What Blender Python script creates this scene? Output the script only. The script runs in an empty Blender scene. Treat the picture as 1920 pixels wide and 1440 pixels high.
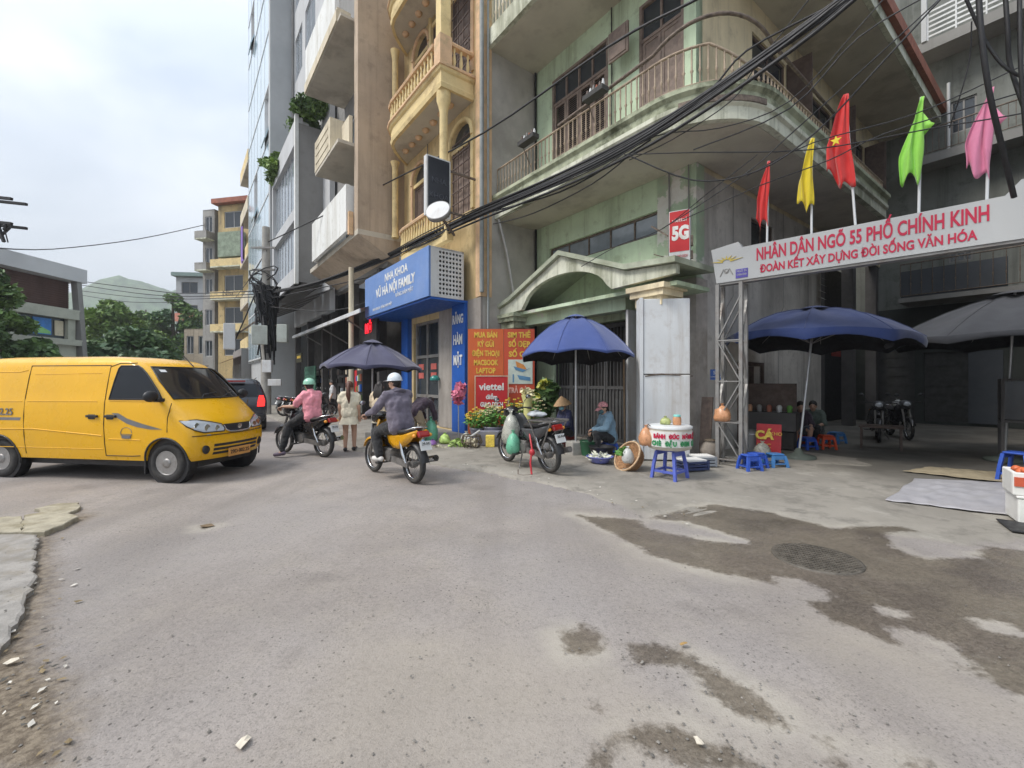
import bpy, math, random
import numpy as np
from mathutils import Vector, Matrix, Euler
R = math.radians
rnd = random.Random(11)
D = bpy.data
scene = bpy.context.scene
COL = scene.collection

# ---------------------------------------------------------------- camera
cam_d = D.cameras.new("camera")
cam = D.objects.new("camera", cam_d)
COL.objects.link(cam)
cam.location = (0, 0, 1.55)
cam.rotation_euler = (R(90), 0, 0)
cam_d.sensor_width = 36
cam_d.lens = 15.375
cam_d.shift_y = -5 / 1920
cam_d.clip_start = 0.05
cam_d.clip_end = 2000
scene.camera = cam

# ---------------------------------------------------------------- sky, sun, exposure
SUN_EL, SUN_AZ = R(50), R(-112)          # azimuth from +Y, towards +X
world = D.worlds.new("World")
scene.world = world
world.use_nodes = True
wn, wl = world.node_tree.nodes, world.node_tree.links
wn.clear()
w_out = wn.new("ShaderNodeOutputWorld")
w_bg = wn.new("ShaderNodeBackground")
w_sky = wn.new("ShaderNodeTexSky")
w_sky.sky_type = 'NISHITA'
w_sky.sun_disc = False
w_sky.sun_elevation = SUN_EL
w_sky.sun_rotation = SUN_AZ
w_sky.air_density = 1.5
w_sky.dust_density = 3.0
w_bg.inputs[1].default_value = 0.1
tc = wn.new("ShaderNodeTexCoord")
sep = wn.new("ShaderNodeSeparateXYZ")
wl.new(tc.outputs['Generated'], sep.inputs[0])
mp = wn.new("ShaderNodeMapping")
mp.inputs['Scale'].default_value = (1.0, 1.0, 2.2)
mp.inputs['Location'].default_value = (0.35, 0.1, 0.0)
wl.new(tc.outputs['Generated'], mp.inputs[0])
nz = wn.new("ShaderNodeTexNoise")
nz.inputs['Scale'].default_value = 1.9
nz.inputs['Detail'].default_value = 5
nz.inputs['Roughness'].default_value = 0.52
nz.inputs['Distortion'].default_value = 0.35
wl.new(mp.outputs[0], nz.inputs[0])
ramp = wn.new("ShaderNodeValToRGB")
ramp.color_ramp.elements[0].position = 0.36
ramp.color_ramp.elements[0].color = (3.9, 4.45, 5.25, 1)
ramp.color_ramp.elements[1].position = 0.66
ramp.color_ramp.elements[1].color = (6.2, 6.55, 7.05, 1)
wl.new(nz.outputs[0], ramp.inputs[0])
# an overcast sky is brighter overhead than at the horizon (1 + 2 sin(elevation)) / 3
m1 = wn.new("ShaderNodeMath"); m1.operation = 'MAXIMUM'; m1.inputs[1].default_value = 0.0
wl.new(sep.outputs[2], m1.inputs[0])
m2 = wn.new("ShaderNodeMath"); m2.operation = 'MULTIPLY_ADD'
m2.inputs[1].default_value = 0.95; m2.inputs[2].default_value = 0.48
wl.new(m1.outputs[0], m2.inputs[0])
vm = wn.new("ShaderNodeVectorMath"); vm.operation = 'SCALE'
wl.new(ramp.outputs[0], vm.inputs[0]); wl.new(m2.outputs[0], vm.inputs['Scale'])
mix = wn.new("ShaderNodeMix"); mix.data_type = 'RGBA'
mix.inputs[0].default_value = 0.92
wl.new(w_sky.outputs[0], mix.inputs[6]); wl.new(vm.outputs[0], mix.inputs[7])
wl.new(mix.outputs[2], w_bg.inputs[0])
wl.new(w_bg.outputs[0], w_out.inputs[0])

sun_d = D.lights.new("sun", 'SUN')
sun_d.energy = 1.5
sun_d.angle = R(18)
sun_d.color = (1.0, 0.95, 0.88)
sun = D.objects.new("sun", sun_d)
COL.objects.link(sun)
sun.location = (-20, -10, 40)
sdir = Vector((math.sin(SUN_AZ) * math.cos(SUN_EL), math.cos(SUN_AZ) * math.cos(SUN_EL), math.sin(SUN_EL)))
sun.rotation_euler = (-sdir).to_track_quat('-Z', 'Y').to_euler()

scene.view_settings.view_transform = 'Standard'
scene.view_settings.look = 'None'
scene.view_settings.exposure = 1.08
scene.view_settings.gamma = 1
scene.view_settings.use_curve_mapping = False

# ---------------------------------------------------------------- street frame: origin at the green house's corner
CX, CY = 3.83, 9.10
EX = (.6031, -.7977)      # along the facades, towards the alley
EY = (.7977, .6031)       # into the houses
TH = math.atan2(EX[1], EX[0])
def SW(x, y, z=0): return Vector((CX + x * EX[0] + y * EY[0], CY + x * EX[1] + y * EY[1], z))
def W2S(x, y): return ((x - CX) * EX[0] + (y - CY) * EX[1], (x - CX) * EY[0] + (y - CY) * EY[1])
def G(u, v):              # point of the ground seen at photograph pixel u, v
    t = 1.55 * 820 / (v - 715.)
    return Vector(((u - 960.) / 820 * t, t, 0))
def PD(u, v, t): return Vector(((u - 960.) / 820 * t, t, 1.55 - (v - 715.) / 820 * t))
def PB(u, v, b):          # point of the street-parallel vertical plane y = b
    k = (u - 960.) / 820
    t = (b + CX * EY[0] + CY * EY[1]) / (EY[0] * k + EY[1])
    return PD(u, v, t)

# ---------------------------------------------------------------- mesh helpers
class MB:
    def __init__(s): s.v, s.f, s.m, s.s = [], [], [], []
    def add(s, vs, fs, m=0, sm=False):
        o = len(s.v); s.v += [tuple(p) for p in vs]
        for f in fs:
            s.f.append([i + o for i in f]); s.m.append(m); s.s.append(sm)
        return s
    def box(s, x0, x1, y0, y1, z0, z1, m=0):
        return s.add([(x0, y0, z0), (x1, y0, z0), (x1, y1, z0), (x0, y1, z0), (x0, y0, z1), (x1, y0, z1), (x1, y1, z1), (x0, y1, z1)],
                     [(0, 3, 2, 1), (4, 5, 6, 7), (0, 1, 5, 4), (1, 2, 6, 5), (2, 3, 7, 6), (3, 0, 4, 7)], m)
    def obox(s, c, size, rot=(0, 0, 0), m=0):
        q = Euler(rot).to_matrix(); h = [a / 2 for a in size]; c = Vector(c)
        vs = [c + q @ Vector((sx * h[0], sy * h[1], sz * h[2])) for sz in (-1, 1) for sx, sy in ((-1, -1), (1, -1), (1, 1), (-1, 1))]
        return s.add(vs, [(0, 3, 2, 1), (4, 5, 6, 7), (0, 1, 5, 4), (1, 2, 6, 5), (2, 3, 7, 6), (3, 0, 4, 7)], m)
    def bar(s, a, b, w, h=None, m=0):
        a, b = Vector(a), Vector(b); h = h or w
        d = (b - a).normalized(); up = Vector((0, 0, 1)) if abs(d.z) < .95 else Vector((0, 1, 0))
        x = d.cross(up).normalized(); y = x.cross(d)
        vs = [p + x * sx * w / 2 + y * sy * h / 2 for p in (a, b) for sx, sy in ((-1, -1), (1, -1), (1, 1), (-1, 1))]
        return s.add(vs, [(0, 3, 2, 1), (4, 5, 6, 7), (0, 1, 5, 4), (1, 2, 6, 5), (2, 3, 7, 6), (3, 0, 4, 7)][:], m)
    def tube(s, pts, r, n=8, m=0, closed=False, sm=True, flat=1.0):
        pts = [Vector(p) for p in pts]; N = len(pts); rings = []
        rr = r if isinstance(r, (list, tuple)) else [r] * N
        prev = None
        for i, p in enumerate(pts):
            if closed: t = pts[(i + 1) % N] - pts[i - 1]
            else: t = pts[min(i + 1, N - 1)] - pts[max(i - 1, 0)]
            if t.length < 1e-9: t = Vector((0, 0, 1))
            t.normalize()
            if prev is None:
                a = Vector((0, 0, 1)) if abs(t.z) < .9 else Vector((1, 0, 0))
                x = t.cross(a).normalized()
            else:
                x = (prev - t * prev.dot(t))
                x = x.normalized() if x.length > 1e-6 else t.orthogonal().normalized()
            prev = x; y = t.cross(x)
            rings.append([p + x * math.cos(2 * math.pi * k / n) * rr[i] + y * math.sin(2 * math.pi * k / n) * rr[i] * flat for k in range(n)])
        return s.loft(rings, m, ring_closed=True, path_closed=closed, sm=sm, caps=not closed)
    def loft(s, rings, m=0, ring_closed=True, path_closed=False, sm=True, caps=True):
        n = len(rings[0]); N = len(rings); vs = [p for r in rings for p in r]; fs = []
        for i in range(N if path_closed else N - 1):
            a, b = i * n, ((i + 1) % N) * n
            for k in range(n if ring_closed else n - 1):
                k2 = (k + 1) % n
                fs.append((a + k, a + k2, b + k2, b + k))
        s.add(vs, fs, m, sm)
        if caps and not path_closed and ring_closed:
            s.add(rings[0], [tuple(range(n))[::-1]], m, False); s.add(rings[-1], [tuple(range(n))], m, False)
        return s
    def lathe(s, prof, n=20, m=0, c=(0, 0, 0), axis='z', sm=True, closed=False):
        rings = []
        for r, h in prof:
            ring = []
            for k in range(n):
                a = 2 * math.pi * k / n; x, y = r * math.cos(a), r * math.sin(a)
                p = {'z': (x, y, h), 'y': (x, h, -y), 'x': (h, x, y)}[axis]
                ring.append((c[0] + p[0], c[1] + p[1], c[2] + p[2]))
            rings.append(ring)
        return s.loft(rings, m, sm=sm, path_closed=closed, caps=not closed)
    def prism(s, poly, h0, h1, axis='z', m=0, sm=False):
        f = {'z': lambda a, b, h: (a, b, h), 'y': lambda a, b, h: (a, h, b), 'x': lambda a, b, h: (h, a, b)}[axis]
        n = len(poly); vs = [f(a, b, h0) for a, b in poly] + [f(a, b, h1) for a, b in poly]
        s.add(vs, [tuple(range(n))[::-1], tuple(range(n, 2 * n))], m)
        return s.add(vs, [(i, (i + 1) % n, n + (i + 1) % n, n + i) for i in range(n)], m, sm)
    def ell(s, c, r, n=12, k=8, m=0, rot=None, z0=-1.0, z1=1.0):
        q = Euler(rot).to_matrix() if rot else None; rings = []
        a0, a1 = math.asin(z0), math.asin(z1)
        for i in range(k + 1):
            a = a0 + (a1 - a0) * i / k; ring = []
            for j in range(n):
                b = 2 * math.pi * j / n
                p = Vector((r[0] * max(math.cos(a), .001) * math.cos(b), r[1] * max(math.cos(a), .001) * math.sin(b), r[2] * math.sin(a)))
                if q: p = q @ p
                ring.append(p + Vector(c))
            rings.append(ring)
        return s.loft(rings, m)
    def cap(s, a, b, ra, rb, n=10, m=0):    # tapered capsule
        a, b = Vector(a), Vector(b); d = (b - a)
        if d.length < 1e-6: return s.ell(a, (ra, ra, ra), n, 6, m)
        d.normalize(); pts, rs = [], []
        for t in (-1, -.8, -.5): pts.append(a + d * ra * t); rs.append(max(ra * math.sqrt(1 - t * t), ra * .08))
        pts.append(a); rs.append(ra); pts.append(b); rs.append(rb)
        for t in (.5, .8, 1): pts.append(b + d * rb * t); rs.append(max(rb * math.sqrt(1 - t * t), rb * .08))
        return s.tube(pts, rs, n, m)
    def mesh(s, name, mats, off=None):
        me = D.meshes.new(name)
        v = s.v if off is None else [(p[0] - off[0], p[1] - off[1], p[2] - off[2]) for p in s.v]
        me.from_pydata([tuple(p) for p in v], [], s.f)
        for x in (mats if isinstance(mats, (list, tuple)) else [mats]): me.materials.append(x)
        me.polygons.foreach_set('material_index', s.m)
        me.polygons.foreach_set('use_smooth', s.s)
        me.update()
        return me
    def build(s, name, mats, parent=None, off=None, loc=None, rot=None, bevel=0, seg=2):
        if off is None and parent is not None: off = ORG.get(parent.name)
        o = D.objects.new(name, s.mesh(name, mats, off))
        COL.objects.link(o); o.parent = parent
        if loc is not None: o.location = loc
        if rot is not None: o.rotation_euler = rot
        if bevel:
            b = o.modifiers.new('bevel', 'BEVEL'); b.width = bevel; b.segments = seg; b.limit_method = 'ANGLE'; b.angle_limit = R(40)
        return o
ORG = {}
def tag(o, label=None, cat=None, group=None, kind=None):
    if label: o['label'] = label
    if cat: o['category'] = cat
    if group: o['group'] = group
    if kind: o['kind'] = kind
    return o
def thing(name, label, cat, loc=(0, 0, 0), rz=0, group=None):
    o = D.objects.new(name, None); COL.objects.link(o); o.empty_display_size = .2
    o.location = loc; o.rotation_euler = (0, 0, rz)
    return tag(o, label, cat, group)
def sthing(name, label, cat, x, y, z=0, group=None):   # a thing in the street frame; its parts are given in street coordinates
    o = thing(name, label, cat, SW(x, y, z), TH, group); ORG[o.name] = (x, y, z); return o
def link_copy(src, parent, loc=None, rot=None):
    o = src.copy(); COL.objects.link(o); o.parent = parent
    if loc is not None: o.location = loc
    if rot is not None: o.rotation_euler = rot
    return o
def dup(root, loc, rz, label=None, group=None):
    r = root.copy(); COL.objects.link(r); r.location = loc; r.rotation_euler = (0, 0, rz)
    if label: r['label'] = label
    if group: r['group'] = group
    for ch in list(root.children):
        c = ch.copy(); COL.objects.link(c); c.parent = r
        for g in list(ch.children):
            d = g.copy(); COL.objects.link(d); d.parent = c
    return r
def smooth_all(mb): mb.s = [True] * len(mb.s); return mb
def lettering(text, size, parent, m, loc, rot, sx=1.0, bold=0.0, align='CENTER', ext=.003, name='lettering', shear=0, spacing=1.0):
    cu = D.curves.new(name, 'FONT'); cu.body = text; cu.size = size; cu.align_x = align; cu.align_y = 'CENTER'
    cu.extrude = ext; cu.offset = bold; cu.resolution_u = 3; cu.shear = shear; cu.space_character = spacing; cu.space_line = .8
    cu.materials.append(m)
    t = D.objects.new('tmp', cu); COL.objects.link(t)
    me = D.meshes.new_from_object(t.evaluated_get(bpy.context.evaluated_depsgraph_get()))
    D.objects.remove(t); D.curves.remove(cu); me.name = name
    o = D.objects.new(name, me); COL.objects.link(o); o.parent = parent
    o.location = loc; o.rotation_euler = rot; o.scale = (sx, 1, 1)
    return o
def fit(o, w):
    xs = [v.co.x for v in o.data.vertices]; o.scale = (w / max(max(xs) - min(xs), 1e-4), 1, 1)
    return o

# ---------------------------------------------------------------- materials
MATS = {}
def srgb(r, g, b):
    return tuple(((c / 255 + .055) / 1.055) ** 2.4 if c > 10 else c / 255 / 12.92 for c in (r, g, b))
def mat(name, col, rough=.7, metal=0, var=.12, sc=5, dirt=0, dc=(.06, .05, .04), ds=1.3, streak=False, bump=0, bs=40, spec=.5,
        coat=0, peel=None, peel_at=.6, peel_sc=.9, emit=0, alpha=1, trans=0, sheen=0):
    if name in MATS: return MATS[name]
    m = D.materials.new(name); m.use_nodes = True; MATS[name] = m
    nt = m.node_tree; N, L = nt.nodes, nt.links
    bs_ = N['Principled BSDF']
    bs_.inputs['Roughness'].default_value = rough; bs_.inputs['Metallic'].default_value = metal
    bs_.inputs['Specular IOR Level'].default_value = spec
    bs_.inputs['Coat Weight'].default_value = coat; bs_.inputs['Coat Roughness'].default_value = .08
    if trans: bs_.inputs['Transmission Weight'].default_value = trans
    if alpha < 1: bs_.inputs['Alpha'].default_value = alpha
    if sheen: bs_.inputs['Sheen Weight'].default_value = sheen
    tc = N.new('ShaderNodeTexCoord')
    def noise(scale, detail=5, vec=None, rough=.6):
        n = N.new('ShaderNodeTexNoise'); n.inputs['Scale'].default_value = scale; n.inputs['Detail'].default_value = detail
        n.inputs['Roughness'].default_value = rough
        L.new(vec or tc.outputs['Object'], n.inputs['Vector']); return n.outputs[0]
    def rng(x, a, b, c, d):
        r = N.new('ShaderNodeMapRange'); r.interpolation_type = 'SMOOTHSTEP'
        for i, q in enumerate((a, b, c, d)): r.inputs[i + 1].default_value = q
        L.new(x, r.inputs[0]); return r.outputs[0]
    def mixc(f, a, b):
        x = N.new('ShaderNodeMix'); x.data_type = 'RGBA'
        for s_, q in ((0, f), (6, a), (7, b)):
            if isinstance(q, (tuple, float, int)): x.inputs[s_].default_value = q if not isinstance(q, tuple) else (*q[:3], 1)
            else: L.new(q, x.inputs[s_])
        return x.outputs[2]
    c1 = tuple(max(0, c * (1 - var)) for c in col); c2 = tuple(min(1, c * (1 + var)) for c in col)
    c = mixc(rng(noise(sc), .3, .7, 0, 1), c1, c2)
    if peel:
        c = mixc(rng(noise(peel_sc, 7), peel_at, peel_at + .03, 0, 1), c, peel)
    if dirt:
        vec = None
        if streak:
            mp = N.new('ShaderNodeMapping'); mp.inputs['Scale'].default_value = (1, 1, .13)
            L.new(tc.outputs['Object'], mp.inputs[0]); vec = mp.outputs[0]
        f1 = rng(noise(ds, 8, vec, .68), .47, .66, 0, dirt)
        c = mixc(f1, c, dc)
        if streak:
            mp3 = N.new('ShaderNodeMapping'); mp3.inputs['Scale'].default_value = (5, 5, .16); L.new(tc.outputs['Object'], mp3.inputs[0])
            c = mixc(rng(noise(ds * 1.1, 6, mp3.outputs[0], .7), .52, .70, 0, dirt * .75), c, dc)
            f2 = rng(noise(ds * 3.1, 7, None, .72), .52, .68, 0, dirt * .75); c = mixc(f2, c, dc)
    L.new(c, bs_.inputs['Base Color'])
    if rough > .25 and var > 0:
        rr = rng(noise(sc * 2.3), .3, .7, max(.02, rough - .1), min(1, rough + .1)); L.new(rr, bs_.inputs['Roughness'])
    if bump:
        b = N.new('ShaderNodeBump'); b.inputs['Strength'].default_value = bump; b.inputs['Distance'].default_value = .02
        L.new(noise(bs, 6), b.inputs['Height']); L.new(b.outputs[0], bs_.inputs['Normal'])
    if emit:
        bs_.inputs['Emission Color'].default_value = (*col, 1); bs_.inputs['Emission Strength'].default_value = emit
    return m
# ---------------------------------------------------------------- ground
def seg_sd(P, poly):          # signed distance to polygon, negative inside; P (N,2)
    n = len(poly); d = np.full(len(P), 1e9); ins = np.zeros(len(P), bool)
    for i in range(n):
        a, b = poly[i], poly[(i + 1) % n]
        ab = b - a; t = np.clip(((P - a) @ ab) / max(ab @ ab, 1e-12), 0, 1)
        q = P - (a + t[:, None] * ab); d = np.minimum(d, np.sqrt((q ** 2).sum(1)))
        c = ((a[1] > P[:, 1]) != (b[1] > P[:, 1])) & (P[:, 0] < (b[0] - a[0]) * (P[:, 1] - a[1]) / (b[1] - a[1] + 1e-12) + a[0])
        ins ^= c
    return np.where(ins, -d, d)
def gp(pix): return np.array([G(u, v)[:2] for u, v in pix])
WET = [gp(p) for p in [
    [(1075, 963), (1200, 974), (1300, 948), (1340, 944), (1430, 958), (1510, 972), (1610, 985), (1690, 985), (1760, 1010), (1920, 1030), (2300, 1080), (2400, 1500), (1990, 1330), (1870, 1292), (1830, 1265), (1780, 1240),
     (1700, 1205), (1710, 1220), (1630, 1190), (1560, 1165), (1520, 1140), (1500, 1112), (1420, 1085), (1330, 1070), (1220, 1040), (1150, 1000)],
    [(1050, 1182), (1068, 1175), (1095, 1166), (1128, 1178), (1142, 1215), (1112, 1230), (1060, 1225), (1048, 1205)],
    [(1168, 1205), (1230, 1200), (1300, 1225), (1360, 1260), (1430, 1298), (1470, 1335), (1490, 1370), (1440, 1357), (1370, 1327), (1320, 1292), (1290, 1252), (1235, 1243), (1190, 1255)],
    [(1105, 1450), (1110, 1400), (1140, 1370), (1200, 1352), (1270, 1355), (1330, 1390), (1400, 1415), (1480, 1450), (1290, 1450), (1240, 1412), (1190, 1395), (1150, 1412), (1140, 1450)],
    [(1535, 1380), (1565, 1392), (1610, 1450), (1565, 1450)], [(1690, 1420), (1740, 1425), (1755, 1455), (1690, 1450)],
    [(1110, 1310), (1122, 1318), (1130, 1330), (1112, 1322)], [(372, 985), (395, 981), (402, 987), (378, 993)]]]
DRY = [gp(p) for p in [
    [(1195, 970), (1290, 977), (1395, 1010), (1402, 1020), (1330, 1012), (1220, 990)], [(1665, 998), (1760, 995), (1845, 1022), (1825, 1042), (1740, 1048), (1675, 1026)],
    [(1453, 1080), (1500, 1085), (1562, 1113), (1545, 1124), (1500, 1121), (1462, 1102)], [(1662, 1174), (1720, 1180), (1790, 1215), (1828, 1250), (1800, 1246), (1720, 1227), (1680, 1203)],
    [(1820, 1158), (1880, 1168), (1920, 1186), (1925, 1197), (1840, 1176)], [(1440, 925), (1560, 930), (1645, 985), (1560, 990), (1450, 962)], [(1650, 1138), (1700, 1148), (1690, 1156), (1655, 1148)]]]
DIRT = [gp(p) for p in [[(-60, 985), (72, 1002), (92, 1080), (60, 1180), (60, 1230), (110, 1290), (130, 1360), (95, 1450), (-200, 1450)], [(30, 985), (150, 955), (170, 965), (90, 1003), (80, 1090), (60, 1085)]]]
TAN = [gp(p) for p in [[(640, 1180), (960, 1200), (1130, 1290), (1080, 1450), (560, 1450), (600, 1300)], [(1520, 1120), (1900, 1310), (2100, 1420), (1800, 1330), (1560, 1200)], [(1080, 955), (1500, 1075), (1480, 1105), (1200, 1060)],
                           [(1090, 1260), (1500, 1440), (1100, 1450)]]]
def axis(lo, a, b, hi, fine, grow):
    xs = list(np.arange(a, b + 1e-6, fine)); st = fine
    while xs[-1] < hi: st *= grow; xs.append(xs[-1] + st)
    st = fine
    while xs[0] > lo: st *= grow; xs.insert(0, xs[0] - st)
    return np.array(xs)
gx = axis(-260, -3.4, 7.4, 260, .045, 1.18); gy = axis(-120, 1.6, 8.2, 700, .045, 1.18)
SWn = lambda l: np.array([tuple(SW(a, b))[:2] for a, b in l])
PAVEP = [np.concatenate([gp([(1180, 957), (1240, 970), (1300, 988), (1360, 998), (1420, 1000), (1500, 985), (1600, 992), (1700, 1005), (1800, 1020), (1920, 1010), (2100, 1010)]), SWn([(9, -1), (9, 15), (-3, 15), (-3, -1)])])]
ALLEY_SHADE = [SWn([(.2, 1.5), (2.0, .8), (3.6, .0), (7, -.6), (9, -1), (9, 15), (-3, 15), (-3, 3)])]  # zone where the alley's shade is put into the ground colour
XX, YY = np.meshgrid(gx, gy); PP = np.stack([XX.ravel(), YY.ravel()], 1)
def field(polys):
    d = np.full(len(PP), 9.)
    near = (PP[:, 0] > -14) & (PP[:, 0] < 30) & (PP[:, 1] > -4) & (PP[:, 1] < 26)
    for p in polys: d[near] = np.minimum(d[near], seg_sd(PP[near], p))
    return d
wet = field(WET); dry = field(DRY); wetf = np.clip(np.maximum(wet, -dry), -1, 1)
pavef = np.clip(field(PAVEP), -1, 1); alley_shade_f = np.clip(field(ALLEY_SHADE), -1, 1)
dirtf = np.clip(field(DIRT), -1, 1); tanf = np.clip(field(TAN), -1, 1)
me = D.meshes.new("road"); nx, ny = len(gx), len(gy)
hz = .006 * np.sin(XX * 1.7 + 1) * np.cos(YY * 1.3) + .004 * np.sin(XX * 4.1 + YY * 2.7)
hz = np.where(YY > 14, 0, hz) - .008
co = np.stack([XX.ravel(), YY.ravel(), hz.ravel()], 1)
idx = np.arange(nx * ny).reshape(ny, nx)
fc = np.stack([idx[:-1, :-1], idx[:-1, 1:], idx[1:, 1:], idx[1:, :-1]], -1).reshape(-1, 4)
me.from_pydata(co.tolist(), [], fc.tolist())
for nm, arr in (("wet", wetf), ("dirt", dirtf), ("tan", tanf), ("pave", pavef), ("alley", alley_shade_f)):
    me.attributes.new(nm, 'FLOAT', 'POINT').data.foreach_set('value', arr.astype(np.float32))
me.polygons.foreach_set('use_smooth', [True] * len(me.polygons))

def ground_mat(name, base, base2, tan, fields, pave=None, alley=None, speck=.5, seed=0, rough=.85):
    m = D.materials.new(name); m.use_nodes = True; nt = m.node_tree; N, L = nt.nodes, nt.links
    P = N['Principled BSDF']; P.inputs['Specular IOR Level'].default_value = .35
    tc = N.new('ShaderNodeTexCoord'); mp = N.new('ShaderNodeMapping'); mp.inputs['Location'].default_value = (seed, seed * 2, 0)
    L.new(tc.outputs['Object'], mp.inputs[0])
    def noise(s, d=6, r=.6):
        n = N.new('ShaderNodeTexNoise'); n.inputs['Scale'].default_value = s; n.inputs['Detail'].default_value = d; n.inputs['Roughness'].default_value = r
        L.new(mp.outputs[0], n.inputs[0]); return n.outputs[0]
    def rng(x, a, b, c=0., d=1.):
        r = N.new('ShaderNodeMapRange'); r.interpolation_type = 'SMOOTHSTEP'
        for i, q in enumerate((a, b, c, d)): r.inputs[i + 1].default_value = q
        L.new(x, r.inputs[0]); return r.outputs[0]
    def mixc(f, a, b, mode='MIX'):
        x = N.new('ShaderNodeMix'); x.data_type = 'RGBA'; x.blend_type = mode
        for s_, q in ((0, f), (6, a), (7, b)):
            if isinstance(q, tuple): x.inputs[s_].default_value = (*q[:3], 1)
            elif isinstance(q, (int, float)): x.inputs[s_].default_value = q
            else: L.new(q, x.inputs[s_])
        return x.outputs[2]
    def math_(op, a, b):
        x = N.new('ShaderNodeMath'); x.operation = op
        for i, q in enumerate((a, b)):
            if isinstance(q, (int, float)): x.inputs[i].default_value = q
            else: L.new(q, x.inputs[i])
        return x.outputs[0]
    c = mixc(rng(noise(.5, 4), .38, .62), base, base2)
    c = mixc(rng(noise(2.2, 7, .7), .45, .7, 0, .35), c, tan)
    fine = noise(95, 3, .75)
    mid_ = noise(34, 4, .7)
    c = mixc(rng(mid_, .34, .52, speck * .45, 0), c, tuple(q * .5 for q in base)); c = mixc(rng(mid_, .55, .72, 0, speck * .4), c, tuple(min(1, q * 1.45) for q in base))
    c = mixc(rng(noise(.23, 3), .4, .62, 0, .45), c, (.25, .238, .24))
    mpt = N.new('ShaderNodeMapping'); mpt.inputs['Rotation'].default_value = (0, 0, R(38)); mpt.inputs['Scale'].default_value = (1.5, .12, 1); L.new(tc.outputs['Object'], mpt.inputs[0])
    nt_ = N.new('ShaderNodeTexNoise'); nt_.inputs['Scale'].default_value = .9; nt_.inputs['Detail'].default_value = 5; L.new(mpt.outputs[0], nt_.inputs[0])
    c = mixc(rng(nt_.outputs[0], .48, .66, 0, .34), c, tuple(q * .62 for q in base)); c = mixc(rng(noise(1.05, 7, .72), .54, .67, 0, .38), c, tuple(q * .60 for q in base))
    c = mixc(rng(fine, .30, .46, speck * .85, 0), c, tuple(q * .33 for q in base))
    c = mixc(rng(fine, .56, .72, 0, speck * .6), c, tuple(min(1, q * 1.55) for q in base))
    vo = N.new('ShaderNodeTexVoronoi'); vo.inputs['Scale'].default_value = 19; L.new(mp.outputs[0], vo.inputs[0])
    sp = rng(vo.outputs['Distance'], .09, .17, .9, 0)
    sp = math_('MULTIPLY', sp, rng(noise(3.1, 3), .42, .58))
    c = mixc(sp, c, tuple(q * .3 for q in base))
    # hairline cracks and sealed joints
    vc = N.new('ShaderNodeTexVoronoi'); vc.feature = 'DISTANCE_TO_EDGE'; vc.inputs['Scale'].default_value = .42
    mp2 = N.new('ShaderNodeVectorMath'); mp2.operation = 'ADD'; nn = N.new('ShaderNodeTexNoise'); nn.inputs['Scale'].default_value = 1.6; nn.inputs['Detail'].default_value = 5
    L.new(mp.outputs[0], nn.inputs[0]); L.new(mp.outputs[0], mp2.inputs[0]); L.new(nn.outputs['Color'], mp2.inputs[1]); L.new(mp2.outputs[0], vc.inputs[0])
    cr = math_('MULTIPLY', rng(vc.outputs['Distance'], .0015, .004, .25, 0), rng(noise(.7, 2), .54, .66))
    c = mixc(cr, c, tuple(q * .35 for q in base))
    ro = rough
    h = math_('ADD', math_('MULTIPLY', fine, .6), math_('MULTIPLY', noise(22, 4), .7))
    bstr = .6
    if fields:
        def at(n):
            a = N.new('ShaderNodeAttribute'); a.attribute_name = n; return a.outputs['Fac']
        n1 = math_('MULTIPLY', math_('SUBTRACT', noise(4.5, 9, .68), .5), .22)
        n1 = math_('ADD', n1, math_('MULTIPLY', math_('SUBTRACT', noise(17, 6, .7), .5), .16))
        n2 = math_('MULTIPLY', math_('SUBTRACT', noise(1.4, 5, .6), .5), .9)
        fp = rng(math_('ADD', at('pave'), n1), -.10, .10, 1, 0)
        pc_ = mixc(rng(noise(.9, 5), .35, .65), pave, tuple(q * 1.22 for q in pave)); pc_ = mixc(rng(noise(2.6, 7, .7), .46, .66, 0, .7), pc_, tuple(q * .55 for q in pave))
        pc_ = mixc(rng(fine, .30, .46, .3, 0), pc_, tuple(q * .5 for q in pave)); pc_ = mixc(rng(noise(1.3, 7, .7), .54, .66, 0, .55), pc_, (.47, .44, .385))
        pc_ = mixc(cr, pc_, tuple(q * .35 for q in pave))
        fa = rng(math_('ADD', at('alley'), n2), -.5, .4, 1, 0); pc_ = mixc(fa, pc_, mixc(rng(noise(1.1, 5), .38, .62), alley, tuple(q * 1.4 for q in alley)))  # darker floor tone stands in for shade under umbrella and canyon
        c = mixc(fp, c, pc_)
        t = math_('ADD', at('tan'), n2); c = mixc(rng(t, -.25, .35, .6, 0), c, mixc(.35, tan, c))
        d = math_('ADD', at('dirt'), n1)
        mud = mixc(rng(noise(14, 7, .75), .38, .62), (.085, .062, .04), (.235, .19, .135))
        c = mixc(rng(d, -.10, .16, .92, 0), c, mud)
        w = math_('ADD', at('wet'), n1)
        f = rng(w, -.055, .03, .92, 0)
        rim = math_('MULTIPLY', rng(w, .0, .2, .6, 0), rng(noise(1.1, 3), .42, .6))
        c = mixc(rim, c, (.43, .395, .335))
        dk = mixc(1.0, c, mixc(rng(noise(1.8, 5), .35, .65), (.50, .465, .42), (.38, .35, .31)), 'MULTIPLY')
        dk = mixc(.22, dk, mixc(rng(fine, .4, .6), (.085, .072, .058), (.19, .165, .135)))
        dk = mixc(1.0, dk, mixc(rng(mid_, .32, .68), (.78, .77, .75), (1.16, 1.15, 1.13)), 'MULTIPLY')
        dk = mixc(rng(noise(3.5, 6, .7), .56, .68, 0, .3), dk, (.24, .215, .18))
        dk = mixc(rng(fine, .66, .76, 0, .6), dk, (.36, .33, .28))
        c = mixc(f, c, dk)
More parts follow.
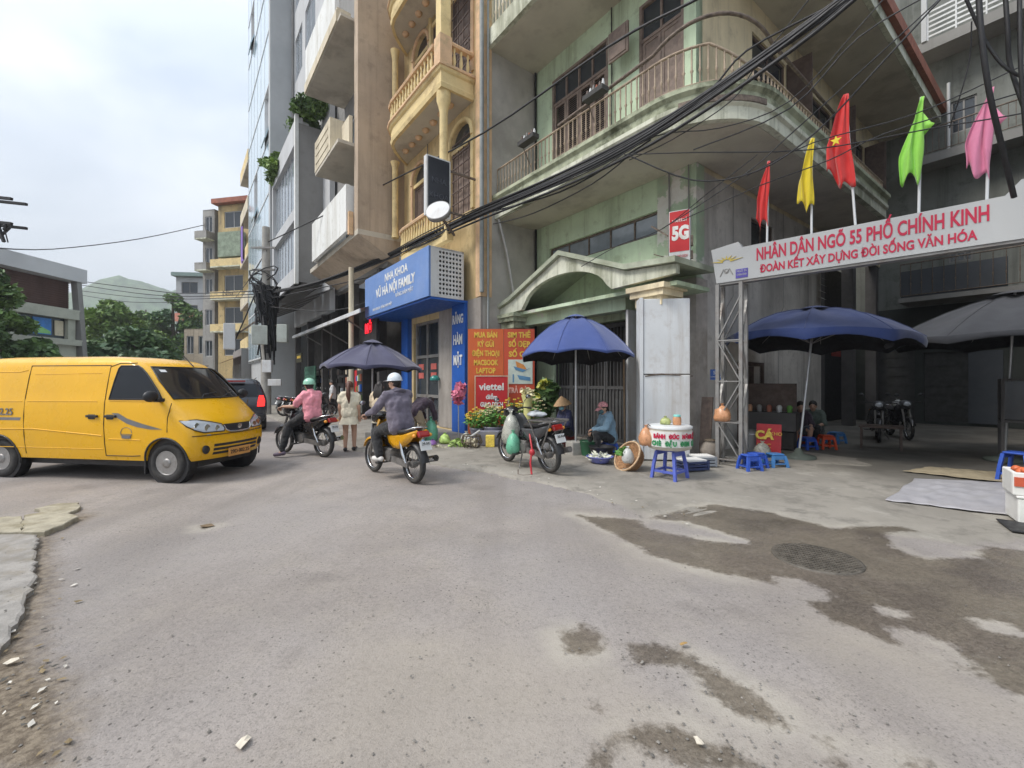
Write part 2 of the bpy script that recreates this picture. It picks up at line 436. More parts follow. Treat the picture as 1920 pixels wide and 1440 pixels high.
        ro = rng(math_('ADD', f, math_('MULTIPLY', noise(2.4, 4), .4)), .3, 1.25, rough, .30)
        L.new(ro, P.inputs['Roughness'])
    else: P.inputs['Roughness'].default_value = rough
    L.new(c, P.inputs['Base Color'])
    b = N.new('ShaderNodeBump'); b.inputs['Strength'].default_value = bstr; b.inputs['Distance'].default_value = .012
    L.new(h, b.inputs['Height']); L.new(b.outputs[0], P.inputs['Normal'])
    return m
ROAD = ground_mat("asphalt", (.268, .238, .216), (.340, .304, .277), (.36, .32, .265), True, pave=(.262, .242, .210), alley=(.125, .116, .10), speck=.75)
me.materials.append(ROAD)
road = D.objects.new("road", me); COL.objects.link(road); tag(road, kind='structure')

# concrete pavement with a broken low edge towards the road
edge_px = [(1262, 975), (1240, 968), (1190, 958), (1150, 945), (1080, 921), (1040, 912), (1010, 904), (960, 897), (930, 888), (900, 884), (865, 880), (830, 875), (795, 868), (760, 862), (700, 851), (640, 841)]
ep = []
for i in range(len(edge_px) - 1):
    a, b = G(*edge_px[i]), G(*edge_px[i + 1])
    for k in range(5):
        q = a.lerp(b, k / 5); ep.append((q.x + rnd.uniform(-.03, .03), q.y + rnd.uniform(-.03, .03)))
sx, sy = W2S(*ep[-1])
for k in range(1, 40): ep.append(tuple(SW(sx - k * 1.6, sy + .02 * math.sin(k), 0))[:2])
mb = MB(); rows = []
for i, (x, y) in enumerate(ep):
    s, n = W2S(x, y); row = []
    fade = min(1, max(0, i - 8) / 34)
    for off, z in ((0, -.014), (.02, .034 * fade - .012 * (1 - fade)), (.09, .05 * fade - .014 * (1 - fade)), (.5, .055 * fade - .014 * (1 - fade)), (1.4, .05 * fade - .014 * (1 - fade)), (3.2, .045 * fade - .014 * (1 - fade)), (6.5, .04 * fade - .014 * (1 - fade))):
        p = SW(s + off * .15 * (1 - fade), n + off, 0); row.append((p.x, p.y, z - .004 + .004 * rnd.random() if 0 < off < 3 else z))
    rows.append(row)
mb.loft(rows, 0, ring_closed=False)
pvo = tag(mb.build("pavement", ROAD), kind='structure')
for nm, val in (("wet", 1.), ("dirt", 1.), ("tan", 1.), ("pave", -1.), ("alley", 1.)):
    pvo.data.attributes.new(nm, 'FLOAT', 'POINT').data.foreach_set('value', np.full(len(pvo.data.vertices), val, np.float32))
pvo.data.polygons.foreach_set('use_smooth', [True] * len(pvo.data.polygons))
# left kerb: flat concrete strip and broken slabs
KERB = mat("kerb_concrete", (.29, .272, .25), .9, var=.2, sc=7, dirt=.7, dc=(.2, .17, .12), ds=2, bump=.3, bs=70)
KERB2 = mat("kerb_concrete_pale", (.36, .325, .245), .9, var=.2, sc=7, dirt=.7, dc=(.2, .17, .1), ds=3, bump=.4, bs=50)
mb = MB()
def slab(pix, z0, z1, mb):
    w0 = [G(u, v) for u, v in pix]; w = []
    for i in range(len(w0)):
        a_, b_ = w0[i], w0[(i + 1) % len(w0)]; L = min(14, max(1, int((b_ - a_).length / .07)))
        for k in range(L): q = a_.lerp(b_, k / L); w.append(q + Vector((rnd.uniform(-.018, .018), rnd.uniform(-.018, .018), 0)))
    n = len(w); c = sum(w, Vector()) / n
    top = [(c.x + (p.x - c.x) * .97, c.y + (p.y - c.y) * .97, z1) for p in w]
    vs = [(p.x, p.y, z0) for p in w] + [(p.x, p.y, z1 - .008) for p in w] + top
    mb.add(vs, [range(2 * n, 3 * n)] + [(i, (i + 1) % n, n + (i + 1) % n, n + i) for i in range(n)] + [(n + i, n + (i + 1) % n, 2 * n + (i + 1) % n, 2 * n + i) for i in range(n)])
slab([(-400, 1001), (70, 1007), (68, 1060), (62, 1095), (38, 1165), (5, 1218), (-60, 1300), (-500, 1300)], -.05, .035, mb)
tag(mb.build("kerb", KERB), kind='structure')
for pix, z in (([(-70, 975), (40, 973), (44, 995), (42, 1003), (-40, 1003)], .03), ([(44, 972), (80, 966), (128, 968), (147, 974), (120, 990), (80, 1004), (46, 1003)], .04), ([(66, 957), (105, 947), (148, 945), (150, 955), (128, 966), (84, 964)], .022)):
    mb = MB(); slab(pix, -.04, z, mb); tag(mb.build("broken_paving_slab", KERB2), kind='structure')
# far pavement across the street and small stones
mb = MB()
GRIT = mat("grit", (.2, .185, .165), .9, var=.5, sc=9)
for k in range(520):
    if k < 320: p = G(rnd.uniform(100, 1900), rnd.uniform(930, 1440))
    elif k < 420: p = G(rnd.uniform(0, 130), rnd.uniform(990, 1440))
    else: p = G(rnd.uniform(1180, 1500), rnd.uniform(1200, 1440))
    r = rnd.uniform(.003, .009) * (1.4 if rnd.random() < .06 else 1)
    vs = [(p.x + r * rnd.uniform(.7, 1.3) * a, p.y + r * rnd.uniform(.7, 1.3) * b, r * .8 * c + (.035 if p.x < -3.05 and p.y < 4 else 0)) for a, b, c in ((1, 0, 0), (0, 1, 0), (-1, 0, 0), (0, -1, 0), (0, 0, 1), (0, 0, -1))]
    mb.add(vs, [(0, 1, 4), (1, 2, 4), (2, 3, 4), (3, 0, 4)], 0, True)
tag(mb.build("gravel", GRIT), kind='stuff')
mb = MB()
for k in range(150):
    if k < 90: i = rnd.randrange(len(ep) // 2); p = Vector((ep[i][0] + rnd.gauss(.05, .16), ep[i][1] + rnd.gauss(0, .16), .004 if rnd.random() < .5 else .05))
    else: p = G(rnd.uniform(0, 150), rnd.uniform(985, 1440))
    s = rnd.uniform(.008, .028); q = rnd.uniform(0, 6); z = p.z + .004
    mb.add([(p.x + s * math.cos(q + t) * f, p.y + s * math.sin(q + t) * f, z + rnd.uniform(0, .008)) for t, f in ((0, 1), (1.3, .5), (3.1, 1), (4.4, .6))], [(0, 1, 2, 3)], rnd.randrange(3))
tag(mb.build('litter_scraps', [mat('scrap_leaf', (.20, .15, .08), .8, var=.3), mat('scrap_paper', (.55, .52, .46), .8, var=.2), mat('scrap_dark', (.07, .065, .055), .8, var=.3)]), kind='stuff')
# ---------------------------------------------------------------- building materials
GREEN = mat("green_render", (.54, .655, .47), .85, var=.08, sc=1.2, dirt=.55, dc=(.20, .22, .13), ds=.9, streak=True, peel=(.62, .61, .55), peel_at=.63, peel_sc=.55, bump=.12, bs=30)
GREEN_P = mat("green_render_peeling", (.38, .48, .34), .88, var=.1, sc=2, dirt=.5, dc=(.45, .36, .30), ds=1.1, peel=(.64, .63, .58), peel_at=.50, peel_sc=1.3, bump=.2, bs=30)
CREAM = mat("cream_render", (.78, .67, .45), .85, var=.08, sc=1.2, dirt=.5, dc=(.26, .21, .14), ds=.7, streak=True, bump=.1, bs=30)
GREY_R = mat("grey_render", (.355, .325, .295), .9, var=.12, sc=1.5, dirt=.5, dc=(.15, .135, .12), ds=.8, streak=True, bump=.2, bs=26)
GREY_PL = mat("grey_plaster_pale", (.42, .395, .36), .9, var=.1, sc=1.7, dirt=.4, dc=(.22, .2, .17), ds=1, bump=.2, bs=20)
SOFFIT = mat("soffit", (.52, .48, .40), .9, var=.08, sc=1, dirt=.45, dc=(.24, .20, .16), ds=.8)
SLAB_W = mat("slab_white_grimy", (.66, .67, .55), .88, var=.1, sc=2, dirt=.75, dc=(.17, .18, .11), ds=1.0, streak=True, bump=.2)
SLAB_G = mat("slab_green_grimy", (.42, .45, .32), .9, var=.2, sc=3, dirt=.95, dc=(.08, .09, .05), ds=1.3, bump=.2)
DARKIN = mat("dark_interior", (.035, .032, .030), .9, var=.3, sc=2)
BROWNW = mat("brown_wood", (.105, .072, .058), .65, var=.25, sc=8, dirt=.4, dc=(.16, .12, .10), ds=3)
BROWNW2 = mat("faded_brown_wood", (.22, .165, .135), .7, var=.2, sc=8, dirt=.4, dc=(.10, .07, .06), ds=3)
GLASSD = mat("dark_glass", (.035, .042, .05), .12, var=.1, spec=.7)
IRON = mat("rusty_iron", (.16, .125, .10), .7, metal=.2, var=.4, sc=14)
IRONC = mat("cream_iron", (.36, .28, .20), .65, var=.25, sc=9, dirt=.5, dc=(.12, .08, .06), ds=4)
YEL = mat("yellow_render", (.67, .52, .275), .85, var=.08, sc=1.2, dirt=.6, dc=(.27, .19, .09), ds=.8, streak=True, bump=.1, bs=30)
YELP = mat("yellow_trim", (.72, .57, .29), .8, var=.08, sc=2, dirt=.55, dc=(.28, .19, .10), ds=1.5)
ORNG = mat("orange_trim", (.67, .45, .27), .8, var=.12, sc=3, dirt=.55, dc=(.35, .28, .16), ds=2)
TANR = mat("tan_render", (.47, .375, .28), .9, var=.09, sc=1, dirt=.55, dc=(.25, .20, .15), ds=.7, streak=True, bump=.1)
WHITER = mat("white_render", (.74, .75, .73), .85, var=.04, sc=1.2, dirt=.4, dc=(.36, .33, .26), ds=1, streak=True)
CREAMB = mat("cream_balcony", (.64, .57, .43), .85, var=.06, sc=1.2, dirt=.5, dc=(.32, .27, .19), ds=1, streak=True)
GREYB = mat("cool_grey_render", (.50, .51, .52), .85, var=.05, sc=.8, dirt=.22, dc=(.30, .29, .27), ds=.6, streak=True)
GREYD = mat("mid_grey_render", (.25, .245, .235), .88, var=.07, sc=.8, dirt=.3, dc=(.14, .13, .12), ds=.6, streak=True)
GREYDK = mat("dark_grey_render", (.085, .08, .078), .9, var=.2, sc=1, dirt=.4, dc=(.04, .036, .034))
GLASSB = mat("blue_facade_glass", (.42, .55, .62), .10, var=.1, sc=.5, spec=.8, coat=.4)
GLASSW = mat("grey_window_glass", (.22, .25, .28), .12, var=.1, spec=.7)
ALU = mat("aluminium", (.55, .56, .57), .4, metal=.6, var=.1)
STEELW = mat("white_steel", (.64, .66, .67), .55, var=.05, sc=1.3, dirt=.35, dc=(.36, .30, .24), ds=1.6, streak=True)
GREYST = mat("grey_painted_steel", (.26, .255, .245), .5, metal=.3, var=.15, sc=5, dirt=.4, dc=(.17, .11, .08), ds=3)
TERRA = mat("terracotta", (.34, .12, .075), .8, var=.25, sc=4, dirt=.5, dc=(.12, .07, .05), ds=1)
CONC = mat("pole_concrete", (.36, .345, .315), .9, var=.15, sc=4, dirt=.5, dc=(.16, .15, .13), ds=1.5, bump=.2)
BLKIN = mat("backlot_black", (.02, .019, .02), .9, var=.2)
BSHADE = mat("alley_shade_grey", (.045, .05, .046), .9, var=.1, sc=1, dirt=.5, dc=(.035, .04, .036), ds=.7, streak=True)  # alley shade is put into this very dark grey
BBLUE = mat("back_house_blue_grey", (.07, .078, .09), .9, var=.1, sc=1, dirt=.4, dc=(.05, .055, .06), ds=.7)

def grid_wall(mb, a0, a1, z0, z1, holes, d0, d1, m=0, rm=None):   # (a, d, z): d1 is the outer face
    xs = sorted({a0, a1, *[h[0] for h in holes], *[h[1] for h in holes]}); zs = sorted({z0, z1, *[h[2] for h in holes], *[h[3] for h in holes]})
    xs = [x for x in xs if a0 <= x <= a1]; zs = [z for z in zs if z0 <= z <= z1]
    rm = m if rm is None else rm
    solid = lambda i, j: 0 <= i < len(xs) - 1 and 0 <= j < len(zs) - 1 and not any(h[0] <= (xs[i] + xs[i + 1]) / 2 <= h[1] and h[2] <= (zs[j] + zs[j + 1]) / 2 <= h[3] for h in holes)
    for i in range(len(xs) - 1):
        for j in range(len(zs) - 1):
            if not solid(i, j): continue
            xa, xb, za, zb = xs[i], xs[i + 1], zs[j], zs[j + 1]
            for d in (d0, d1): mb.add([(xa, d, za), (xb, d, za), (xb, d, zb), (xa, d, zb)], [(0, 1, 2, 3)], m)
            for (ii, jj, q) in ((i - 1, j, [(xa, d0, za), (xa, d1, za), (xa, d1, zb), (xa, d0, zb)]), (i + 1, j, [(xb, d0, za), (xb, d1, za), (xb, d1, zb), (xb, d0, zb)]),
                                (i, j - 1, [(xa, d0, za), (xb, d0, za), (xb, d1, za), (xa, d1, za)]), (i, j + 1, [(xa, d0, zb), (xb, d0, zb), (xb, d1, zb), (xa, d1, zb)])):
                if not solid(ii, jj): mb.add(q, [(0, 1, 2, 3)], rm)
    return mb
def FR(b): return lambda p: (p[0], b - p[1], p[2])        # wall facing the street, outer face at y = b
def SD(a): return lambda p: (a + p[1], p[0], p[2])        # wall facing the alley, outer face at x = a
def put(mb, fn): mb.v = [fn(p) for p in mb.v]; return mb
def window(par, fn, a0, a1, z0, z1, d=-.08, fm=None, gm=None, cols=2, rows=1, fw=.06, name='window', arch=0, pane_part=True, bars=0):
    fm = fm or ALU; gm = gm or GLASSD
    mb = MB()
    for x0, x1, y0, y1 in ((a0, a0 + fw, z0, z1), (a1 - fw, a1, z0, z1), (a0 + fw, a1 - fw, z0, z0 + fw), (a0 + fw, a1 - fw, z1 - fw, z1)): mb.box(x0, x1, d - .03, d + .03, y0, y1)
    for i in range(1, cols): x = a0 + (a1 - a0) * i / cols; mb.box(x - fw * .4, x + fw * .4, d - .025, d + .025, z0 + fw, z1 - fw)
    for j in range(1, rows): z = z0 + (z1 - z0) * j / rows; mb.box(a0 + fw, a1 - fw, d - .022, d + .022, z - fw * .4, z + fw * .4)
    for k in range(bars): x = a0 + (a1 - a0) * (k + .5) / bars; mb.box(x - .008, x + .008, d + .05, d + .066, z0, z1)
    w = put(mb, fn).build(name, fm, par)
    W, H = (a1 - a0 - 2 * fw) / cols, (z1 - z0 - 2 * fw) / rows; off = ORG.get(par.name, (0, 0, 0))
    first = None
    for i in range(cols):
        for j in range(rows):
            x, z = a0 + fw + W * i, z0 + fw + H * j
            g = put(MB().box(x, x + W, d - .012, d - .004, z, z + H), fn)
            g.build('pane', gm, w, off=off)
    return w
def shutters(par, fn, a0, a1, z0, z1, leaves=2, d=-.05, m=None, slats=True, transom=0, tm=None, opened=()):
    m = m or BROWNW2; fw = .07
    mb = MB(); mb.box(a0, a0 + fw, d - .06, d + .05, z0, z1).box(a1 - fw, a1, d - .06, d + .05, z0, z1).box(a0 + fw, a1 - fw, d - .06, d + .05, z1 - fw, z1)
    zt = z1 - fw - transom
    if transom: mb.box(a0 + fw, a1 - fw, d - .055, d + .045, zt - .07, zt)
    f = put(mb, fn).build('shutter_door', m, par); off = ORG.get(par.name, (0, 0, 0))
    W = (a1 - a0 - 2 * fw) / leaves; zt2 = zt - (.07 if transom else 0)
    for i in range(leaves):
        x0 = a0 + fw + W * i + .008; x1 = x0 + W - .016; lm = MB()
        if i in opened:
            g = put(MB().box(x0, x1, d - .3, d - .28, z0, zt2), fn); g.build('opening', DARKIN, f, off=off); continue
        b = .07
        for q in ((x0, x0 + b, z0, zt2), (x1 - b, x1, z0, zt2), (x0 + b, x1 - b, z0, z0 + .16), (x0 + b, x1 - b, zt2 - b, zt2), (x0 + b, x1 - b, z0 + (zt2 - z0) * .42, z0 + (zt2 - z0) * .42 + .09)): lm.box(q[0], q[1], d - .02, d + .025, q[2], q[3])
        if slats:
            z = z0 + .19
            while z < zt2 - b - .03:
                if abs(z - (z0 + (zt2 - z0) * .42) - .03) > .07: lm.add([(x0 + b, d - .015, z + .04), (x1 - b, d - .015, z + .04), (x1 - b, d + .018, z), (x0 + b, d + .018, z)], [(0, 1, 2, 3)], 0)
                z += .055
        else: lm.box(x0 + b, x1 - b, d - .012, d + .008, z0 + .16, zt2 - b)
        put(lm, fn).build('shutter_leaf', m, f, off=off)
    if transom:
        g = put(MB().box(a0 + fw, a1 - fw, d - .04, d - .03, zt, z1 - fw), fn); g.build('pane', GLASSD, f, off=off)
        for i in range(1, leaves): put(MB().box(a0 + fw + W * i - .02, a0 + fw + W * i + .02, d - .03, d + .03, zt, z1 - fw), fn).build('mullion', m, f, off=off)
    return f
def sweep(mb, path, prof, m=0, caps=True):      # path: (x, y, outward nx, ny); prof: (out, z) closed polygon
    rings = [[(x + nx * o, y + ny * o, z) for o, z in prof] for x, y, nx, ny in path]
    mb.loft(rings, m, sm=False, caps=caps); return mb
def railing(par, path, z0, z1, m, step=.13, bw=.022, mid=None, name='baluster', rail_h=.05, rail_w=.05, closed_bars=True, top=None):
    rail = MB(); n = len(path)
    zt = (lambda i: z1) if top is None else top
    rail.tube([(x, y, zt(i)) for i, (x, y, *_) in enumerate(path)], rail_w / 2, 6)
    rail.tube([(x, y, z0 + .08) for x, y, *_ in path], rail_w / 3, 6)
    if mid: rail.tube([(x, y, mid) for x, y, *_ in path], rail_w / 3, 6)
    rail.build('handrail', m, par)
    acc = 0; first = None; off = ORG.get(par.name, (0, 0, 0))
    for i in range(n - 1):
        a, b = Vector(path[i][:2]), Vector(path[i + 1][:2]); L = (b - a).length
        while acc < L:
            p = a.lerp(b, acc / L); zz = zt(i) + (zt(i + 1) - zt(i)) * acc / L
            if first is None:
                h = z1 - z0 - .08
                bm = MB().tube([(0, 0, 0), (0, 0, h * .3), (0, 0, h * .36), (0, 0, h * .42), (0, 0, h * .7), (0, 0, h)], [bw / 2, bw / 2, bw, bw / 2, bw / 2, bw / 2], 6)
                o = bm.build(name, m, par, off=(0, 0, 0)); first = o
            else: o = link_copy(first, par)
            o.location = (p.x - off[0], p.y - off[1], z0 + .08 - off[2]); o.scale = (1, 1, (zz - z0 - .08) / (z1 - z0 - .08))
            acc += step
        acc -= L
def balustrade(par, path, z0, z1, m, mr, step=.2, r=.05):
    rl = MB(); rings = [(x, y, nx, ny) for x, y, nx, ny in path]
    sweep(rl, rings, [(-.08, z1 - .1), (.08, z1 - .1), (.1, z1 - .04), (.08, z1), (-.08, z1)]); rl.build('handrail', mr, par)
    acc = step / 2; first = None; off = ORG.get(par.name, (0, 0, 0)); h = z1 - z0 - .1
    for i in range(len(path) - 1):
        a, b = Vector(path[i][:2]), Vector(path[i + 1][:2]); L = (b - a).length
        while acc < L:
            p = a.lerp(b, acc / L)
            if first is None:
                bm = MB().lathe([(r * .9, 0), (r * .9, h * .1), (r * .5, h * .16), (r, h * .38), (r * .9, h * .5), (r * .45, h * .8), (r * .8, h * .9), (r * .8, h)], 8)
                o = bm.build('baluster', m, par, off=(0, 0, 0)); first = o
            else: o = link_copy(first, par)
            o.location = (p.x - off[0], p.y - off[1], z0 - off[2]); acc += step
        acc -= L

# ================================================================ green corner house
gh = sthing('green_corner_house', 'green and cream corner house with curved balcony and arched porch', 'house', -2.6, 0)
D1 = (-4.43, -2.35, 6.8, 10.2); D2 = (-1.42, -.28, 6.8, 10.3); ST = (-4.55, -.87, 4.86, 5.40); EN = (-4.35, -1.15, 0, 3.05)
mb = MB(); grid_wall(mb, -5.2, 0, 0, 6.0, [ST, EN], -.25, 0); put(mb, FR(0)).build('lower_wall', GREEN, gh)
mb = MB(); grid_wall(mb, -5.2, 0, 6.0, 16, [D1, D2], -.25, 0); put(mb, FR(0)).build('upper_wall', GREEN, gh)
mb = MB().box(-.92, .012, -.014, .3, 3.72, 6.1); mb.build('peeling_pier', GREEN_P, gh)
MB().box(-1.0, .016, -.022, .42, 0, 3.71).build('grey_pier', mat('pier_plaster', (.50, .46, .42), .9, var=.14, sc=3, dirt=.6, dc=(.28, .24, .2), ds=1.4, bump=.3, bs=18), gh)
AD = (1.85, 2.95, 0, 1.92); AW = (2.45, 3.7, 4.6, 5.52)
mb = MB(); grid_wall(mb, .001, 7.0, 0, 6.0, [AD, AW], -.25, 0, 0); put(mb, SD(0)).build('side_wall', mat('alley_wall_plaster', (.60, .57, .525), .9, var=.12, sc=1.4, dirt=.5, dc=(.2, .18, .16), ds=.8, streak=True, bump=.2, bs=22), gh)
S1 = (2.5, 4.45, 8.2, 10.05); S2 = (6.2, 7.9, 8.0, 10.0); S3 = (9.4, 11.2, 8.0, 10.0)
mb = MB(); grid_wall(mb, .001, 13.2, 6.0, 16, [S1, S2, S3], -.25, 0); put(mb, SD(0)).build('side_wall', CREAM, gh)
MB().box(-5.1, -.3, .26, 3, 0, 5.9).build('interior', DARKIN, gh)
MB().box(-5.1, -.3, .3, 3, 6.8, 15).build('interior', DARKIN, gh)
# recessed rear shopfront on the alley
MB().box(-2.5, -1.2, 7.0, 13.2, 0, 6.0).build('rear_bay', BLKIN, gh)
mb = MB()
for y in (7.2, 10.2, 12.9): mb.box(-.35, -.02, y - .17, y + .17, 0, 6.0)
mb.build('column', GREYDK, gh)
window(gh, FR(0), *ST, d=-.10, fm=IRON, gm=GLASSW, cols=5, rows=1, fw=.05)
w = shutters(gh, FR(0), *D1, leaves=4, transom=.62, opened=())
shutters(gh, FR(0), *D2, leaves=2, transom=.75, slats=False)
mb = MB().box(-2.02, -1.45, -.38, -.33, 9.15, 9.85).box(-1.96, -1.5, -.40, -.38, 9.2, 9.8); mb.build('open_shutter', BROWNW2, gh)
for s, le in ((S1, 2), (S2, 2), (S3, 2)):
    window(gh, SD(0), *s, d=-.08, fm=BROWNW, gm=GLASSD, cols=2, rows=2, fw=.08)
    lm = MB(); a = s[1]
    lm.box(0.02, .62, a - .02, a + .03, s[2], s[3]); lm.box(.06, .58, a - .035, a - .02, s[2] + .1, s[3] - .1); lm.build('open_shutter', BROWNW, gh)
window(gh, SD(0), *AW, d=-.08, fm=IRON, gm=GLASSD, cols=2, fw=.05)
mb = MB().box(-.3, -.16, AD[0], AD[1], 0.04, AD[3]); mb.build('side_door', BROWNW, gh)
mb = MB().box(-.02, .045, AD[0] - .09, AD[0], 0, AD[3] + .09).box(-.02, .045, AD[1], AD[1] + .09, 0, AD[3] + .09).box(-.02, .045, AD[0], AD[1], AD[3], AD[3] + .09); mb.build('door_frame', BROWNW, gh)
mb = MB()
for k in range(5): mb.add([(.02, 6.55, 4.1 + k * .2), (.16, 6.55, 4.0 + k * .2), (.16, 6.98, 4.0 + k * .2), (.02, 6.98, 4.1 + k * .2)], [(0, 1, 2, 3)])
mb.build('louvre_vent', GREY_PL, gh)
# balcony slab
def bal_path(o=0, n=14, x0=-5.2, y1=7.2):
    P = [(x0, -1.5 - o, 0, -1), (-2.6, -1.5 - o, 0, -1), (0, -1.5 - o, 0, -1)]
    for k in range(1, n): a = R(-90 + 90 * k / n); P.append(((1.5 + o) * math.cos(a), (1.5 + o) * math.sin(a), math.cos(a), math.sin(a)))
    return P + [(1.5 + o, 0, 1, 0), (1.5 + o, 3.5, 1, 0), (1.5 + o, y1, 1, 0)]
bp = bal_path()
mb = MB(); sweep(mb, bp, [(-1.49, 6.12), (0, 6.12), (0, 6.34), (.05, 6.38), (.05, 6.46), (-1.49, 6.46)]); mb.build('balcony_slab', SLAB_W, gh)
mb = MB(); sweep(mb, bp, [(-1.49, 6.463), (.03, 6.463), (.03, 6.60), (.1, 6.66), (.1, 6.74), (-.1, 6.78), (-1.49, 6.78)]); mb.build('balcony_cornice', SLAB_G, gh)
mb = MB(); sweep(mb, bal_path(-.12), [(-1.36, 6.10), (0, 6.10), (0, 6.118), (-1.36, 6.118)]); mb.build('balcony_soffit', SOFFIT, gh)
mb = MB()
pth = bal_path(.0)
for (xx, yy, nx, ny), ln in [(pth[9], .9)]: pass
sweep(mb, pth[5:15], [(.0, 6.40), (.07, 6.40), (.07, 6.5), (.0, 6.5)]); mb.build('balcony_moulding', IRON, gh)
rp = bal_path(-.06, x0=-5.12, y1=7.1); nr = len(rp)
ztop = lambda i: 7.5 if i < 3 else (7.5 - .0 * i if i < 9 else max(7.1, 7.5 - .09 * (i - 8)))
railing(gh, rp, 6.76, 7.5, IRONC, step=.135, bw=.03, rail_w=.05, top=ztop)
# raised arched handrail round the corner
ar = [(x, y, 7.56 + .42 * math.sin(math.pi * k / 16) ** .8) for k, (x, y, *_) in enumerate(bal_path(-.03, 14)[1:18])]
MB().tube(ar, .035, 6).build('arched_rail', IRON, gh)
# upper slab
mb = MB(); mb.box(-5.2, 1.6, -1.62, 0, 10.82, 11.0).box(0, 1.6, 0, 13.2, 10.82, 11.0).build('upper_soffit', SOFFIT, gh)
mb = MB(); mb.box(-5.2, 1.72, -1.74, -1.6, 10.84, 11.32).box(1.6, 1.72, -1.6, 13.2, 10.84, 11.32).build('upper_fascia', SLAB_W, gh)
mb = MB(); mb.box(1.722, 1.86, -1.9, 13.2, 11.15, 11.5).build('gutter', TERRA, gh)
railing(gh, [(-5.2, -1.66, 0, -1), (-1, -1.66, 0, -1), (1.5, -1.66, 0, -1)], 11.3, 12.2, CREAMB, step=.16, bw=.05)
# porch: gabled canopy with an arched opening, architrave, columns
mb = MB(); ax = -2.69
outer = [(-5.2, 3.42), (-5.2, 3.6), (-4.66, 3.74), (ax, 4.55), (-.76, 3.80), (.36, 3.72), (.36, 3.54), (-1.15, 3.50)]
arc = [(ax + 1.42 * math.cos(a), 3.50 + .62 * math.sin(a)) for a in [R(k * 12) for k in range(0, 16)]]
front = outer[:7] + [(-1.15, 3.50)] + arc[1:-1] + [(-4.23, 3.46)]
mb.prism(front, -1.30, -1.18, 'y'); mb.build('pediment', SLAB_W, gh)
mb = MB(); top = [(-5.24, 3.60), (-4.68, 3.75), (ax, 4.56), (-.76, 3.82), (.40, 3.73)]
poly = top + [(a, z + .11) for a, z in reversed(top)]
mb.prism(poly, -1.40, 0, 'y'); mb.build('porch_roof', mat("mossy_concrete", (.40, .43, .33), .9, var=.2, sc=4, dirt=.6, dc=(.14, .15, .09), ds=2), gh)
mb = MB().box(-5.2, .3, -1.17, -.02, 3.36, 3.44); mb.box(-5.2, -1.1, -.9, -.6, 3.1, 3.36); mb.build('architrave', GREEN, gh)
for cx_, cy_ in ((-4.86, -1.02), (-.28, -.98)):
    mb = MB().lathe([(.27, 0), (.27, .15), (.2, .2), (.19, 2.7), (.23, 2.75), (.24, 2.9), (.2, 2.93)], 20, c=(cx_, cy_, 0)); c_ = mb.build('column', CREAM, gh)
    mb = MB()
    for z0, z1, w in ((2.93, 3.02, .24), (3.02, 3.2, .30), (3.2, 3.32, .38), (3.32, 3.42, .44)): mb.box(cx_ - w, cx_ + w, cy_ - w * .9, cy_ + w * .9, z0, z1)
    mb.build('capital', SLAB_G if cx_ < -2 else CREAM, c_, off=ORG[gh.name])
# steel gate in the entrance
GATE = mat("gate_grey", (.085, .085, .085), .6, metal=.2, var=.15)
for i in range(5):
    x0 = EN[0] + .62 * i + .02; mb = MB()
    mb.box(x0, x0 + .05, .06, .10, .05, 3.0).box(x0 + .55, x0 + .6, .06, .10, .05, 3.0).box(x0 + .05, x0 + .55, .06, .10, .05, .12).box(x0 + .05, x0 + .55, .06, .10, 2.9, 3.0).box(x0 + .05, x0 + .55, .065, .095, 1.35, 1.43)
    for k in range(4): mb.box(x0 + .12 + k * .11, x0 + .145 + k * .11, .07, .09, .12, 2.9)
    mb.box(x0 + .05, x0 + .55, .10, .112, .12, 1.35)
    g_ = mb.build('gate_leaf', GATE, gh)
mb = MB().box(-1.13, -1.07, -.85, -.02, .05, 3.1); mb.build('open_gate_leaf', STEELW, gh)
mb = MB().box(-1.6, -1.02, -.06, -.03, .95, 2.0); nb = mb.build('notice_board', STEELW, gh)
MB().box(-1.52, -1.1, -.075, -.062, 1.12, 1.5).box(-1.5, -1.3, -.075, -.062, 1.58, 1.9).build('notice', mat("notice_blue", (.12, .2, .42), .6), nb, off=ORG[gh.name])
MB().tube([(-5.05, -1.45, 6.1), (-5.0, -1.2, 5.2), (-4.98, -1.0, 4.2), (-5.0, -.9, 3.7)], .04, 8).build('drainpipe', mat("grey_pvc", (.42, .41, .39), .5), gh)

# white sheet-metal cladding box round the right porch column
wc = thing('metal_cladding', 'white rusty sheet metal box standing round the porch column', 'cladding', (2.98, 8.62, .05), R(-6))
for z0, z1 in ((0, 1.62), (1.64, 3.08)):
    MB().box(-.43, .43, -.28, .3, z0, z1).build('panel', STEELW, wc, bevel=.012)
MB().box(-.5, -.44, -.3, .1, .02, 3.1).build('edge_post', STEELW, wc)
MB().tube([(-.4, -.285, 1.6), (-.1, -.29, 1.64), (.2, -.285, 1.62), (.5, -.2, 1.6)], .012, 6).build('tie_wire', IRON, wc)
hn = MB().box(.0, .2, -.006, 0, 0, .21).build('house_number_plate', mat("plate_blue", (.03, .10, .36), .4), None, loc=(3.98, 8.78, 1.58), rot=(0, 0, R(-30)))
tag(hn, 'small blue number plate on the grey corner wall beside white cladding', 'plate')
lettering('55', .10, hn, STEELW, (.1, -.008, .14), (R(90), 0, 0)); lettering('CHÍNH KINH', .035, hn, STEELW, (.1, -.008, .06), (R(90), 0, 0))

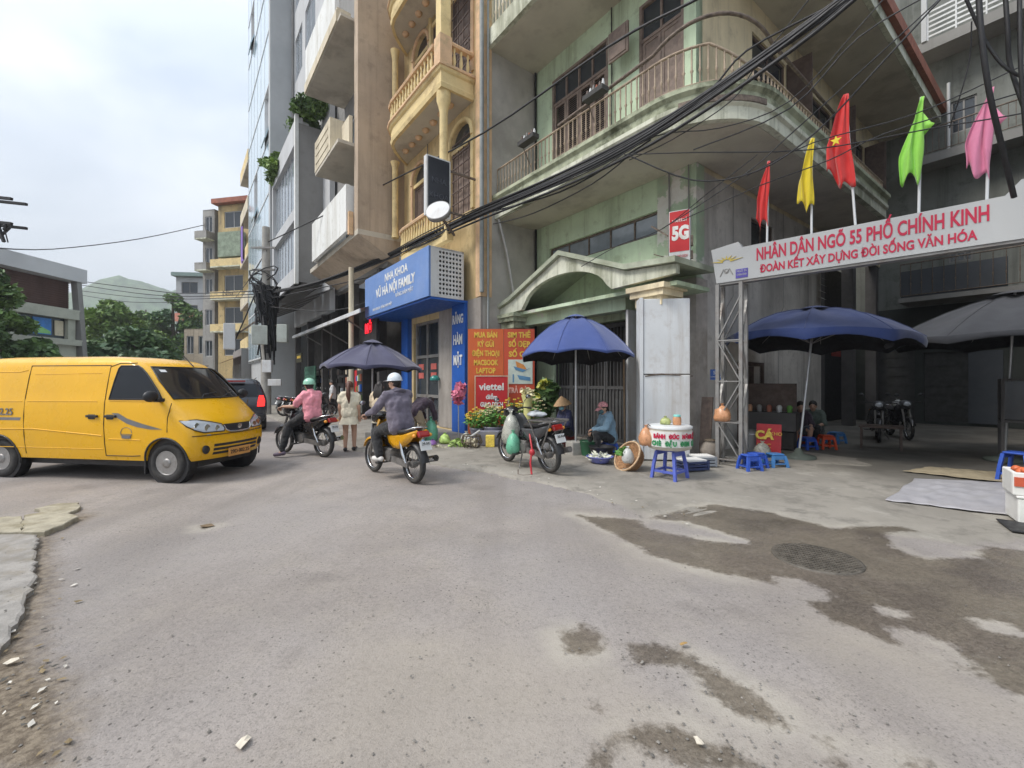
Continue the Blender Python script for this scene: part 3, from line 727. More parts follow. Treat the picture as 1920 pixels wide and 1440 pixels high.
# ================================================================ yellow house
yh = sthing('yellow_balcony_house', 'narrow yellow house with orange trim, bowed balconies and arched windows', 'house', -7.8, -1.9)
YW = [(-9.7, -8.6, 6.6, 9.1), (-6.95, -5.75, 6.5, 9.2), (-9.6, -8.5, 10.4, 13.5), (-8.25, -7.3, 10.4, 13.9), (-6.95, -5.75, 10.4, 13.9), (-9.7, -5.7, 14.6, 17), (-9.7, -6.5, .1, 3.6)]
mb = MB(); grid_wall(mb, -10.5, -5.2, 0, 22, YW, -.25, 0); put(mb, FR(-1.9)).build('front_wall', YEL, yh)
mb = MB().box(-5.24, -5.19, -1.9, 8, 0, 22); mb.build('side_wall', GREY_PL, yh)
MB().box(-10.3, -5.4, -1.6, 2, .1, 3.5).box(-10.3, -5.4, -1.6, 2, 6, 20).build('interior', DARKIN, yh)
MB().box(-5.42, -5.17, -1.98, -1.6, 3.9, 22).build('pilaster', ORNG, yh)
for k in range(26): pass
for i, q in enumerate(YW[:5]):
    a0, a1, z0, z1 = q; zs = z1 - (a1 - a0) * .5 - .12
    f = shutters(yh, FR(-1.9), a0, a1, z0, zs, leaves=2, m=BROWNW if i != 1 else BROWNW2, slats=False, d=-.1)
    mid = (a0 + a1) / 2; r = (a1 - a0) / 2
    fan = [(mid + r * math.cos(R(t)), zs + .12 + (z1 - zs - .12) * math.sin(R(t)) ** .9) for t in range(0, 181, 20)]
    mb = MB().prism([(a0, zs + .12)] + [(a, z) for a, z in reversed(fan)] + [(a1, zs + .12)], -.12, -.10, 'y'); put(mb, FR(-1.9)).build('fanlight', GLASSD, f, off=ORG[yh.name])
    sp = [(a0 - .01, z1 + .01)] + [(a, z) for a, z in reversed(fan)] + [(a1 + .01, z1 + .01)]
    for half in (0, 1):
        pl = ([(a0, z1)] + [(a, z) for a, z in reversed(fan) if a <= mid + 1e-4]) if not half else ([(a1, z1)] + [(a, z) for a, z in fan if a >= mid - 1e-4])
        mb = MB().prism(pl if half else pl, -.2, .004, 'y'); put(mb, FR(-1.9)).build('spandrel', YEL, yh)
    mb = MB().box(a0, a1, -.14, .0, zs, zs + .12); put(mb, FR(-1.9)).build('transom', YELP, f, off=ORG[yh.name])
    mb = MB().box(a0 - .14, a0 - .001, 0, .05, z0, zs + .3).box(a1 + .001, a1 + .14, 0, .05, z0, zs + .3)
    mb.tube([(mid + (r + .07) * math.cos(R(t)), .03, zs + .12 + (z1 - zs - .05) * math.sin(R(t)) ** .9) for t in range(0, 181, 15)], .07, 6); put(mb, FR(-1.9)).build('window_surround', YELP if i % 2 else ORNG, yh)
    if i in (1, 4):
        mb = MB()
        for k in range(6): mb.box(a0 + .08, a1 - .08, .0, .03, z0 + .4 + k * .36, z0 + .43 + k * .36)
        for k in range(4): mb.box(a0 + .15 + k * (a1 - a0 - .3) / 3 - .012, a0 + .15 + k * (a1 - a0 - .3) / 3 + .012, .0, .024, z0, zs)
        put(mb, FR(-1.9)).build('window_grille', BROWNW, yh)
def bow(depth, x0, x1, yb, n=14, sq=.72):
    P = []
    for k in range(n + 1):
        t = k / n; x = x0 + (x1 - x0) * t; P.append([x, yb - depth * (math.sin(math.pi * min(t / (2 * (1 - sq)), .5)) if t < 1 - sq else 1.0)])
    out = []
    for k, (x, y) in enumerate(P):
        a = P[max(k - 1, 0)]; b = P[min(k + 1, n)]; dx, dy = b[0] - a[0], b[1] - a[1]; l = math.hypot(dx, dy); out.append((x, y, dy / l, -dx / l))
    return out
def bowed_balcony(z, depth, x0, x1, floor_h=.55, rail=.75):
    p = bow(depth, x0, x1, -1.9); p2 = p + [(x1, -1.92, 1, 0)]
    p2[-2] = (x1, p[-1][1], .7071, -.7071)
    fp = [(a, b) for a, b, *_ in p] + [(x1, -1.9), (x0, -1.9)]
    MB().prism(fp, z, z + .05, 'z').build('balcony_floor', SOFFIT, yh)
    mb = MB(); sweep(mb, p2, [(-.1, z - .02), (.0, z - .02), (.03, z + .1), (.0, z + .14), (.0, z + floor_h - .14), (.06, z + floor_h - .1), (.1, z + floor_h), (-.1, z + floor_h)]); mb.build('balcony_fascia', YELP, yh)
    mb = MB(); sweep(mb, p2, [(.03, z + floor_h - .05), (.13, z + floor_h - .02), (.13, z + floor_h + .05), (-.05, z + floor_h + .05)]); mb.build('balcony_moulding', ORNG, yh)
    balustrade(yh, [q for q in p2[1:-2]] , z + floor_h + .05, z + floor_h + rail, YELP, ORNG, step=.22, r=.055)
    balustrade(yh, [(x1 - .05, p[-1][1] + .1, 1, 0), (x1 - .05, -1.95, 1, 0)], z + floor_h + .05, z + floor_h + rail, YELP, ORNG, step=.22, r=.055)
    MB().box(x1 - .3, x1 + .06, p[-1][1] - .06, p[-1][1] + .3, z + floor_h, z + floor_h + rail + .08).build('balcony_post', ORNG, yh)
    for k in range(7): MB().ell((x0 + 1.0 + k * (x1 - x0 - 1.6) / 6, -2.35, z - .02), (.14, .12, .09), 8, 4).build('soffit_rosette', ORNG, yh)
bowed_balcony(9.55, 1.05, -10.35, -5.62)
bowed_balcony(13.6, 1.05, -10.35, -5.62, rail=.8)
p = bow(.6, -10.3, -6.1, -1.9)
mb = MB(); sweep(mb, p, [(-.2, 5.6), (0, 5.6), (.03, 5.85), (-.2, 5.9)]); mb.build('balcony_fascia', YELP, yh)
balustrade(yh, p[1:], 5.9, 6.75, YELP, ORNG, step=.19, r=.055)
MB().lathe([(.14, 6.7), (.12, 6.9), (.115, 9.0), (.15, 9.15), (.2, 9.3), (.2, 9.56)], 14, c=(-5.85, -2.75, 0)).build('column', YELP, yh)
MB().box(-6.02, -5.72, -2.9, -2.6, 10.85, 13.6).build('column', YELP, yh)
MB().lathe([(.13, 6.75), (.11, 7), (.11, 9.3), (.17, 9.5)], 12, c=(-10.28, -2.35, 0)).build('column', YELP, yh)
MB().lathe([(.12, 10.3), (.11, 10.5), (.11, 13.2), (.17, 13.55)], 12, c=(-10.28, -2.35, 0)).build('column', YELP, yh)
mb = MB().tube([(-5.12, -1.97, 4), (-5.12, -1.97, 21)], .06, 8).tube([(-5.06, -1.8, 3), (-5.06, -1.8, 21)], .035, 6); mb.build('drainpipe', mat("pipe_grey", (.25, .27, .27), .6), yh)
# ground floor: blue portal
BLUE = mat("sign_blue", (.045, .15, .50), .45, var=.06, sc=2, dirt=.15, dc=(.3, .33, .4), ds=1)
BLUED = mat("portal_blue", (.015, .10, .42), .5, var=.06)
MB().box(-6.62, -5.88, -2.06, -1.9, .05, 3.87).build('blue_pier', BLUED, yh)
MB().box(-10.4, -9.85, -2.06, -1.9, .05, 3.87).build('blue_pier', BLUED, yh)
MB().box(-11.0, -5.86, -3.14, -1.91, 3.80, 3.86).build('portal_soffit', BLUED, yh)
for i, t in enumerate(('RĂNG', 'HÀM', 'MẶT')): 
    lettering(t, .36 if i == 0 else .40, yh, WHITER, (-6.25 + 7.8, -2.075 + 1.9, 3.36 - i * .60), (R(90), 0, 0), sx=.62, bold=.012)
sd = sthing('clinic_door', 'grey framed glass door with red stickers under the blue sign', 'door', -8.5, -1.75)
mb = MB()
for a0, a1, z0, z1 in ((-9.6, -9.5, .1, 3.6), (-8.75, -8.67, .1, 3.6), (-7.9, -7.8, .1, 3.6), (-9.5, -7.9, 3.5, 3.6), (-9.5, -7.9, 2.35, 2.45), (-9.5, -7.9, 1.0, 1.1), (-9.5, -7.9, .1, .2)): mb.box(a0, a1, -1.85, -1.77, z0, z1)
mb.build('door_frame', GREYST, sd)
MB().box(-9.5, -7.9, -1.80, -1.79, .2, 3.5).build('glass', GLASSD, sd)
MB().box(-5.87, -5.18, -1.97, -1.901, .0, 3.88).build('grey_pier', GREY_R, yh)
RED = mat("sign_red", (.52, .02, .025), .5, var=.05)
PINKL = mat("faded_red_print", (.5, .12, .10), .6)
for x in (-9.25, -8.3):
    for z in (1.65, 1.95): MB().box(x - .2, x + .2, -1.815, -1.805, z, z + .2).build('sticker', PINKL, sd)
MB().box(-7.7, -6.65, -1.92, -1.7, .1, 3.8).build('side_wall', GREY_R, sd)

# big blue sign box
bs = sthing('shop_sign', 'large blue dental clinic sign box with perforated white end', 'sign', -8.4, -3.2, 3.87)
SIGNB = mat("sign_blue_print", (.13, .24, .52), .4, var=.06, sc=.9, dirt=.2, dc=(.3, .36, .5), ds=.8)
MB().box(-11.0, -5.86, -3.20, -3.14, 3.87, 5.24).build('face_panel', SIGNB, bs)
MB().box(-11.0, -5.86, -3.139, -2.1, 5.19, 5.24).build('top_panel', STEELW, bs)
mb = MB(); n1, n2 = 7, 10; y0, y1, z0, z1 = -3.14, -2.1, 3.87, 5.24; gy0 = y0 + .24; cw = (y1 - .06 - gy0) / n1; ch = (z1 - z0 - .12) / n2
mb.box(-5.90, -5.86, y0, gy0, z0, z1).box(-5.90, -5.86, y1 - .06, y1, z0, z1).box(-5.90, -5.86, gy0, y1 - .06, z0, z0 + .06).box(-5.90, -5.86, gy0, y1 - .06, z1 - .06, z1)
for i in range(n1):
    for j in range(n2):
        yc, zc = gy0 + cw * (i + .5), z0 + .06 + ch * (j + .5)
        sq = [(yc + cw / 2 * a, zc + ch / 2 * b) for a, b in ((1, 0), (1, 1), (0, 1), (-1, 1), (-1, 0), (-1, -1), (0, -1), (1, -1))]
        ci = [(yc + .040 * math.cos(R(45 * k)), zc + .040 * math.sin(R(45 * k))) for k in range(8)]
        for k in range(8):
            k2 = (k + 1) % 8; mb.add([(-5.86, *sq[k]), (-5.86, *sq[k2]), (-5.86, *ci[k2]), (-5.86, *ci[k])], [(0, 1, 2, 3)])
            mb.add([(-5.86, *ci[k]), (-5.86, *ci[k2]), (-5.90, *ci[k2]), (-5.90, *ci[k])], [(0, 1, 2, 3)])
mb.build('perforated_panel', STEELW, bs)
MB().box(-5.98, -5.93, y0, y1, z0, z1).build('backing', BLKIN, bs)
oy = (-3.205 + 3.2)
lettering('NHA KHOA', .34, bs, WHITER, (.25, oy, 1.06), (R(90), 0, 0), bold=.008)
lettering('VŨ HÀ NỘI FAMILY', .38, bs, WHITER, (.1, oy, .66), (R(90), 0, 0), sx=.95, bold=.012)
lettering('RĂNG HÀM MẶT', .17, bs, WHITER, (.9, oy, .36), (R(90), 0, 0))
lettering('NHA KHOA  RĂNG HÀM MẶT', .13, bs, WHITER, (-.9, oy, .16), (R(90), 0, 0))

# vertical light-box sign and satellite dish on the yellow house
lb = sthing('vertical_light_box', 'tall black hanging light box sign with white edge on yellow house', 'sign', -5.45, -3.15, 5.8)
MB().box(-5.53, -5.37, -3.5, -2.8, 5.88, 7.42).build('case', STEELW, lb)
MB().box(-5.368, -5.362, -3.46, -2.84, 5.92, 7.38).build('face', mat("black_acrylic", (.02, .022, .03), .25), lb)
MB().bar((-5.45, -2.8, 7.2), (-5.45, -1.95, 7.2), .05).bar((-5.45, -2.8, 6.1), (-5.45, -1.95, 6.1), .05).build('bracket', IRON, lb)
PALE = mat("dim_lettering", (.06, .065, .08), .4)
for i, t in enumerate(('NHA', 'KHOA')): lettering(t, .2, lb, PALE, (.091, .0, 1.0 - i * .4), (R(90), 0, R(90)))
dsh = thing('satellite_dish', 'round white satellite dish with dark rim below the black sign', 'dish', PD(822, 397, 10.9), R(-12))
q = Euler((R(62), 0, 0)).to_matrix()
mb = MB().lathe([(.01, -.05), (.15, -.03), (.26, .02), (.30, .06)], 24); mb.v = [tuple(q @ Vector(p)) for p in mb.v]; mb.build('reflector', STEELW, dsh)
mb = MB().lathe([(.30, .055), (.32, .06), (.31, -.06), (.2, -.1), (.05, -.12)], 24); mb.v = [tuple(q @ Vector(p)) for p in mb.v]; mb.build('housing', GREYST, dsh)
MB().bar((0, .1, -.05), (.1, .9, -.3), .05).build('arm', IRON, dsh)

# ================================================================ tan building with white balconies
tb = sthing('tan_building', 'tan rendered building with overhanging bay and white sloping balconies', 'building', -14, -2.6)
MB().box(-10.9, -10.5, -3.62, -1.5, 6.9, 24).build('bay_end_wall', TANR, tb)
mb = MB(); TW = [(-13.2, -11.6, 7.2, 9.3), (-13.2, -11.6, 10.9, 13.4), (-13.2, -11.6, 15.2, 17.6), (-16.4, -14.4, 7.2, 9.3), (-16.4, -14.4, 10.9, 13.4), (-16.4, -14.4, 15.2, 17.6)]
grid_wall(mb, -18.6, -10.9, 5.9, 24, TW, -.25, 0); put(mb, FR(-2.4)).build('front_wall', GREYD, tb)
for w in TW: window(tb, FR(-2.4), *w, fm=ALU, cols=3)
MB().box(-17.6, -10.5, -3.62, -1.3, 6.72, 6.9).build('overhang_soffit', SOFFIT, tb)
mb = MB(); mb.add([(-17.6, -3.6, 6.72), (-10.5, -3.6, 6.72), (-10.5, -2.1, 5.9), (-17.6, -2.1, 5.9), (-17.6, -2.05, 6.72), (-10.5, -2.05, 6.72)], [(0, 1, 2, 3), (1, 5, 2), (0, 3, 4), (3, 2, 5, 4)]); mb.build('sloped_soffit', TANR, tb)
def white_balcony(x0, x1, xr, y0, y1, z0, z1, m):
    mb = MB().box(x0, x1, y0, y0 + .12, z0, z1).box(x1 - .12, x1, y0 + .12, y1, z0 + .001, z1 - .001).box(x1, xr, y1 - .12, y1, z0, z1 - .25)
    mb.build('balcony_parapet', m, tb)
    MB().box(x0, xr, y0 + .02, -2.4, z0 - .12, z0 - .002).build('balcony_slab', SOFFIT, tb)
    mb = MB()
    for k in range(3): mb.box(x0 + .2, x1 - .25, y0 - .02, y0 - .001, z0 + .25 + k * .32, z0 + .33 + k * .32)
    mb.build('balcony_band', CREAMB, tb)
white_balcony(-14.15, -11.85, -10.9, -4.2, -3.68, 10.05, 11.25, CREAMB)
mb = MB().box(-16.2, -11.1, -3.85, -3.72, 6.92, 8.62); mb.build('balcony_parapet', WHITER, tb); MB().box(-11.08, -10.92, -3.8, -3.64, 6.8, 7.6).build('balcony_post', ORNG, tb)
mb = MB().box(-16.2, -16.05, -3.72, -2.4, 6.92, 8.6).box(-11.25, -11.1, -3.72, -2.4, 6.92, 8.6); mb.build('balcony_parapet', WHITER, tb)
mb = MB().box(-16.3, -11.6, -4.1, -3.95, 14.55, 16.4); mb.build('balcony_parapet', WHITER, tb)
mb = MB().box(-16.35, -11.3, -4.14, -4.101, 14.45, 14.85).box(-11.59, -11.3, -4.1, -3.62, 14.45, 14.95); mb.build('balcony_band', CREAMB, tb)
MB().box(-16.3, -10.9, -4.09, -2.4, 14.4, 14.5).build('balcony_slab', SOFFIT, tb)
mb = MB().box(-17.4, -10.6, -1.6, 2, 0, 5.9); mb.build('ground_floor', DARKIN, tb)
mb = MB()
for x in (-11.6, -14.9, -18.2): mb.box(x - .12, x + .12, -2.5, -2.2, 0, 5.9)
mb.build('column', GREYDK, tb)
# ================================================================ grey building with planted block
gb = sthing('grey_block_building', 'tall grey building with a projecting window block and roof planter', 'building', -22, -3)
GW = [(-25.6, -23.6, 16, 18.6), (-22.8, -20.4, 16, 18.6), (-25.6, -23.6, 20.5, 23.2), (-22.8, -20.4, 20.5, 23.2), (-25.6, -23.6, 25, 27.8), (-22.8, -20.4, 25, 27.8)]
mb = MB(); grid_wall(mb, -26, -17.5, 5, 34, GW, -.25, 0); put(mb, FR(-2.75)).build('front_wall', GREYB, gb)
for w in GW: window(gb, FR(-2.75), *w, fm=ALU, gm=GLASSW, cols=2)
BW = [(-25.7, -19.2, 10.3, 13.5), (-25.4, -19.3, 7.3, 9.7)]
mb = MB(); grid_wall(mb, -26, -18.8, 6.5, 14.7, BW, -.3, 0); put(mb, FR(-4)).build('block_front', GREYB, gb)
MB().box(-18.82, -18.78, -3.99, -2.75, 6.5, 14.4).build('block_side_shaded', GREYD, gb)  # side face darker than the front: its shade is put into the grey
MB().box(-26, -18.85, -3.9, -2.75, 14.3, 14.4).build('block_slab', GREYD, gb); MB().box(-26, -18.85, -3.9, -2.75, 6.5, 6.6).build('block_slab', GREYD, gb)
for w in BW: window(gb, FR(-4), *w, d=-.2, fm=ALU, gm=GLASSW, cols=7, fw=.09)
MB().box(-19.0, -18.74, -4.06, -3.9, 6.4, 14.8).build('corner_fin', WHITER, gb)
mb = MB().box(-26, -18, -1.9, 2, 0, 6.4); mb.build('ground_floor', DARKIN, gb)
mb = MB()
for k in range(5): mb.add([(-25.5 + k * 1.7, -4.9, 5.0), (-24.0 + k * 1.7, -4.9, 5.0), (-24.0 + k * 1.7, -2.6, 6.1), (-25.5 + k * 1.7, -2.6, 6.1)], [(0, 1, 2, 3)])
mb.build('entrance_canopy', GREYDK, gb)
mb = MB()
for x in (-19.2, -22.4, -25.8): mb.box(x - .14, x + .14, -2.7, -2.4, 0, 6.5)
mb.build('column', GREYDK, gb)
# ================================================================ glass tower
gt = sthing('glass_tower', 'tall pale blue glass fronted tower with opened windows', 'building', -33, -4)
MB().box(-37.2, -26.2, -3.9, 6, 0, 42).build('wall', GREYB, gt)
MB().box(-26.6, -26.1, -4.1, -2.0, 0, 42).build('end_wall', mat("tower_side", (.42, .435, .44), .85, var=.05, sc=.8, dirt=.15, dc=(.3, .3, .3)), gt)
NX, NZ = 6, 11; pw, ph = 10.5 / NX, 38 / NZ
pm = MB().box(.03, pw - .03, -.03, .03, .05, ph - .05).mesh('glass_panel', GLASSB)
for i in range(NX):
    for j in range(NZ):
        o = D.objects.new('glass_panel', pm); COL.objects.link(o); o.parent = gt; o.location = (-37.15 + i * pw + 33, -.06, 3.2 + j * ph)
        if (i * 7 + j * 5) % 13 == 3: o.rotation_euler = (R(-16), 0, 0); o.location.y -= .25
mb = MB()
for i in range(NX + 1): mb.box(-37.15 + i * pw - .03, -37.15 + i * pw + .03, -4.1, -3.9, 3, 42)
for j in range(NZ + 1): mb.box(-37.15, -26.65, -4.12, -3.9, 3.2 + j * ph - .05, 3.2 + j * ph + .05)
mb.build('glazing_frame', STEELW, gt)

# small things fixed to the facades
PLANTD = mat("planter_dark", (.05, .048, .045), .7)
for (u, v, b, l, w) in ((996, 262, -1.62, 'dark planter tray hooked on the green balcony rail, far end', .6), (1122, 176, -1.62, 'blue grey tray with bottles hooked on the green balcony rail', .55)):
    p = PB(u, v, b); t = thing('hanging_tray', l, 'planter', p, TH); MB().box(-w / 2, w / 2, -.2, .0, -.1, .0).build('tray', PLANTD, t); mb = MB()
    r = random.Random(u)
    for k in range(6): MB().lathe([(.03, 0), (.034, .07), (.016, .11 + .05 * r.random())], 8, c=(-w / 2 + .06 + k * (w - .12) / 5, -.1, 0)).build('pot', (BROWNW, STEELW, GREYD, TERRA)[k % 4], t)
    MB().bar((-w / 2, 0, -.1), (-w / 2, .25, -.5), .02).build('bracket', IRON, t)

for (x, y, z0, z1, r, par) in ((-5.1, -.06, 0, 10.8, .035, gh), (-.6, -.05, 3.9, 6.1, .018, gh), (-.14, -.05, 3.8, 6.1, .014, gh), (-2.2, -.05, 7, 10.8, .016, gh), (-8.45, -1.96, 6, 9.5, .02, yh), (-11.9, -2.46, 6.9, 20, .04, tb), (-25.9, -2.85, 14.7, 30, .06, gb)):
    MB().tube([(x, y, z0), (x + .01, y, (z0 + z1) / 2), (x, y, z1)], r, 6).build('conduit', (GREYD, BLKIN, STEELW)[int(z1) % 3], par)
for y in (1.2, 3.9, 5.6): MB().tube([(.03, y, 0.1), (.03, y, 3.2), (.035, y + .3, 3.5), (.035, y + .3, 6.0)], .006, 5).build('wall_cable', GREYD, gh)
# ================================================================ back of the alley
ah = sthing('alley_end_house', 'dark grey house closing the end of the alley with ledges and balconies', 'house', 2.5, 13.3)
BW_ = [(1.95, 2.6, 10.3, 11.45), (1.9, 2.5, 5.75, 6.3), (-.2, 1.0, .1, 3.0), (1.25, 2.4, .1, 2.6)]
lo, hi = MB(), MB(); grid_wall(lo, -2.5, 8, 0, 4.3, [q for q in BW_ if q[2] < 4], -.25, 0); put(lo, FR(13.25)).build('lower_wall', BSHADE, ah); grid_wall(hi, -2.5, 8, 4.301, 22, [q for q in BW_ if q[2] > 4], -.25, 0); put(hi, FR(13.25)).build('upper_wall', mat('back_house_upper', (.19, .20, .185), .9, var=.12, sc=.8, dirt=.7, dc=(.07, .075, .065), ds=.6, streak=True), ah)  # one wall in two greys, the lower darkened to carry the alley's shade
MB().box(-2, 7, 13.6, 16, .1, 20).build('interior', BLKIN, ah)
window(ah, FR(13.25), *BW_[0], fm=GREYD, cols=2, rows=1); window(ah, FR(13.25), *BW_[1], fm=GREYD, cols=3)
for q in BW_[2:]:
    mb = MB().box(q[0], q[1], -.2, -.12, q[2], q[3])
    for k in range(7): mb.box(q[0] + .02, q[1] - .02, -.12, -.10, q[2] + .2 + k * .36, q[2] + .23 + k * .36)
    put(mb, FR(13.25)).build('roller_door', mat("dark_door", (.05, .05, .048), .7, var=.2), ah)
mb = MB().box(2.4, 3.2, 0, .06, .1, 2.6); put(mb, FR(13.25)).build('pale_panel', BBLUE, ah)
for z, h, dep in ((4.35, .16, 1.3), (9.2, .3, .9), (13.1, .35, 1.0)):
    MB().box(.8, 7.5, 13.25 - dep, 13.24, z, z + h).build('ledge', GREYD, ah)
MB().box(.86, 3.4, 11.97, 12.02, 4.52, 5.45).build('balcony_panel', BBLUE, ah)
railing(ah, [(.85, 11.95, 0, -1), (3.6, 11.95, 0, -1), (7, 11.95, 0, -1)], 4.5, 5.7, IRON, step=.28, bw=.025)
railing(ah, [(1.3, 12.4, 0, -1), (3.4, 12.4, 0, -1), (7, 12.4, 0, -1)], 9.5, 10.4, IRON, step=.16, bw=.02)
mb = MB()
for k in range(6): mb.box(1.5, 7, 12.27, 12.30, 13.55 + k * .17, 13.61 + k * .17)
for k in range(8): mb.box(1.5 + k * .7, 1.54 + k * .7, 12.25, 12.32, 13.45, 14.5)
mb.build('white_grille', STEELW, ah)
MB().box(1.36, 1.5, 12.2, 12.36, 13.45, 16).build('post', GREYB, ah)
MB().tube([(1.95, 12.9, 9.5), (1.95, 12.9, 12)], .05, 6).build('drainpipe', GREYB, ah)
rb = sthing('unseen_alley_house', 'tall dark house along the right side of the alley', 'house', 7, 5)  # out of view; built and sized for the shade it gives the alley
MB().box(6.4, 9.5, .5, 13, 0, 11).build('wall', BSHADE, rb)
for z in (4.2, 7.8): MB().box(5.8, 6.39, 1, 12, z, z + .2).build('balcony_slab', GREYD, rb); MB().box(5.8, 5.88, 1, 12, z + .201, z + 1).build('balcony_parapet', GREYD, rb)

# ================================================================ far buildings
def far_house(name, label, x, y, rz, w, dep, h, m, floors, wm=None, roof=None, bal=None, cat='house', win=2, shop=None, balm=None):
    t = thing(name, label, cat, (x, y, 0), rz)
    fh = h / floors; holes = []
    for f in range(1, floors):
        for k in range(win):
            c = -w / 2 + w * (k + .5) / win; holes.append((c - w / win * .3, c + w / win * .3, f * fh + .9, f * fh + fh * .78))
    mb = MB(); grid_wall(mb, -w / 2, w / 2, 0, h, holes, -.2, 0); put(mb, FR(0)); mb.box(-w / 2, -w / 2 + .15, .2, dep, 0, h - .01).box(w / 2 - .15, w / 2, .2, dep, 0, h - .01).box(-w / 2, w / 2, .0, dep, h - .12, h).box(-w / 2, w / 2, dep, dep + .15, 0, h)
    mb.build('wall', m, t)
    MB().box(-w / 2 + .2, w / 2 - .2, .8, 1, 0, h - .2).build('interior', DARKIN, t)
    for q in holes: window(t, FR(0), *q, d=-.1, fm=wm or GREYB, gm=GLASSD, cols=2, fw=.07)
    if bal:
        for f in bal:
            MB().box(-w / 2, w / 2, -1.0, -.01, f * fh - .12, f * fh).build('balcony_slab', SLAB_W, t)
            MB().box(-w / 2, w / 2, -1.0, -.9, f * fh, f * fh + .75).box(-w / 2, -w / 2 + .08, -.9, -.01, f * fh, f * fh + .75).box(w / 2 - .08, w / 2, -.9, -.01, f * fh, f * fh + .75).build('balcony_parapet', balm or m, t)
    if roof: MB().box(-w / 2 - .3, w / 2 + .3, -.6, dep + .2, h + .005, h + .5).add([(-w / 2 - .3, -.6, h + .5), (w / 2 + .3, -.6, h + .5), (0, dep / 2, h + 1.4)], [(0, 1, 2)]).build('roof', roof, t)
    if shop: MB().box(-w / 2 + .3, w / 2 - .3, -.05, -.01, .2, fh * .75).build('shopfront', shop, t)
    return t
yf = far_house('yellow_tube_house', 'narrow tall yellow house with terracotta eaves far down the street', -29.6, 46.5, R(-12), 3.9, 9, 20.4, mat('weathered_yellow', (.50, .38, .19), .9, var=.15, sc=.8, dirt=.9, dc=(.17, .14, .10), ds=.5, streak=True), 6, roof=TERRA, bal=(2, 3, 4), win=1, balm=YELP)
lettering('Nha', .8, yf, BROWNW, (.3, -1.03, 10.7), (R(90), 0, 0))
MB().box(-1.2, 1.6, -.8, -.1, 14.6, 17.2).build('laundry_screen', mat("grey_green_net", (.24, .29, .22), .9, var=.3, sc=2), yf)
far_house('grey_tube_house', 'thin grey weathered house left of the tall yellow house', -32.6, 47, R(-12), 1.5, 9, 20, mat('weathered_grey', (.33, .32, .30), .9, var=.15, sc=.8, dirt=.9, dc=(.12, .11, .10), ds=.5, streak=True), 6, bal=(4, 5), win=1)
sh = far_house('small_grey_house', 'small pale grey house with tin roof far down the street', -44.6, 60.5, R(6), 3.5, 8, 16.0, mat("far_grey", (.40, .41, .42), .85, var=.1, sc=.7), 5, roof=mat("tin_green", (.2, .27, .25), .6), win=1, wm=GREYD)
mb = MB(); mb.add([(-2, -1.8, 9.6), (2, -1.8, 9.6), (1.8, 0, 11), (-1.8, 0, 11)], [(0, 1, 2, 3)]).build('awning_roof', TERRA, sh)
far_house('teal_shop_house', 'low shop house with teal shutters under the small grey house', -41.4, 55.2, R(0), 3.2, 6, 6.0, mat("far_white", (.55, .56, .55), .8), 2, win=2, shop=mat("teal_shutter", (.06, .33, .32), .6))
far_house('tan_shop_house', 'low tan shop house with dark shopfront before the yellow house', -34.4, 48.5, R(-5), 4.2, 4, 7.4, mat('weathered_tan', (.42, .36, .28), .9, var=.15, sc=.8, dirt=.9, dc=(.16, .13, .10), ds=.5, streak=True), 2, win=3, shop=DARKIN)
ch = sthing('cream_balcony_house', 'cream house with protruding balconies and purple cloth beside the glass tower', 'house', -40, -3)
mb = MB(); CW = [(-42.4, -38, 5 + 3.9 * k, 7.6 + 3.9 * k) for k in range(5)]; grid_wall(mb, -43, -37.3, 0, 24.5, CW, -.25, 0); put(mb, FR(-2.9)).build('wall', CREAM, ch)
MB().box(-42.9, -37.4, -2.4, 1, .1, 24).build('interior', DARKIN, ch); MB().box(-43.05, -43.0, -2.9, 3, 0, 24.4).build('side_wall', GREY_R, ch)
for k in range(5):
    z = 4.4 + 3.9 * k
    MB().box(-43, -37.3, -4.15, -2.91, z - .2, z).build('balcony_slab', SOFFIT, ch); MB().box(-43, -37.3, -4.15, -4.0, z, z + .9).build('balcony_parapet', CREAMB if k % 2 else YELP, ch); MB().box(-37.4, -37.3, -4.0, -2.91, z, z + .9).build('balcony_parapet', CREAMB, ch)
    window(ch, FR(-2.9), *CW[k], fm=BROWNW, cols=3)
pc = MB()
pc.loft([[(-41.5 + k * .42, -4.22 + .1 * math.sin(k * 2.3), z) for k in range(6)] for z in (15.3, 14.3, 13.0, 12.2)], ring_closed=False)
tag(pc.build('hanging_cloth', mat("purple_cloth", (.16, .05, .42), .9, sheen=.3), None, off=(-40.5, -4.2, 12.2), loc=SW(-40.5, -4.2, 12.2), rot=(0, 0, TH)), 'purple cloth hung out to dry on the cream balcony', 'cloth')
gw = sthing('shuttered_shop', 'dark grey shuttered shop front below the cream house', 'shop', -41, -4.6)
MB().box(-44.5, -37.3, -4.6, -2.95, 0, 4.3).build('wall', GREYD, gw)
for x in (-44.2, -40.8):
    mb = MB().box(x, x + 3, -4.66, -4.61, .2, 3)
    for k in range(8): mb.box(x, x + 3, -4.685, -4.661, .35 + k * .34, .4 + k * .34)
    mb.build('roller_shutter', GREYST, gw)
mb = MB(); mb.add([(-44.5, -5.9, 3.1), (-37.3, -5.9, 3.1), (-37.3, -4.61, 3.7), (-44.5, -4.61, 3.7)], [(0, 1, 2, 3)]).build('awning', TERRA, gw)

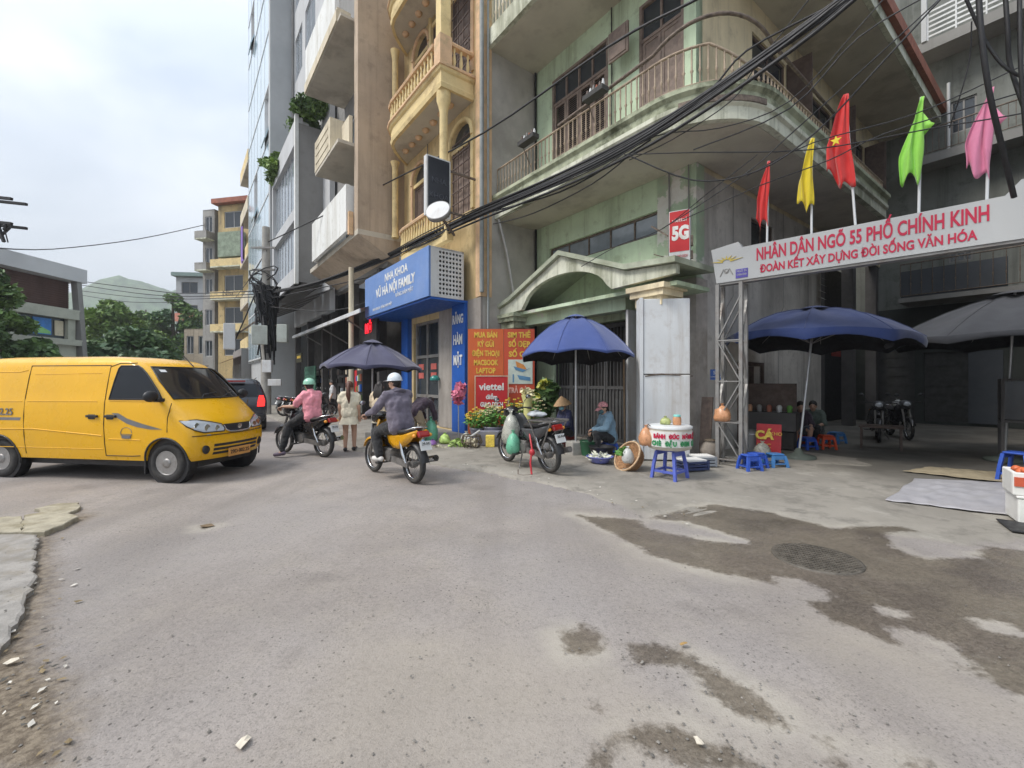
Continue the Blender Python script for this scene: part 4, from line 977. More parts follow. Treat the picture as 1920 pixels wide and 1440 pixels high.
# left: brick house under a broad grey roof
lh = thing('brick_roof_house', 'brown slatted house under a broad grey eave on the left', 'house', (-30, 21, 0))
ROOFG = mat("grey_roof", (.56, .56, .57), .8, var=.06, sc=.6)
BRICK = mat("brown_slats", (.115, .062, .052), .85, var=.25, sc=2)
MB().box(-11, 3.0, -14, 6.8, 7.75, 8.6).build('roof_eave', ROOFG, lh)
MB().box(-10, 2.2, -12, 6.4, 0, 7.74).build('wall', BRICK, lh)
sl = MB().box(2.205, 2.25, -12, 6.4, 5.9, 5.97).build('slat', BRICK, lh)
for k in range(1, 14): o = link_copy(sl, lh); o.location = (0, 0, k * .135)
MB().add([(2.55, 6.5, 7.74), (2.95, 6.5, 7.74), (3.35, 6.7, .3), (2.95, 6.7, .3), (2.55, 6.2, 7.74), (2.95, 6.2, 7.74), (3.35, 6.4, .3), (2.95, 6.4, .3)], [(0, 1, 2, 3), (4, 5, 6, 7), (0, 3, 7, 4), (1, 2, 6, 5)]).build('strut', GREYD, lh)
CRM = mat("bay_cream", (.44, .45, .38), .85, var=.08, sc=.8, dirt=.3, dc=(.2, .2, .16))
MB().box(2.21, 2.9, 2.6, 6.2, 0, 3.75).build('bay', CRM, lh); MB().box(2.21, 3.15, 2.4, 6.35, 3.75, 4.1).build('bay_ledge', CRM, lh); MB().box(2.21, 3.05, 2.5, 6.3, 5.35, 5.95).build('bay_cornice', CRM, lh)
MB().box(2.6, 2.66, 2.8, 6.0, 4.1, 5.35).build('window_glass', GLASSD, lh)
for y0, y1 in ((5.7, 6.15), (2.6, 3.0)): MB().box(2.67, 2.9, y0, y1, 4.1, 5.35).build('pier', CRM, lh)
MB().box(2.67, 2.72, 3.9, 4.9, 4.3, 5.25).build('poster', mat("poster_blue", (.05, .22, .6), .5), lh)
MB().add([(2.73, 4.0, 4.35), (2.73, 4.85, 4.35), (2.73, 4.85, 4.5), (2.73, 4.3, 4.75)], [(0, 1, 2, 3)]).build('poster_print', mat("poster_green", (.25, .55, .2), .5), lh)
MB().box(2.67, 2.72, 5.1, 5.6, 4.3, 5.2).build('curtain', CREAMB, lh)

# ================================================================ hill and trees
LEAF1 = mat("leaf_dark", (.08, .15, .045), .6, var=.35, sc=1.5)
LEAF2 = mat("leaf_mid", (.12, .205, .05), .6, var=.35, sc=1.5)
LEAF3 = mat("leaf_bright", (.17, .27, .045), .6, var=.3, sc=1.5)
LEAF4 = mat("leaf_bluegreen", (.085, .155, .075), .6, var=.35, sc=1.5)
BARK = mat("bark", (.12, .095, .07), .9, var=.3, sc=6)
HILLM = mat("hill_forest", (.085, .13, .06), .95, var=.5, sc=.12, dirt=.6, dc=(.12, .15, .08), ds=.03)
def leaves(mb, blobs, n, size, seed, m=0, sq=1.0):
    r = random.Random(seed)
    tot = sum(b[3] ** 2 for b in blobs)
    for cx, cy, cz, R_ in blobs:
        for _ in range(int(n * R_ * R_ / tot)):
            while True:
                p = Vector((r.uniform(-1, 1), r.uniform(-1, 1), r.uniform(-1, 1)))
                if .35 < p.length < 1: break
            c = Vector((cx + p.x * R_, cy + p.y * R_, cz + p.z * R_ * .75 * sq))
            a = Vector((r.gauss(0, 1), r.gauss(0, 1), r.gauss(0, .6))).normalized(); b = a.cross(Vector((r.gauss(0, 1), r.gauss(0, 1), r.gauss(0, 1)))).normalized()
            s = size * r.uniform(.6, 1.4)
            mb.add([c + a * s, c + b * s * .5, c - a * s, c - b * s * .5], [(0, 1, 2, 3)], m)
def tree(label, x, y, h, blobs, n, size, mats, seed, name='tree', group=None):
    t = thing(name, label, 'tree', (x, y, 0), 0, group)
    mb = MB().tube([(0, 0, 0), (.1, .05, h * .3), (.05, 0, h * .6), (.1, 0, h * .9)], [h * .03, h * .024, h * .017, h * .006], 7)
    for b in blobs[:7]: mb.tube([(.05, 0, h * .4), (b[0] * .5, b[1] * .5, (b[2] + h * .4) / 2 + .2), (b[0], b[1], b[2])], [h * .012, h * .008, h * .003], 5)
    mb.build('trunk', BARK, t)
    for i, m in enumerate(mats):
        mb = MB(); bl = [b for k, b in enumerate(blobs) if k % len(mats) == i]; leaves(mb, bl, n // len(mats), size, seed + i)
        # a sprinkle of this tone through the whole crown
        leaves(mb, blobs, n // (3 * len(mats)), size, seed + 9 + i)
        mb.build('crown', m, t)
    return t
def blobs(seed, n, rx, ry, z0, z1, rmin, rmax):
    r = random.Random(seed); out = []
    for k in range(n):
        a = r.uniform(0, 6.283); q = r.uniform(.2, 1) ** .6; z = r.uniform(z0, z1); f = math.sin(math.pi * min(1, max(.12, (z - z0) / (z1 - z0) * .85 + .15))) ** .6
        out.append((math.cos(a) * rx * q * f, math.sin(a) * ry * q * f, z, r.uniform(rmin, rmax)))
    return out
tree('dark leafy tree in front of the brown slatted house', -24.2, 20.0, 6.9, blobs(3, 26, 1.9, 2.2, 1.0, 6.4, .5, 1.0), 9500, .15, [LEAF1, LEAF2, LEAF1], 5)
tree('bright green tree just right of the slatted house', -42.0, 46, 11, blobs(7, 30, 2.9, 2.6, .8, 9.6, .8, 1.5), 7500, .25, [LEAF3, LEAF2], 15)
tree('bluish tall tree rising in the middle of the far trees', -43.5, 56, 14, blobs(9, 28, 3.8, 3, 1, 12.2, .9, 1.7), 7000, .28, [LEAF4, LEAF2], 25)
tree('dark olive tree beside the small grey house', -42.6, 60, 12, blobs(19, 24, 3.0, 3, 1, 9.6, .8, 1.5), 6000, .28, [LEAF1, LEAF2], 35)
tree('low yellow green tree over the yellow van roof', -37.5, 45.0, 7.6, blobs(29, 22, 2.9, 2.5, .5, 6.2, .7, 1.2), 5500, .22, [LEAF3, LEAF1], 45)
tree('thin tree behind the slatted house eave', -60, 66, 15, blobs(39, 22, 4.5, 3, 1, 12.5, 1, 1.8), 5000, .3, [LEAF2, LEAF4], 55)
tree('dark bushy tree standing at the left edge behind the van', -29.0, 33.5, 6, blobs(49, 24, 3, 2.5, .6, 5, .8, 1.4), 5500, .22, [LEAF1, LEAF4], 65)
tree('slender mid green tree behind the low yellow green one', -52, 62, 13, blobs(59, 22, 3.4, 3, 1, 11, .9, 1.6), 5500, .3, [LEAF2, LEAF1], 75)
mb = MB(); rows = []
r_ = random.Random(4)
for i in range(60):
    x = -760 + i * 12; row = []
    for j in range(18):
        y = 400 + j * 11; g = math.sin(math.pi * min(1, j / 11) * .5); hh = (112 * math.exp(-((x + 470) / 70) ** 2) + 92 * math.exp(-((x + 385) / 60) ** 2) * .55 + 45 * math.exp(-((x + 300) / 90) ** 2)) * g
        row.append((x + r_.uniform(-3, 3), y, max(0, hh * (1 + r_.uniform(-.05, .05))) - 1))
    rows.append(row)
mb.loft(rows, ring_closed=False); tag(mb.build('hill', HILLM), kind='structure')
# city air: distant things pale and lose contrast
HZ = D.materials.new("haze_air"); HZ.use_nodes = True; hn_ = HZ.node_tree; hn_.nodes.remove(hn_.nodes['Principled BSDF'])
pv = hn_.nodes.new('ShaderNodeVolumePrincipled'); pv.inputs['Color'].default_value = (.88, .92, .97, 1); pv.inputs['Density'].default_value = .0008; pv.inputs['Anisotropy'].default_value = .2
hn_.links.new(pv.outputs[0], hn_.nodes['Material Output'].inputs['Volume'])
hz_ = MB().box(-790, 300, -140, 720, -2.5, 170).build('haze', HZ); tag(hz_, kind='stuff')

# planter shrubs on the grey block
pl = sthing('planter_shrub', 'leafy green shrub overhanging the roof edge of the grey window block', 'plant', -20.2, -3.7, 14.4)
for i, m in enumerate((LEAF2, LEAF1)):
    mb = MB(); leaves(mb, [(-20.6 + k * .45 + rnd.uniform(-.3, .3), -3.6 + rnd.uniform(-.5, .5), 14.9 + rnd.uniform(-.2, .8), .5) for k in range(7)], 1100, .14, 71 + i); mb.build('foliage', m, pl)
MB().box(-22, -18.9, -3.9, -3.4, 14.41, 14.6).build('trough', GREYB, pl)
pl = sthing('trailing_plant', 'green plant trailing over the far end of the grey block roof', 'plant', -25.2, -3.9, 14.2)
for i, m in enumerate((LEAF2, LEAF3)):
    mb = MB(); leaves(mb, [(-25.9 + k * .35, -4.1 + rnd.uniform(-.3, .2), 14.9 - rnd.uniform(-.3, .9), .42) for k in range(7)], 700, .13, 81 + i); mb.build('foliage', m, pl)

# ================================================================ utility pole with boxes
BLACKC = mat("cable_black", (.016, .016, .018), .55, var=.2)
up = thing('utility_pole', 'concrete utility pole hung with cables and meter boxes', 'pole', (-11.25, 20, 0))
MB().lathe([(.22, 0), (.16, 8.55), (.15, 8.6)], 14).build('shaft', CONC, up)
for z, l in ((7.6, .55), (6.6, .5)): MB().bar((-l, -.2, z), (l, -.2, z), .08).build('cross_arm', GREYST, up)
mb = MB()
for k in range(30):
    a = rnd.uniform(0, 6.28); r0 = rnd.uniform(.2, .5)
    pts = [(math.cos(a + j * .25) * r0 * (1.25 if j == 0 else 1), math.sin(a + j * .25) * r0, 5.9 - j * rnd.uniform(.35, .6)) for j in range(7)]
    mb.tube(pts, rnd.uniform(.025, .06), 5)
for k in range(12): a = rnd.uniform(0, 6.28); mb.tube([(math.cos(q) * (.34 + .03 * k), -.22 + .1 * math.sin(q), 4.7 + .4 * math.sin(q + a) + k * .15) for q in [j * .7 for j in range(10)]], .028, 5, closed=False)
mb.build('cable_tangle', BLACKC, up)
BOXM = mat("meter_box", (.48, .52, .47), .6, var=.06, dirt=.35, dc=(.25, .22, .18), ds=2)
for (x, y, z, w, d_, h, m, ro) in ((-.05, -.42, 3.2, .62, .35, .85, BOXM, .5), (.95, -.35, 3.3, .42, .3, .8, BOXM, .2), (-1.55, -.2, 3.0, .45, .5, 1.15, STEELW, .6), (.30, -.4, 1.95, .42, .2, .55, STEELW, 0), (.62, -.4, 1.35, .6, .1, .3, STEELW, 0)):
    MB().obox((x, y, z + h / 2), (w, d_, h), (0, 0, ro)).build('meter_box', m, up, bevel=.02)
MB().bar((-1.5, 0, 3.6), (0, 0, 4.6), .06).bar((.9, 0, 3.9), (0, 0, 4.3), .05).build('bracket', IRON, up)
lt = thing('power_pole', 'dark steel power line pole with double cross arms at left edge', 'pole', (-14.9, 12, 0))
MB().tube([(0, 0, 0), (0, 0, 7.2)], .14, 10).build('shaft', CONC, lt)
mb = MB()
for z in (6.62, 5.95):
    for y in (-.18, .18): mb.bar((-.9, y, z + .1), (1.38, y, z - .14), .07)
mb.bar((0, -.2, 5.4), (.9, -.2, 6.5), .06).bar((-.2, -.2, 6.55), (.9, -.2, 5.85), .05).bar((.55, -.25, 6.2), (.62, -.25, 6.62), .05).bar((1.0, -.2, 5.85), (1.25, -.25, 5.3), .06).bar((.75, -.2, 5.9), (.98, -.25, 5.25), .05).bar((.2, .2, 5.2), (1.0, .1, 5.8), .05).bar((.3, -.2, 6.6), (.7, -.2, 5.9), .05).bar((.9, -.2, 5.9), (.7, -.3, 5.4), .05)
mb.build('cross_arm', BLACKC, lt)
mb = MB()
for x in (.5, .85, 1.2): mb.lathe([(.03, 0), (.06, .04), (.03, .08), (.06, .12), (.03, .18)], 8, c=(x, -.18, 5.62)).tube([(x, -.18, 5.6), (x + .1, -.2, 5.3)], .015, 5)
mb.build('insulator', BLACKC, lt)
MB().tube([(.25 + .22 * math.cos(q), -.3, 5.75 + .28 * math.sin(q)) for q in [j * .5 for j in range(26)]], .025, 5).build('cable_coil', BLACKC, lt)

# ================================================================ overhead cables
def wire(pts, r, label, group='overhead cables', n=5, m=None, sub=4):
    P = [Vector(p) for p in pts]; out = []
    for i in range(len(P) - 1):     # Catmull-Rom
        p0, p1, p2, p3 = P[max(i - 1, 0)], P[i], P[i + 1], P[min(i + 2, len(P) - 1)]
        for k in range(sub):
            t = k / sub; out.append(.5 * ((2 * p1) + (-p0 + p2) * t + (2 * p0 - 5 * p1 + 4 * p2 - p3) * t * t + (-p0 + 3 * p1 - 3 * p2 + p3) * t ** 3))
    out.append(P[-1]); c = out[len(out) // 2].copy()
    o = MB().tube([p - c for p in out], r, n).build('overhead_cable', m or BLACKC, loc=c)
    return tag(o, label, 'cable', group)
main = [(PB(1700, -90, -2.2)), PB(1600, -20, -2.2), PB(1480, 66, -2.2), PB(1300, 190, -2.2), PB(1180, 264, -2.2), PB(1050, 330, -2.2), PB(900, 396, -2.25), PB(800, 443, -2.6), PD(720, 482, 16.4), PD(600, 527, 18.6), PD(505, 549, 19.9)]
bt = thing('cable_bundle', 'thick black bundle of cables crossing the green balcony to the pole', 'cable', main[5])
rb_ = random.Random(12)
for k in range(15):
    a = rb_.uniform(0, 6.28); rr = rb_.choice([.012, .016, .02, .026]); q = []; sp_ = rb_.uniform(.02, .10); sg_ = rb_.choice([0, 0, .05, .12, .22]); f1, f2 = rb_.uniform(.2, .7), rb_.uniform(.6, 1.6)
    for i, p in enumerate(main):
        s = sp_ * (1 + .6 * math.sin(i * f2 + k)); q.append(p + Vector((s * math.cos(a + i * f1), s * .5 * math.sin(a + i * .2), s * math.sin(a + i * f1) - sg_ * math.sin(math.pi * i / 10))) - main[5])
    sm_p = []
    for i in range(len(q) - 1):
        for t in (0, .33, .66): p0, p1, p2, p3 = q[max(i - 1, 0)], q[i], q[i + 1], q[min(i + 2, len(q) - 1)]; sm_p.append(.5 * ((2 * p1) + (-p0 + p2) * t + (2 * p0 - 5 * p1 + 4 * p2 - p3) * t * t + (-p0 + 3 * p1 - 3 * p2 + p3) * t ** 3))
    MB().tube(sm_p + [q[-1]], rr, 5).build('strand', BLACKC, bt)
wl_ = [([PB(1450, -85, -2.2), PB(1300, 2, -2.2), PB(1140, 88, -2.2), PB(905, 250, -2.2), PD(720, 346, 15.8), PD(640, 388, 17.6), PD(500, 455, 20)], .024, 'thick single cable running above the bundle to the pole top'),
    ([PD(1300, 281, 6.5), PD(1480, 204, 6.2), PD(1610, 70, 5.8), PD(1780, -30, 5.2)], .010, 'thin cable rising from the porch past the red starred flag'),
    ([PD(1180, 292, 7.2), PD(1300, 338, 6.8), PD(1419, 321, 6.3), PD(1531, 247, 6.0), PD(1661, 110, 5.6), PD(1790, -30, 5.3)], .012, 'thin cable sagging below the balcony corner and rising right'),
    ([PD(1240, 430, 7.2), PD(1300, 392, 6.9), PD(1408, 318, 6.5), PD(1480, 254, 6.2), PD(1600, 146, 5.9), PD(1760, 0, 5.5), PD(1800, -40, 5.4)], .009, 'thin cable running from the red box sign up to the right'),
    ([PD(1280, 412, 7.4), PD(1420, 350, 6.8), PD(1553, 301, 6.4), PD(1661, 250, 6.1), PD(1920, 172, 5.4), PD(2100, 120, 5)], .009, 'thin cable crossing behind the flags above the gate sign'),
    ([PD(1170, 290, 7.4), PD(1300, 286, 6.9), PD(1517, 281, 6.3), PD(1751, 240, 5.8), PD(1920, 212, 5.3), PD(2100, 170, 5)], .009, 'nearly level thin cable passing the flags'),
    ([PD(1400, 330, 6.6), PD(1524, 268, 6.2), PD(1715, 214, 5.8), PD(1920, 122, 5.3), PD(2100, 40, 5)], .008, 'fine cable climbing behind the green flag'),
    ([PD(1834, -40, 5.0), PD(1840, 60, 5.0), PD(1855, 170, 5.05), PD(1878, 270, 5.2), PD(1902, 370, 5.4)], .030, 'thick black cable dropping to the gate sign'),
    ([PD(1800, -30, 5.1), PD(1826, 30, 5.1), PD(1850, 80, 5.1), PD(1890, 130, 5.0), PD(1960, 160, 4.9)], .018, 'cable curling away beside the dropping black cable'),
    ([PD(1884, -30, 5.0), PD(1890, 60, 5.0), PD(1894, 120, 5.05), PD(1920, 200, 5)], .024, 'black cable hanging at the upper right corner'),
    ([PD(1912, -30, 4.9), PD(1914, 120, 4.9), PD(1926, 280, 5)], .022, 'rightmost black cable hanging at the picture edge'),
    ([PD(1822, 40, 5.6), PD(1818, 110, 5.7), PD(1800, 180, 5.8), PD(1780, 240, 6)], .008, 'thin red sheathed wire hanging left of the pink flag'),
    ([PB(1175, 275, -2.2), PB(1240, 225, -1.9), PB(1330, 170, -1.8), PB(1400, 95, -1.75), PB(1560, 10, -1.7)], .016, 'cable looping from the bundle up over the balcony corner'),
    ([PB(1180, 300, -2.1), PD(1260, 262, 7.2), PD(1370, 190, 6.9), PD(1420, 120, 6.7), PD(1500, 20, 6.4), PD(1540, -30, 6.3)], .009, 'thin wire rising steeply across the balcony corner'),
    ([PD(1130, 315, 8.0), PD(1230, 255, 7.4), PD(1350, 240, 7), PD(1480, 190, 6.6), PD(1620, 40, 6), PD(1680, -30, 5.8)], .009, 'thin wire fanning out from the bundle below the balcony'),
    ([PD(930, 395, 11), PD(1050, 360, 9.4), PD(1160, 300, 8.2), PD(1220, 262, 7.6)], .018, 'cable sagging just under the main bundle'),
    ([PD(925, 420, 11.2), PD(1000, 400, 10.2), PD(1110, 345, 9), PD(1190, 283, 7.9)], .014, 'lower sagging cable under the green balcony edge'),
    ([PD(1090, 500, 9.2), PD(1160, 460, 8.8), PD(1240, 430, 8.4), PD(1330, 360, 7.6), PD(1420, 290, 7)], .008, 'thin cable from the porch roof to the red box sign'),
    ([PD(-60, 462, 16), PD(100, 467, 30), PD(260, 448, 36), PD(382, 422, 44)], .035, 'single far cable across the sky to the yellow house'),
    ([PD(150, 527, 34), PD(250, 540, 32), PD(340, 550, 30), PD(500, 545, 20)], .030, 'far cable from the slatted house to the utility pole'),
    ([PD(150, 534, 34), PD(250, 549, 32), PD(340, 556, 30), PD(500, 551, 20)], .026, 'second far cable below the first near the trees'),
    ([PD(150, 545, 38), PD(250, 557, 36), PD(335, 561, 34), PD(500, 556, 20)], .026, 'third far cable just over the tree tops'),
    ([PD(150, 553, 40), PD(240, 566, 38), PD(335, 567, 36)], .024, 'lowest far cable touching the tree tops'),
    ([PD(505, 560, 19.8), PD(600, 540, 18), PD(690, 520, 16.8), PD(760, 500, 15.8), PD(870, 470, 13.6)], .022, 'sagging cable over the blue clinic sign'),
    ([PD(505, 575, 19.7), PD(590, 583, 18.6), PD(650, 578, 17.6), PD(700, 560, 16.8)], .02, 'low cable drooping beside the white awning'),
    ([PD(500, 470, 19.8), PD(470, 520, 24), PD(440, 560, 33)], .02, 'cable falling from the pole towards the cream house'),
    ([PD(500, 500, 19.9), PD(462, 590, 19.9), PD(440, 640, 19.9)], .03, 'dark guy cable slanting from pole to white box')]
for p, r, l in wl_: wire(p, r, l)
for k in range(7):
    x = -14.2 - k * 1.55; t = sthing('shop_shelf', ('tall dark shop shelf with mixed goods next to the red cabinet', 'shop shelf with stacked boxes behind the navy umbrella', 'dark shelf of packets behind the woman in white', 'shelf with pale boxes behind the pink rider', 'shelf of blue and white packets near the pole', 'shelf of mixed boxes beside the green shutter', 'farthest dark goods shelf along the shop row')[k], 'shelf', x, -2.5)
    MB().box(x - .5, x + .5, -2.3, -2.0, .05, 2.3).build('frame', GREYDK, t); r = random.Random(k)
    for i in range(5):
        for j in range(4):
            if r.random() < .8: w_ = r.uniform(.14, .22); MB().box(x - .48 + j * .245, x - .48 + j * .245 + w_, -2.38, -2.301, .2 + i * .42, .2 + i * .42 + r.uniform(.15, .3)).build('packet', r.choice([STEELW, TERRA, GREYD, BOXM, BLUED, DARKIN, DARKIN, BROWNW, CREAMB]), t)

# ================================================================ gate sign over the alley
gphi = math.atan2(-.690, .724)
gs = thing('gate_sign', 'long white gate sign with red lettering over the alley mouth', 'sign', (3.85, 8.30, 0), gphi)
SIGNW = mat("sign_white", (.46, .47, .47), .55, var=.03, sc=1, dirt=.14, dc=(.35, .34, .32), ds=1)
outline = [(.06, 3.38), (4.70, 3.38), (4.76, 4.16), (3.80, 4.14), (3.66, 3.97), (.50, 3.97), (.44, 4.08), (-.03, 4.02)]
MB().prism(outline, -.10, .10, 'y').build('board', SIGNW, gs, bevel=.008)
MB().box(.05, 4.7, -.08, .08, 3.34, 3.378).build('frame_rail', GREYST, gs)
REDL = mat("letter_red", (.50, .012, .055), .5, var=.04)
a = lettering('NHÂN DÂN NGÕ 55 PHỐ CHÍNH KINH', .30, gs, REDL, (2.13, -.104, 3.775), (R(90), 0, 0), bold=.007, ext=.004); fit(a, 2.78)
a = lettering('ĐOÀN KẾT XÂY DỰNG ĐỜI SỐNG VĂN HÓA', .185, gs, REDL, (2.10, -.104, 3.515), (R(90), 0, 0), bold=.005, ext=.004); fit(a, 2.62)
GOLD = mat("emblem_gold", (.55, .42, .07), .6, var=.1)
def emblem(x, z, s, m):
    mb = MB()
    for k in range(7):
        a = R(20 + k * 23.3); p = [(x + s * .35 * math.cos(a - .25), z + s * .28 * math.sin(a - .25)), (x + s * 1.15 * math.cos(a) * (1.3 if k in (0, 6) else 1), z + s * .62 * math.sin(a)), (x + s * .35 * math.cos(a + .25), z + s * .28 * math.sin(a + .25))]
        mb.prism(p, -.112, -.1005, 'y')
    mb.build('emblem', m, gs)
emblem(.24, 3.74, .20, GOLD); emblem(4.3, 3.78, .3, GOLD)
mb = MB()
for s in (-1, 1): mb.bar((.24 + s * .05, -.104, 3.62), (.24 + s * .11, -.104, 3.5), .014).bar((.24 + s * .05, -.104, 3.62), (.24, -.104, 3.55), .012)
mb.tube([(.24 + .04 * math.cos(q), -.104, 3.58 + .04 * math.sin(q)) for q in [k * .8 for k in range(9)]], .006, 5); mb.build('emblem_figure', GREYST, gs)
MB().box(.40, .60, -.112, -.1005, 3.42, 3.58).build('blue_plate', mat("plate_violet_blue", (.09, .07, .36), .5), gs)
for z, t_ in ((3.54, 'NGÕ 55'), (3.475, 'CHÍNH KINH')): fit(lettering(t_, .055, gs, SIGNW, (.5, -.114, z), (R(90), 0, 0)), .16)
def lattice(x):
    mb = MB(); hw, hd = .20, .15
    for sx_ in (-hw, hw):
        for sy_ in (-hd, hd): mb.box(x + sx_ - .03, x + sx_ + .03, sy_ - .03, sy_ + .03, 0, 3.34)
    mb.build('post', GREYST, gs)
    mb = MB(); zs = [.12, .8, 1.55, 2.3, 3.1]
    for i in range(4):
        for sy_ in (-hd - .012, hd + .012):
            mb.bar((x - hw, sy_, zs[i]), (x + hw, sy_, zs[i]), .045, .02)
            mb.bar((x - hw * (1 if i % 2 else -1), sy_, zs[i]), (x + hw * (1 if i % 2 else -1), sy_, zs[i + 1]), .05, .02)
        for sx_ in (-hw - .012, hw + .012): mb.bar((x + sx_, -hd * (1 if i % 2 else -1), zs[i]), (x + sx_, hd * (1 if i % 2 else -1), zs[i + 1]), .04, .02)
    mb.build('lattice_brace', GREYST, gs)
lattice(.30); lattice(4.5)
def flag(u_, px_top, px_flag_bot, px_base, m, label, w, lean=0, star=False, tip=None, seed=1):
    k = (u_ - 960) / 820; t = (8.3 * k - 3.85) / (.724 + .69 * k); dep = 8.3 - .69 * t
    zt = 1.55 + (715 - px_top) / 820 * dep; zf = 1.55 + (715 - px_flag_bot) / 820 * dep
    f = thing('flag', label, 'flag', (3.85 + .724 * t, 8.3 - .69 * t, 3.97), gphi, 'flags on the gate sign')
    top = Vector((lean, .03, zt - 3.97))
    MB().tube([(0, .03, -.25), top], .018, 8).build('pole', STEELW, f)
    r = random.Random(seed); H = zt - zf; rings = []; n = 22; ph = [r.uniform(0, 6) for _ in range(4)]; sd_ = tip or -1
    for i in range(18):
        s = i / 17; row = []
        pz = top.lerp(Vector((0, .03, 0)), min(1, H * s / (zt - 3.97)))
        ww = w * (.10 + .90 * min(1, s * 1.5) ** .9)
        for k2 in range(n):
            q = k2 / (n - 1)                      # 0 at the pole, 1 at the free edge, hanging limp beside it
            amp = (.25 + s) * .055 * (w / .3)
            row.append((pz.x - sd_ * .03 + sd_ * q * ww * .9 + .015 * math.sin(s * 7 + q * 9 + ph[0]), pz.y - .035 - amp * (1 + math.sin(q * 13 + ph[1] + s * 1.5)) * (.4 + .6 * q),
                        zt - 3.97 - .02 - H * s * (1 - .16 * q * (.4 + .6 * math.sin(q * 6 + ph[2]))) - .05 * H * math.sin(q * 11 + ph[3]) * s))
        rings.append(row)
    mb = MB().loft(rings, ring_closed=False)
    if star is not True and tip:                # a loose corner blown out on the other side of the pole
        e = rings[6][0]; e2 = rings[3][0]; mid_ = rings[8][0]
        mb.loft([[e2, e, mid_], [(e[0] - sd_ * .08, e[1] - .03, e[2] + .01), (e[0] - sd_ * .12, e[1] - .05, e[2] - .03), (e[0] - sd_ * .09, e[1] - .04, e[2] - .06)]], ring_closed=False)
    c = mb.build('cloth', m, f); so = c.modifiers.new('solid', 'SOLIDIFY'); so.thickness = .004
    if star:
        z = zt - 3.97 - H * .54; pts = [(top.x * .7 - .14 + (.075 if i % 2 == 0 else .03) * math.cos(R(90 + 36 * i)), z + (.085 if i % 2 == 0 else .034) * math.sin(R(90 + 36 * i))) for i in range(10)]
        MB().prism(pts, -.195, -.18, 'y').build('star', mat("star_yellow", (.75, .6, .03), .6), f)
    return f
FR1 = mat("flag_red", (.56, .02, .018), .8, var=.06, sheen=.3); FY = mat("flag_yellow", (.66, .52, .015), .8, var=.06, sheen=.3)
FG = mat("flag_green", (.25, .58, .07), .8, var=.06, sheen=.3); FP = mat("flag_pink", (.62, .20, .33), .8, var=.06, sheen=.3)
flag(1437, 302, 420, 455, FR1, 'small plain red flag at the left end of the gate sign', .20, .02, seed=2)
flag(1521, 258, 388, 440, FY, 'yellow flag between the two red flags on gate', .24, 0, seed=3)
flag(1606, 168, 342, 420, FR1, 'tall red flag with yellow star', .37, -.14, True, seed=4)
flag(1722, 182, 340, 395, FG, 'bright green flag on the gate sign', .27, .03, tip=-1, seed=5)
flag(1850, 165, 328, 370, FP, 'pink flag at the right of the gate sign', .27, .03, tip=-1, seed=6)

# ================================================================ small signs
s5 = sthing('box_sign', 'red and white projecting box sign reading 5G on peeling pier', 'sign', -.06, -.5, 3.93)
s5.rotation_euler = (0, 0, TH + R(24)); s5.location = PD(1275, 448, 8.75); s5.location.z = 3.93
MB().box(-.20, .20, -.08, .08, 0, 1.02).build('case', STEELW, s5, off=(0, 0, 0), bevel=.01)
MB().box(-.185, .185, -.086, -.0805, .2, 1.0).build('red_face', RED, s5, off=(0, 0, 0))
fit(lettering('viettel', .11, s5, WHITER, (0, -.09, .82), (R(90), 0, 0)), .27); fit(lettering('5G', .36, s5, WHITER, (.02, -.09, .55), (R(90), 0, 0), bold=.02), .32)
fit(lettering('ĐIỂM GIAO DỊCH', .07, s5, RED, (0, -.09, .1), (R(90), 0, 0)), .3)
MB().bar((-.6, .25, .9), (-.2, .05, .55), .03).bar((-.55, .25, .3), (-.2, 0, .1), .02).box(.2, .24, -.05, .05, .3, .5).box(.2, .24, -.05, .05, .05, .2).build('bracket', IRON, s5, off=(0, 0, 0))

ORB = mat("board_orange", (.60, .115, .025), .5, var=.05, sc=2, dirt=.12, dc=(.5, .2, .1)); ORR = mat("board_red_orange", (.55, .075, .03), .5, var=.05, sc=2)
GOLDL = mat("letter_gold", (.72, .48, .06), .5)
def board(x0, x1, y, z0, z1, m, name, label, lines, lm, th=.04):
    c = (x0 + x1) / 2; w = x1 - x0
    b = thing(name, label, 'sign', (c, y, 0)); MB().box(-w / 2, w / 2, 0, th, z0, z1).build('panel', m, b)
    for (t_, z, sz, wid, *o) in lines: fit(lettering(t_, sz, b, (o[0] if o else lm), (o[1] if len(o) > 1 else 0, -.004, z), (R(90), 0, 0), bold=.008), wid)
    return b
board(-1.19, -.23, 11.85, .1, 2.97, ORB, 'orange_board', 'tall orange board with yellow text, left of the pair', [('MUA BÁN', 2.80, .2, .62), ('KÝ GỬI', 2.55, .2, .44), ('ĐIỆN THOẠI', 2.30, .2, .74), ('MACBOOK', 2.05, .2, .66), ('LAPTOP', 1.83, .2, .52), ('ĐỒ ĐIỆN TỬ', 1.60, .17, .5)], GOLDL)
ob = board(-.22, .61, 11.85, .1, 2.97, ORR, 'orange_board', 'tall red-orange board with a picture panel, right of the pair', [('SIM THẺ', 2.80, .2, .62), ('SỐ ĐẸP', 2.55, .2, .58), ('SỐ CŨ', 2.28, .2, .56), ('TRẢ GÓP', 1.30, .2, .60, mat("letter_pink", (.8, .5, .42), .5))], GOLDL)
MB().box(-.30, .36, -.012, -.001, 1.48, 2.14).build('picture_panel', mat("panel_pale", (.55, .62, .55), .5, var=.1, sc=6), ob)
mb = MB().prism([(-.1, 2.1), (.12, 2.0), (.2, 1.88), (.02, 1.84), (-.06, 1.9)], -.016, -.0125, 'y'); mb.build('picture_phone', mat("print_orange", (.62, .25, .06), .5), ob)
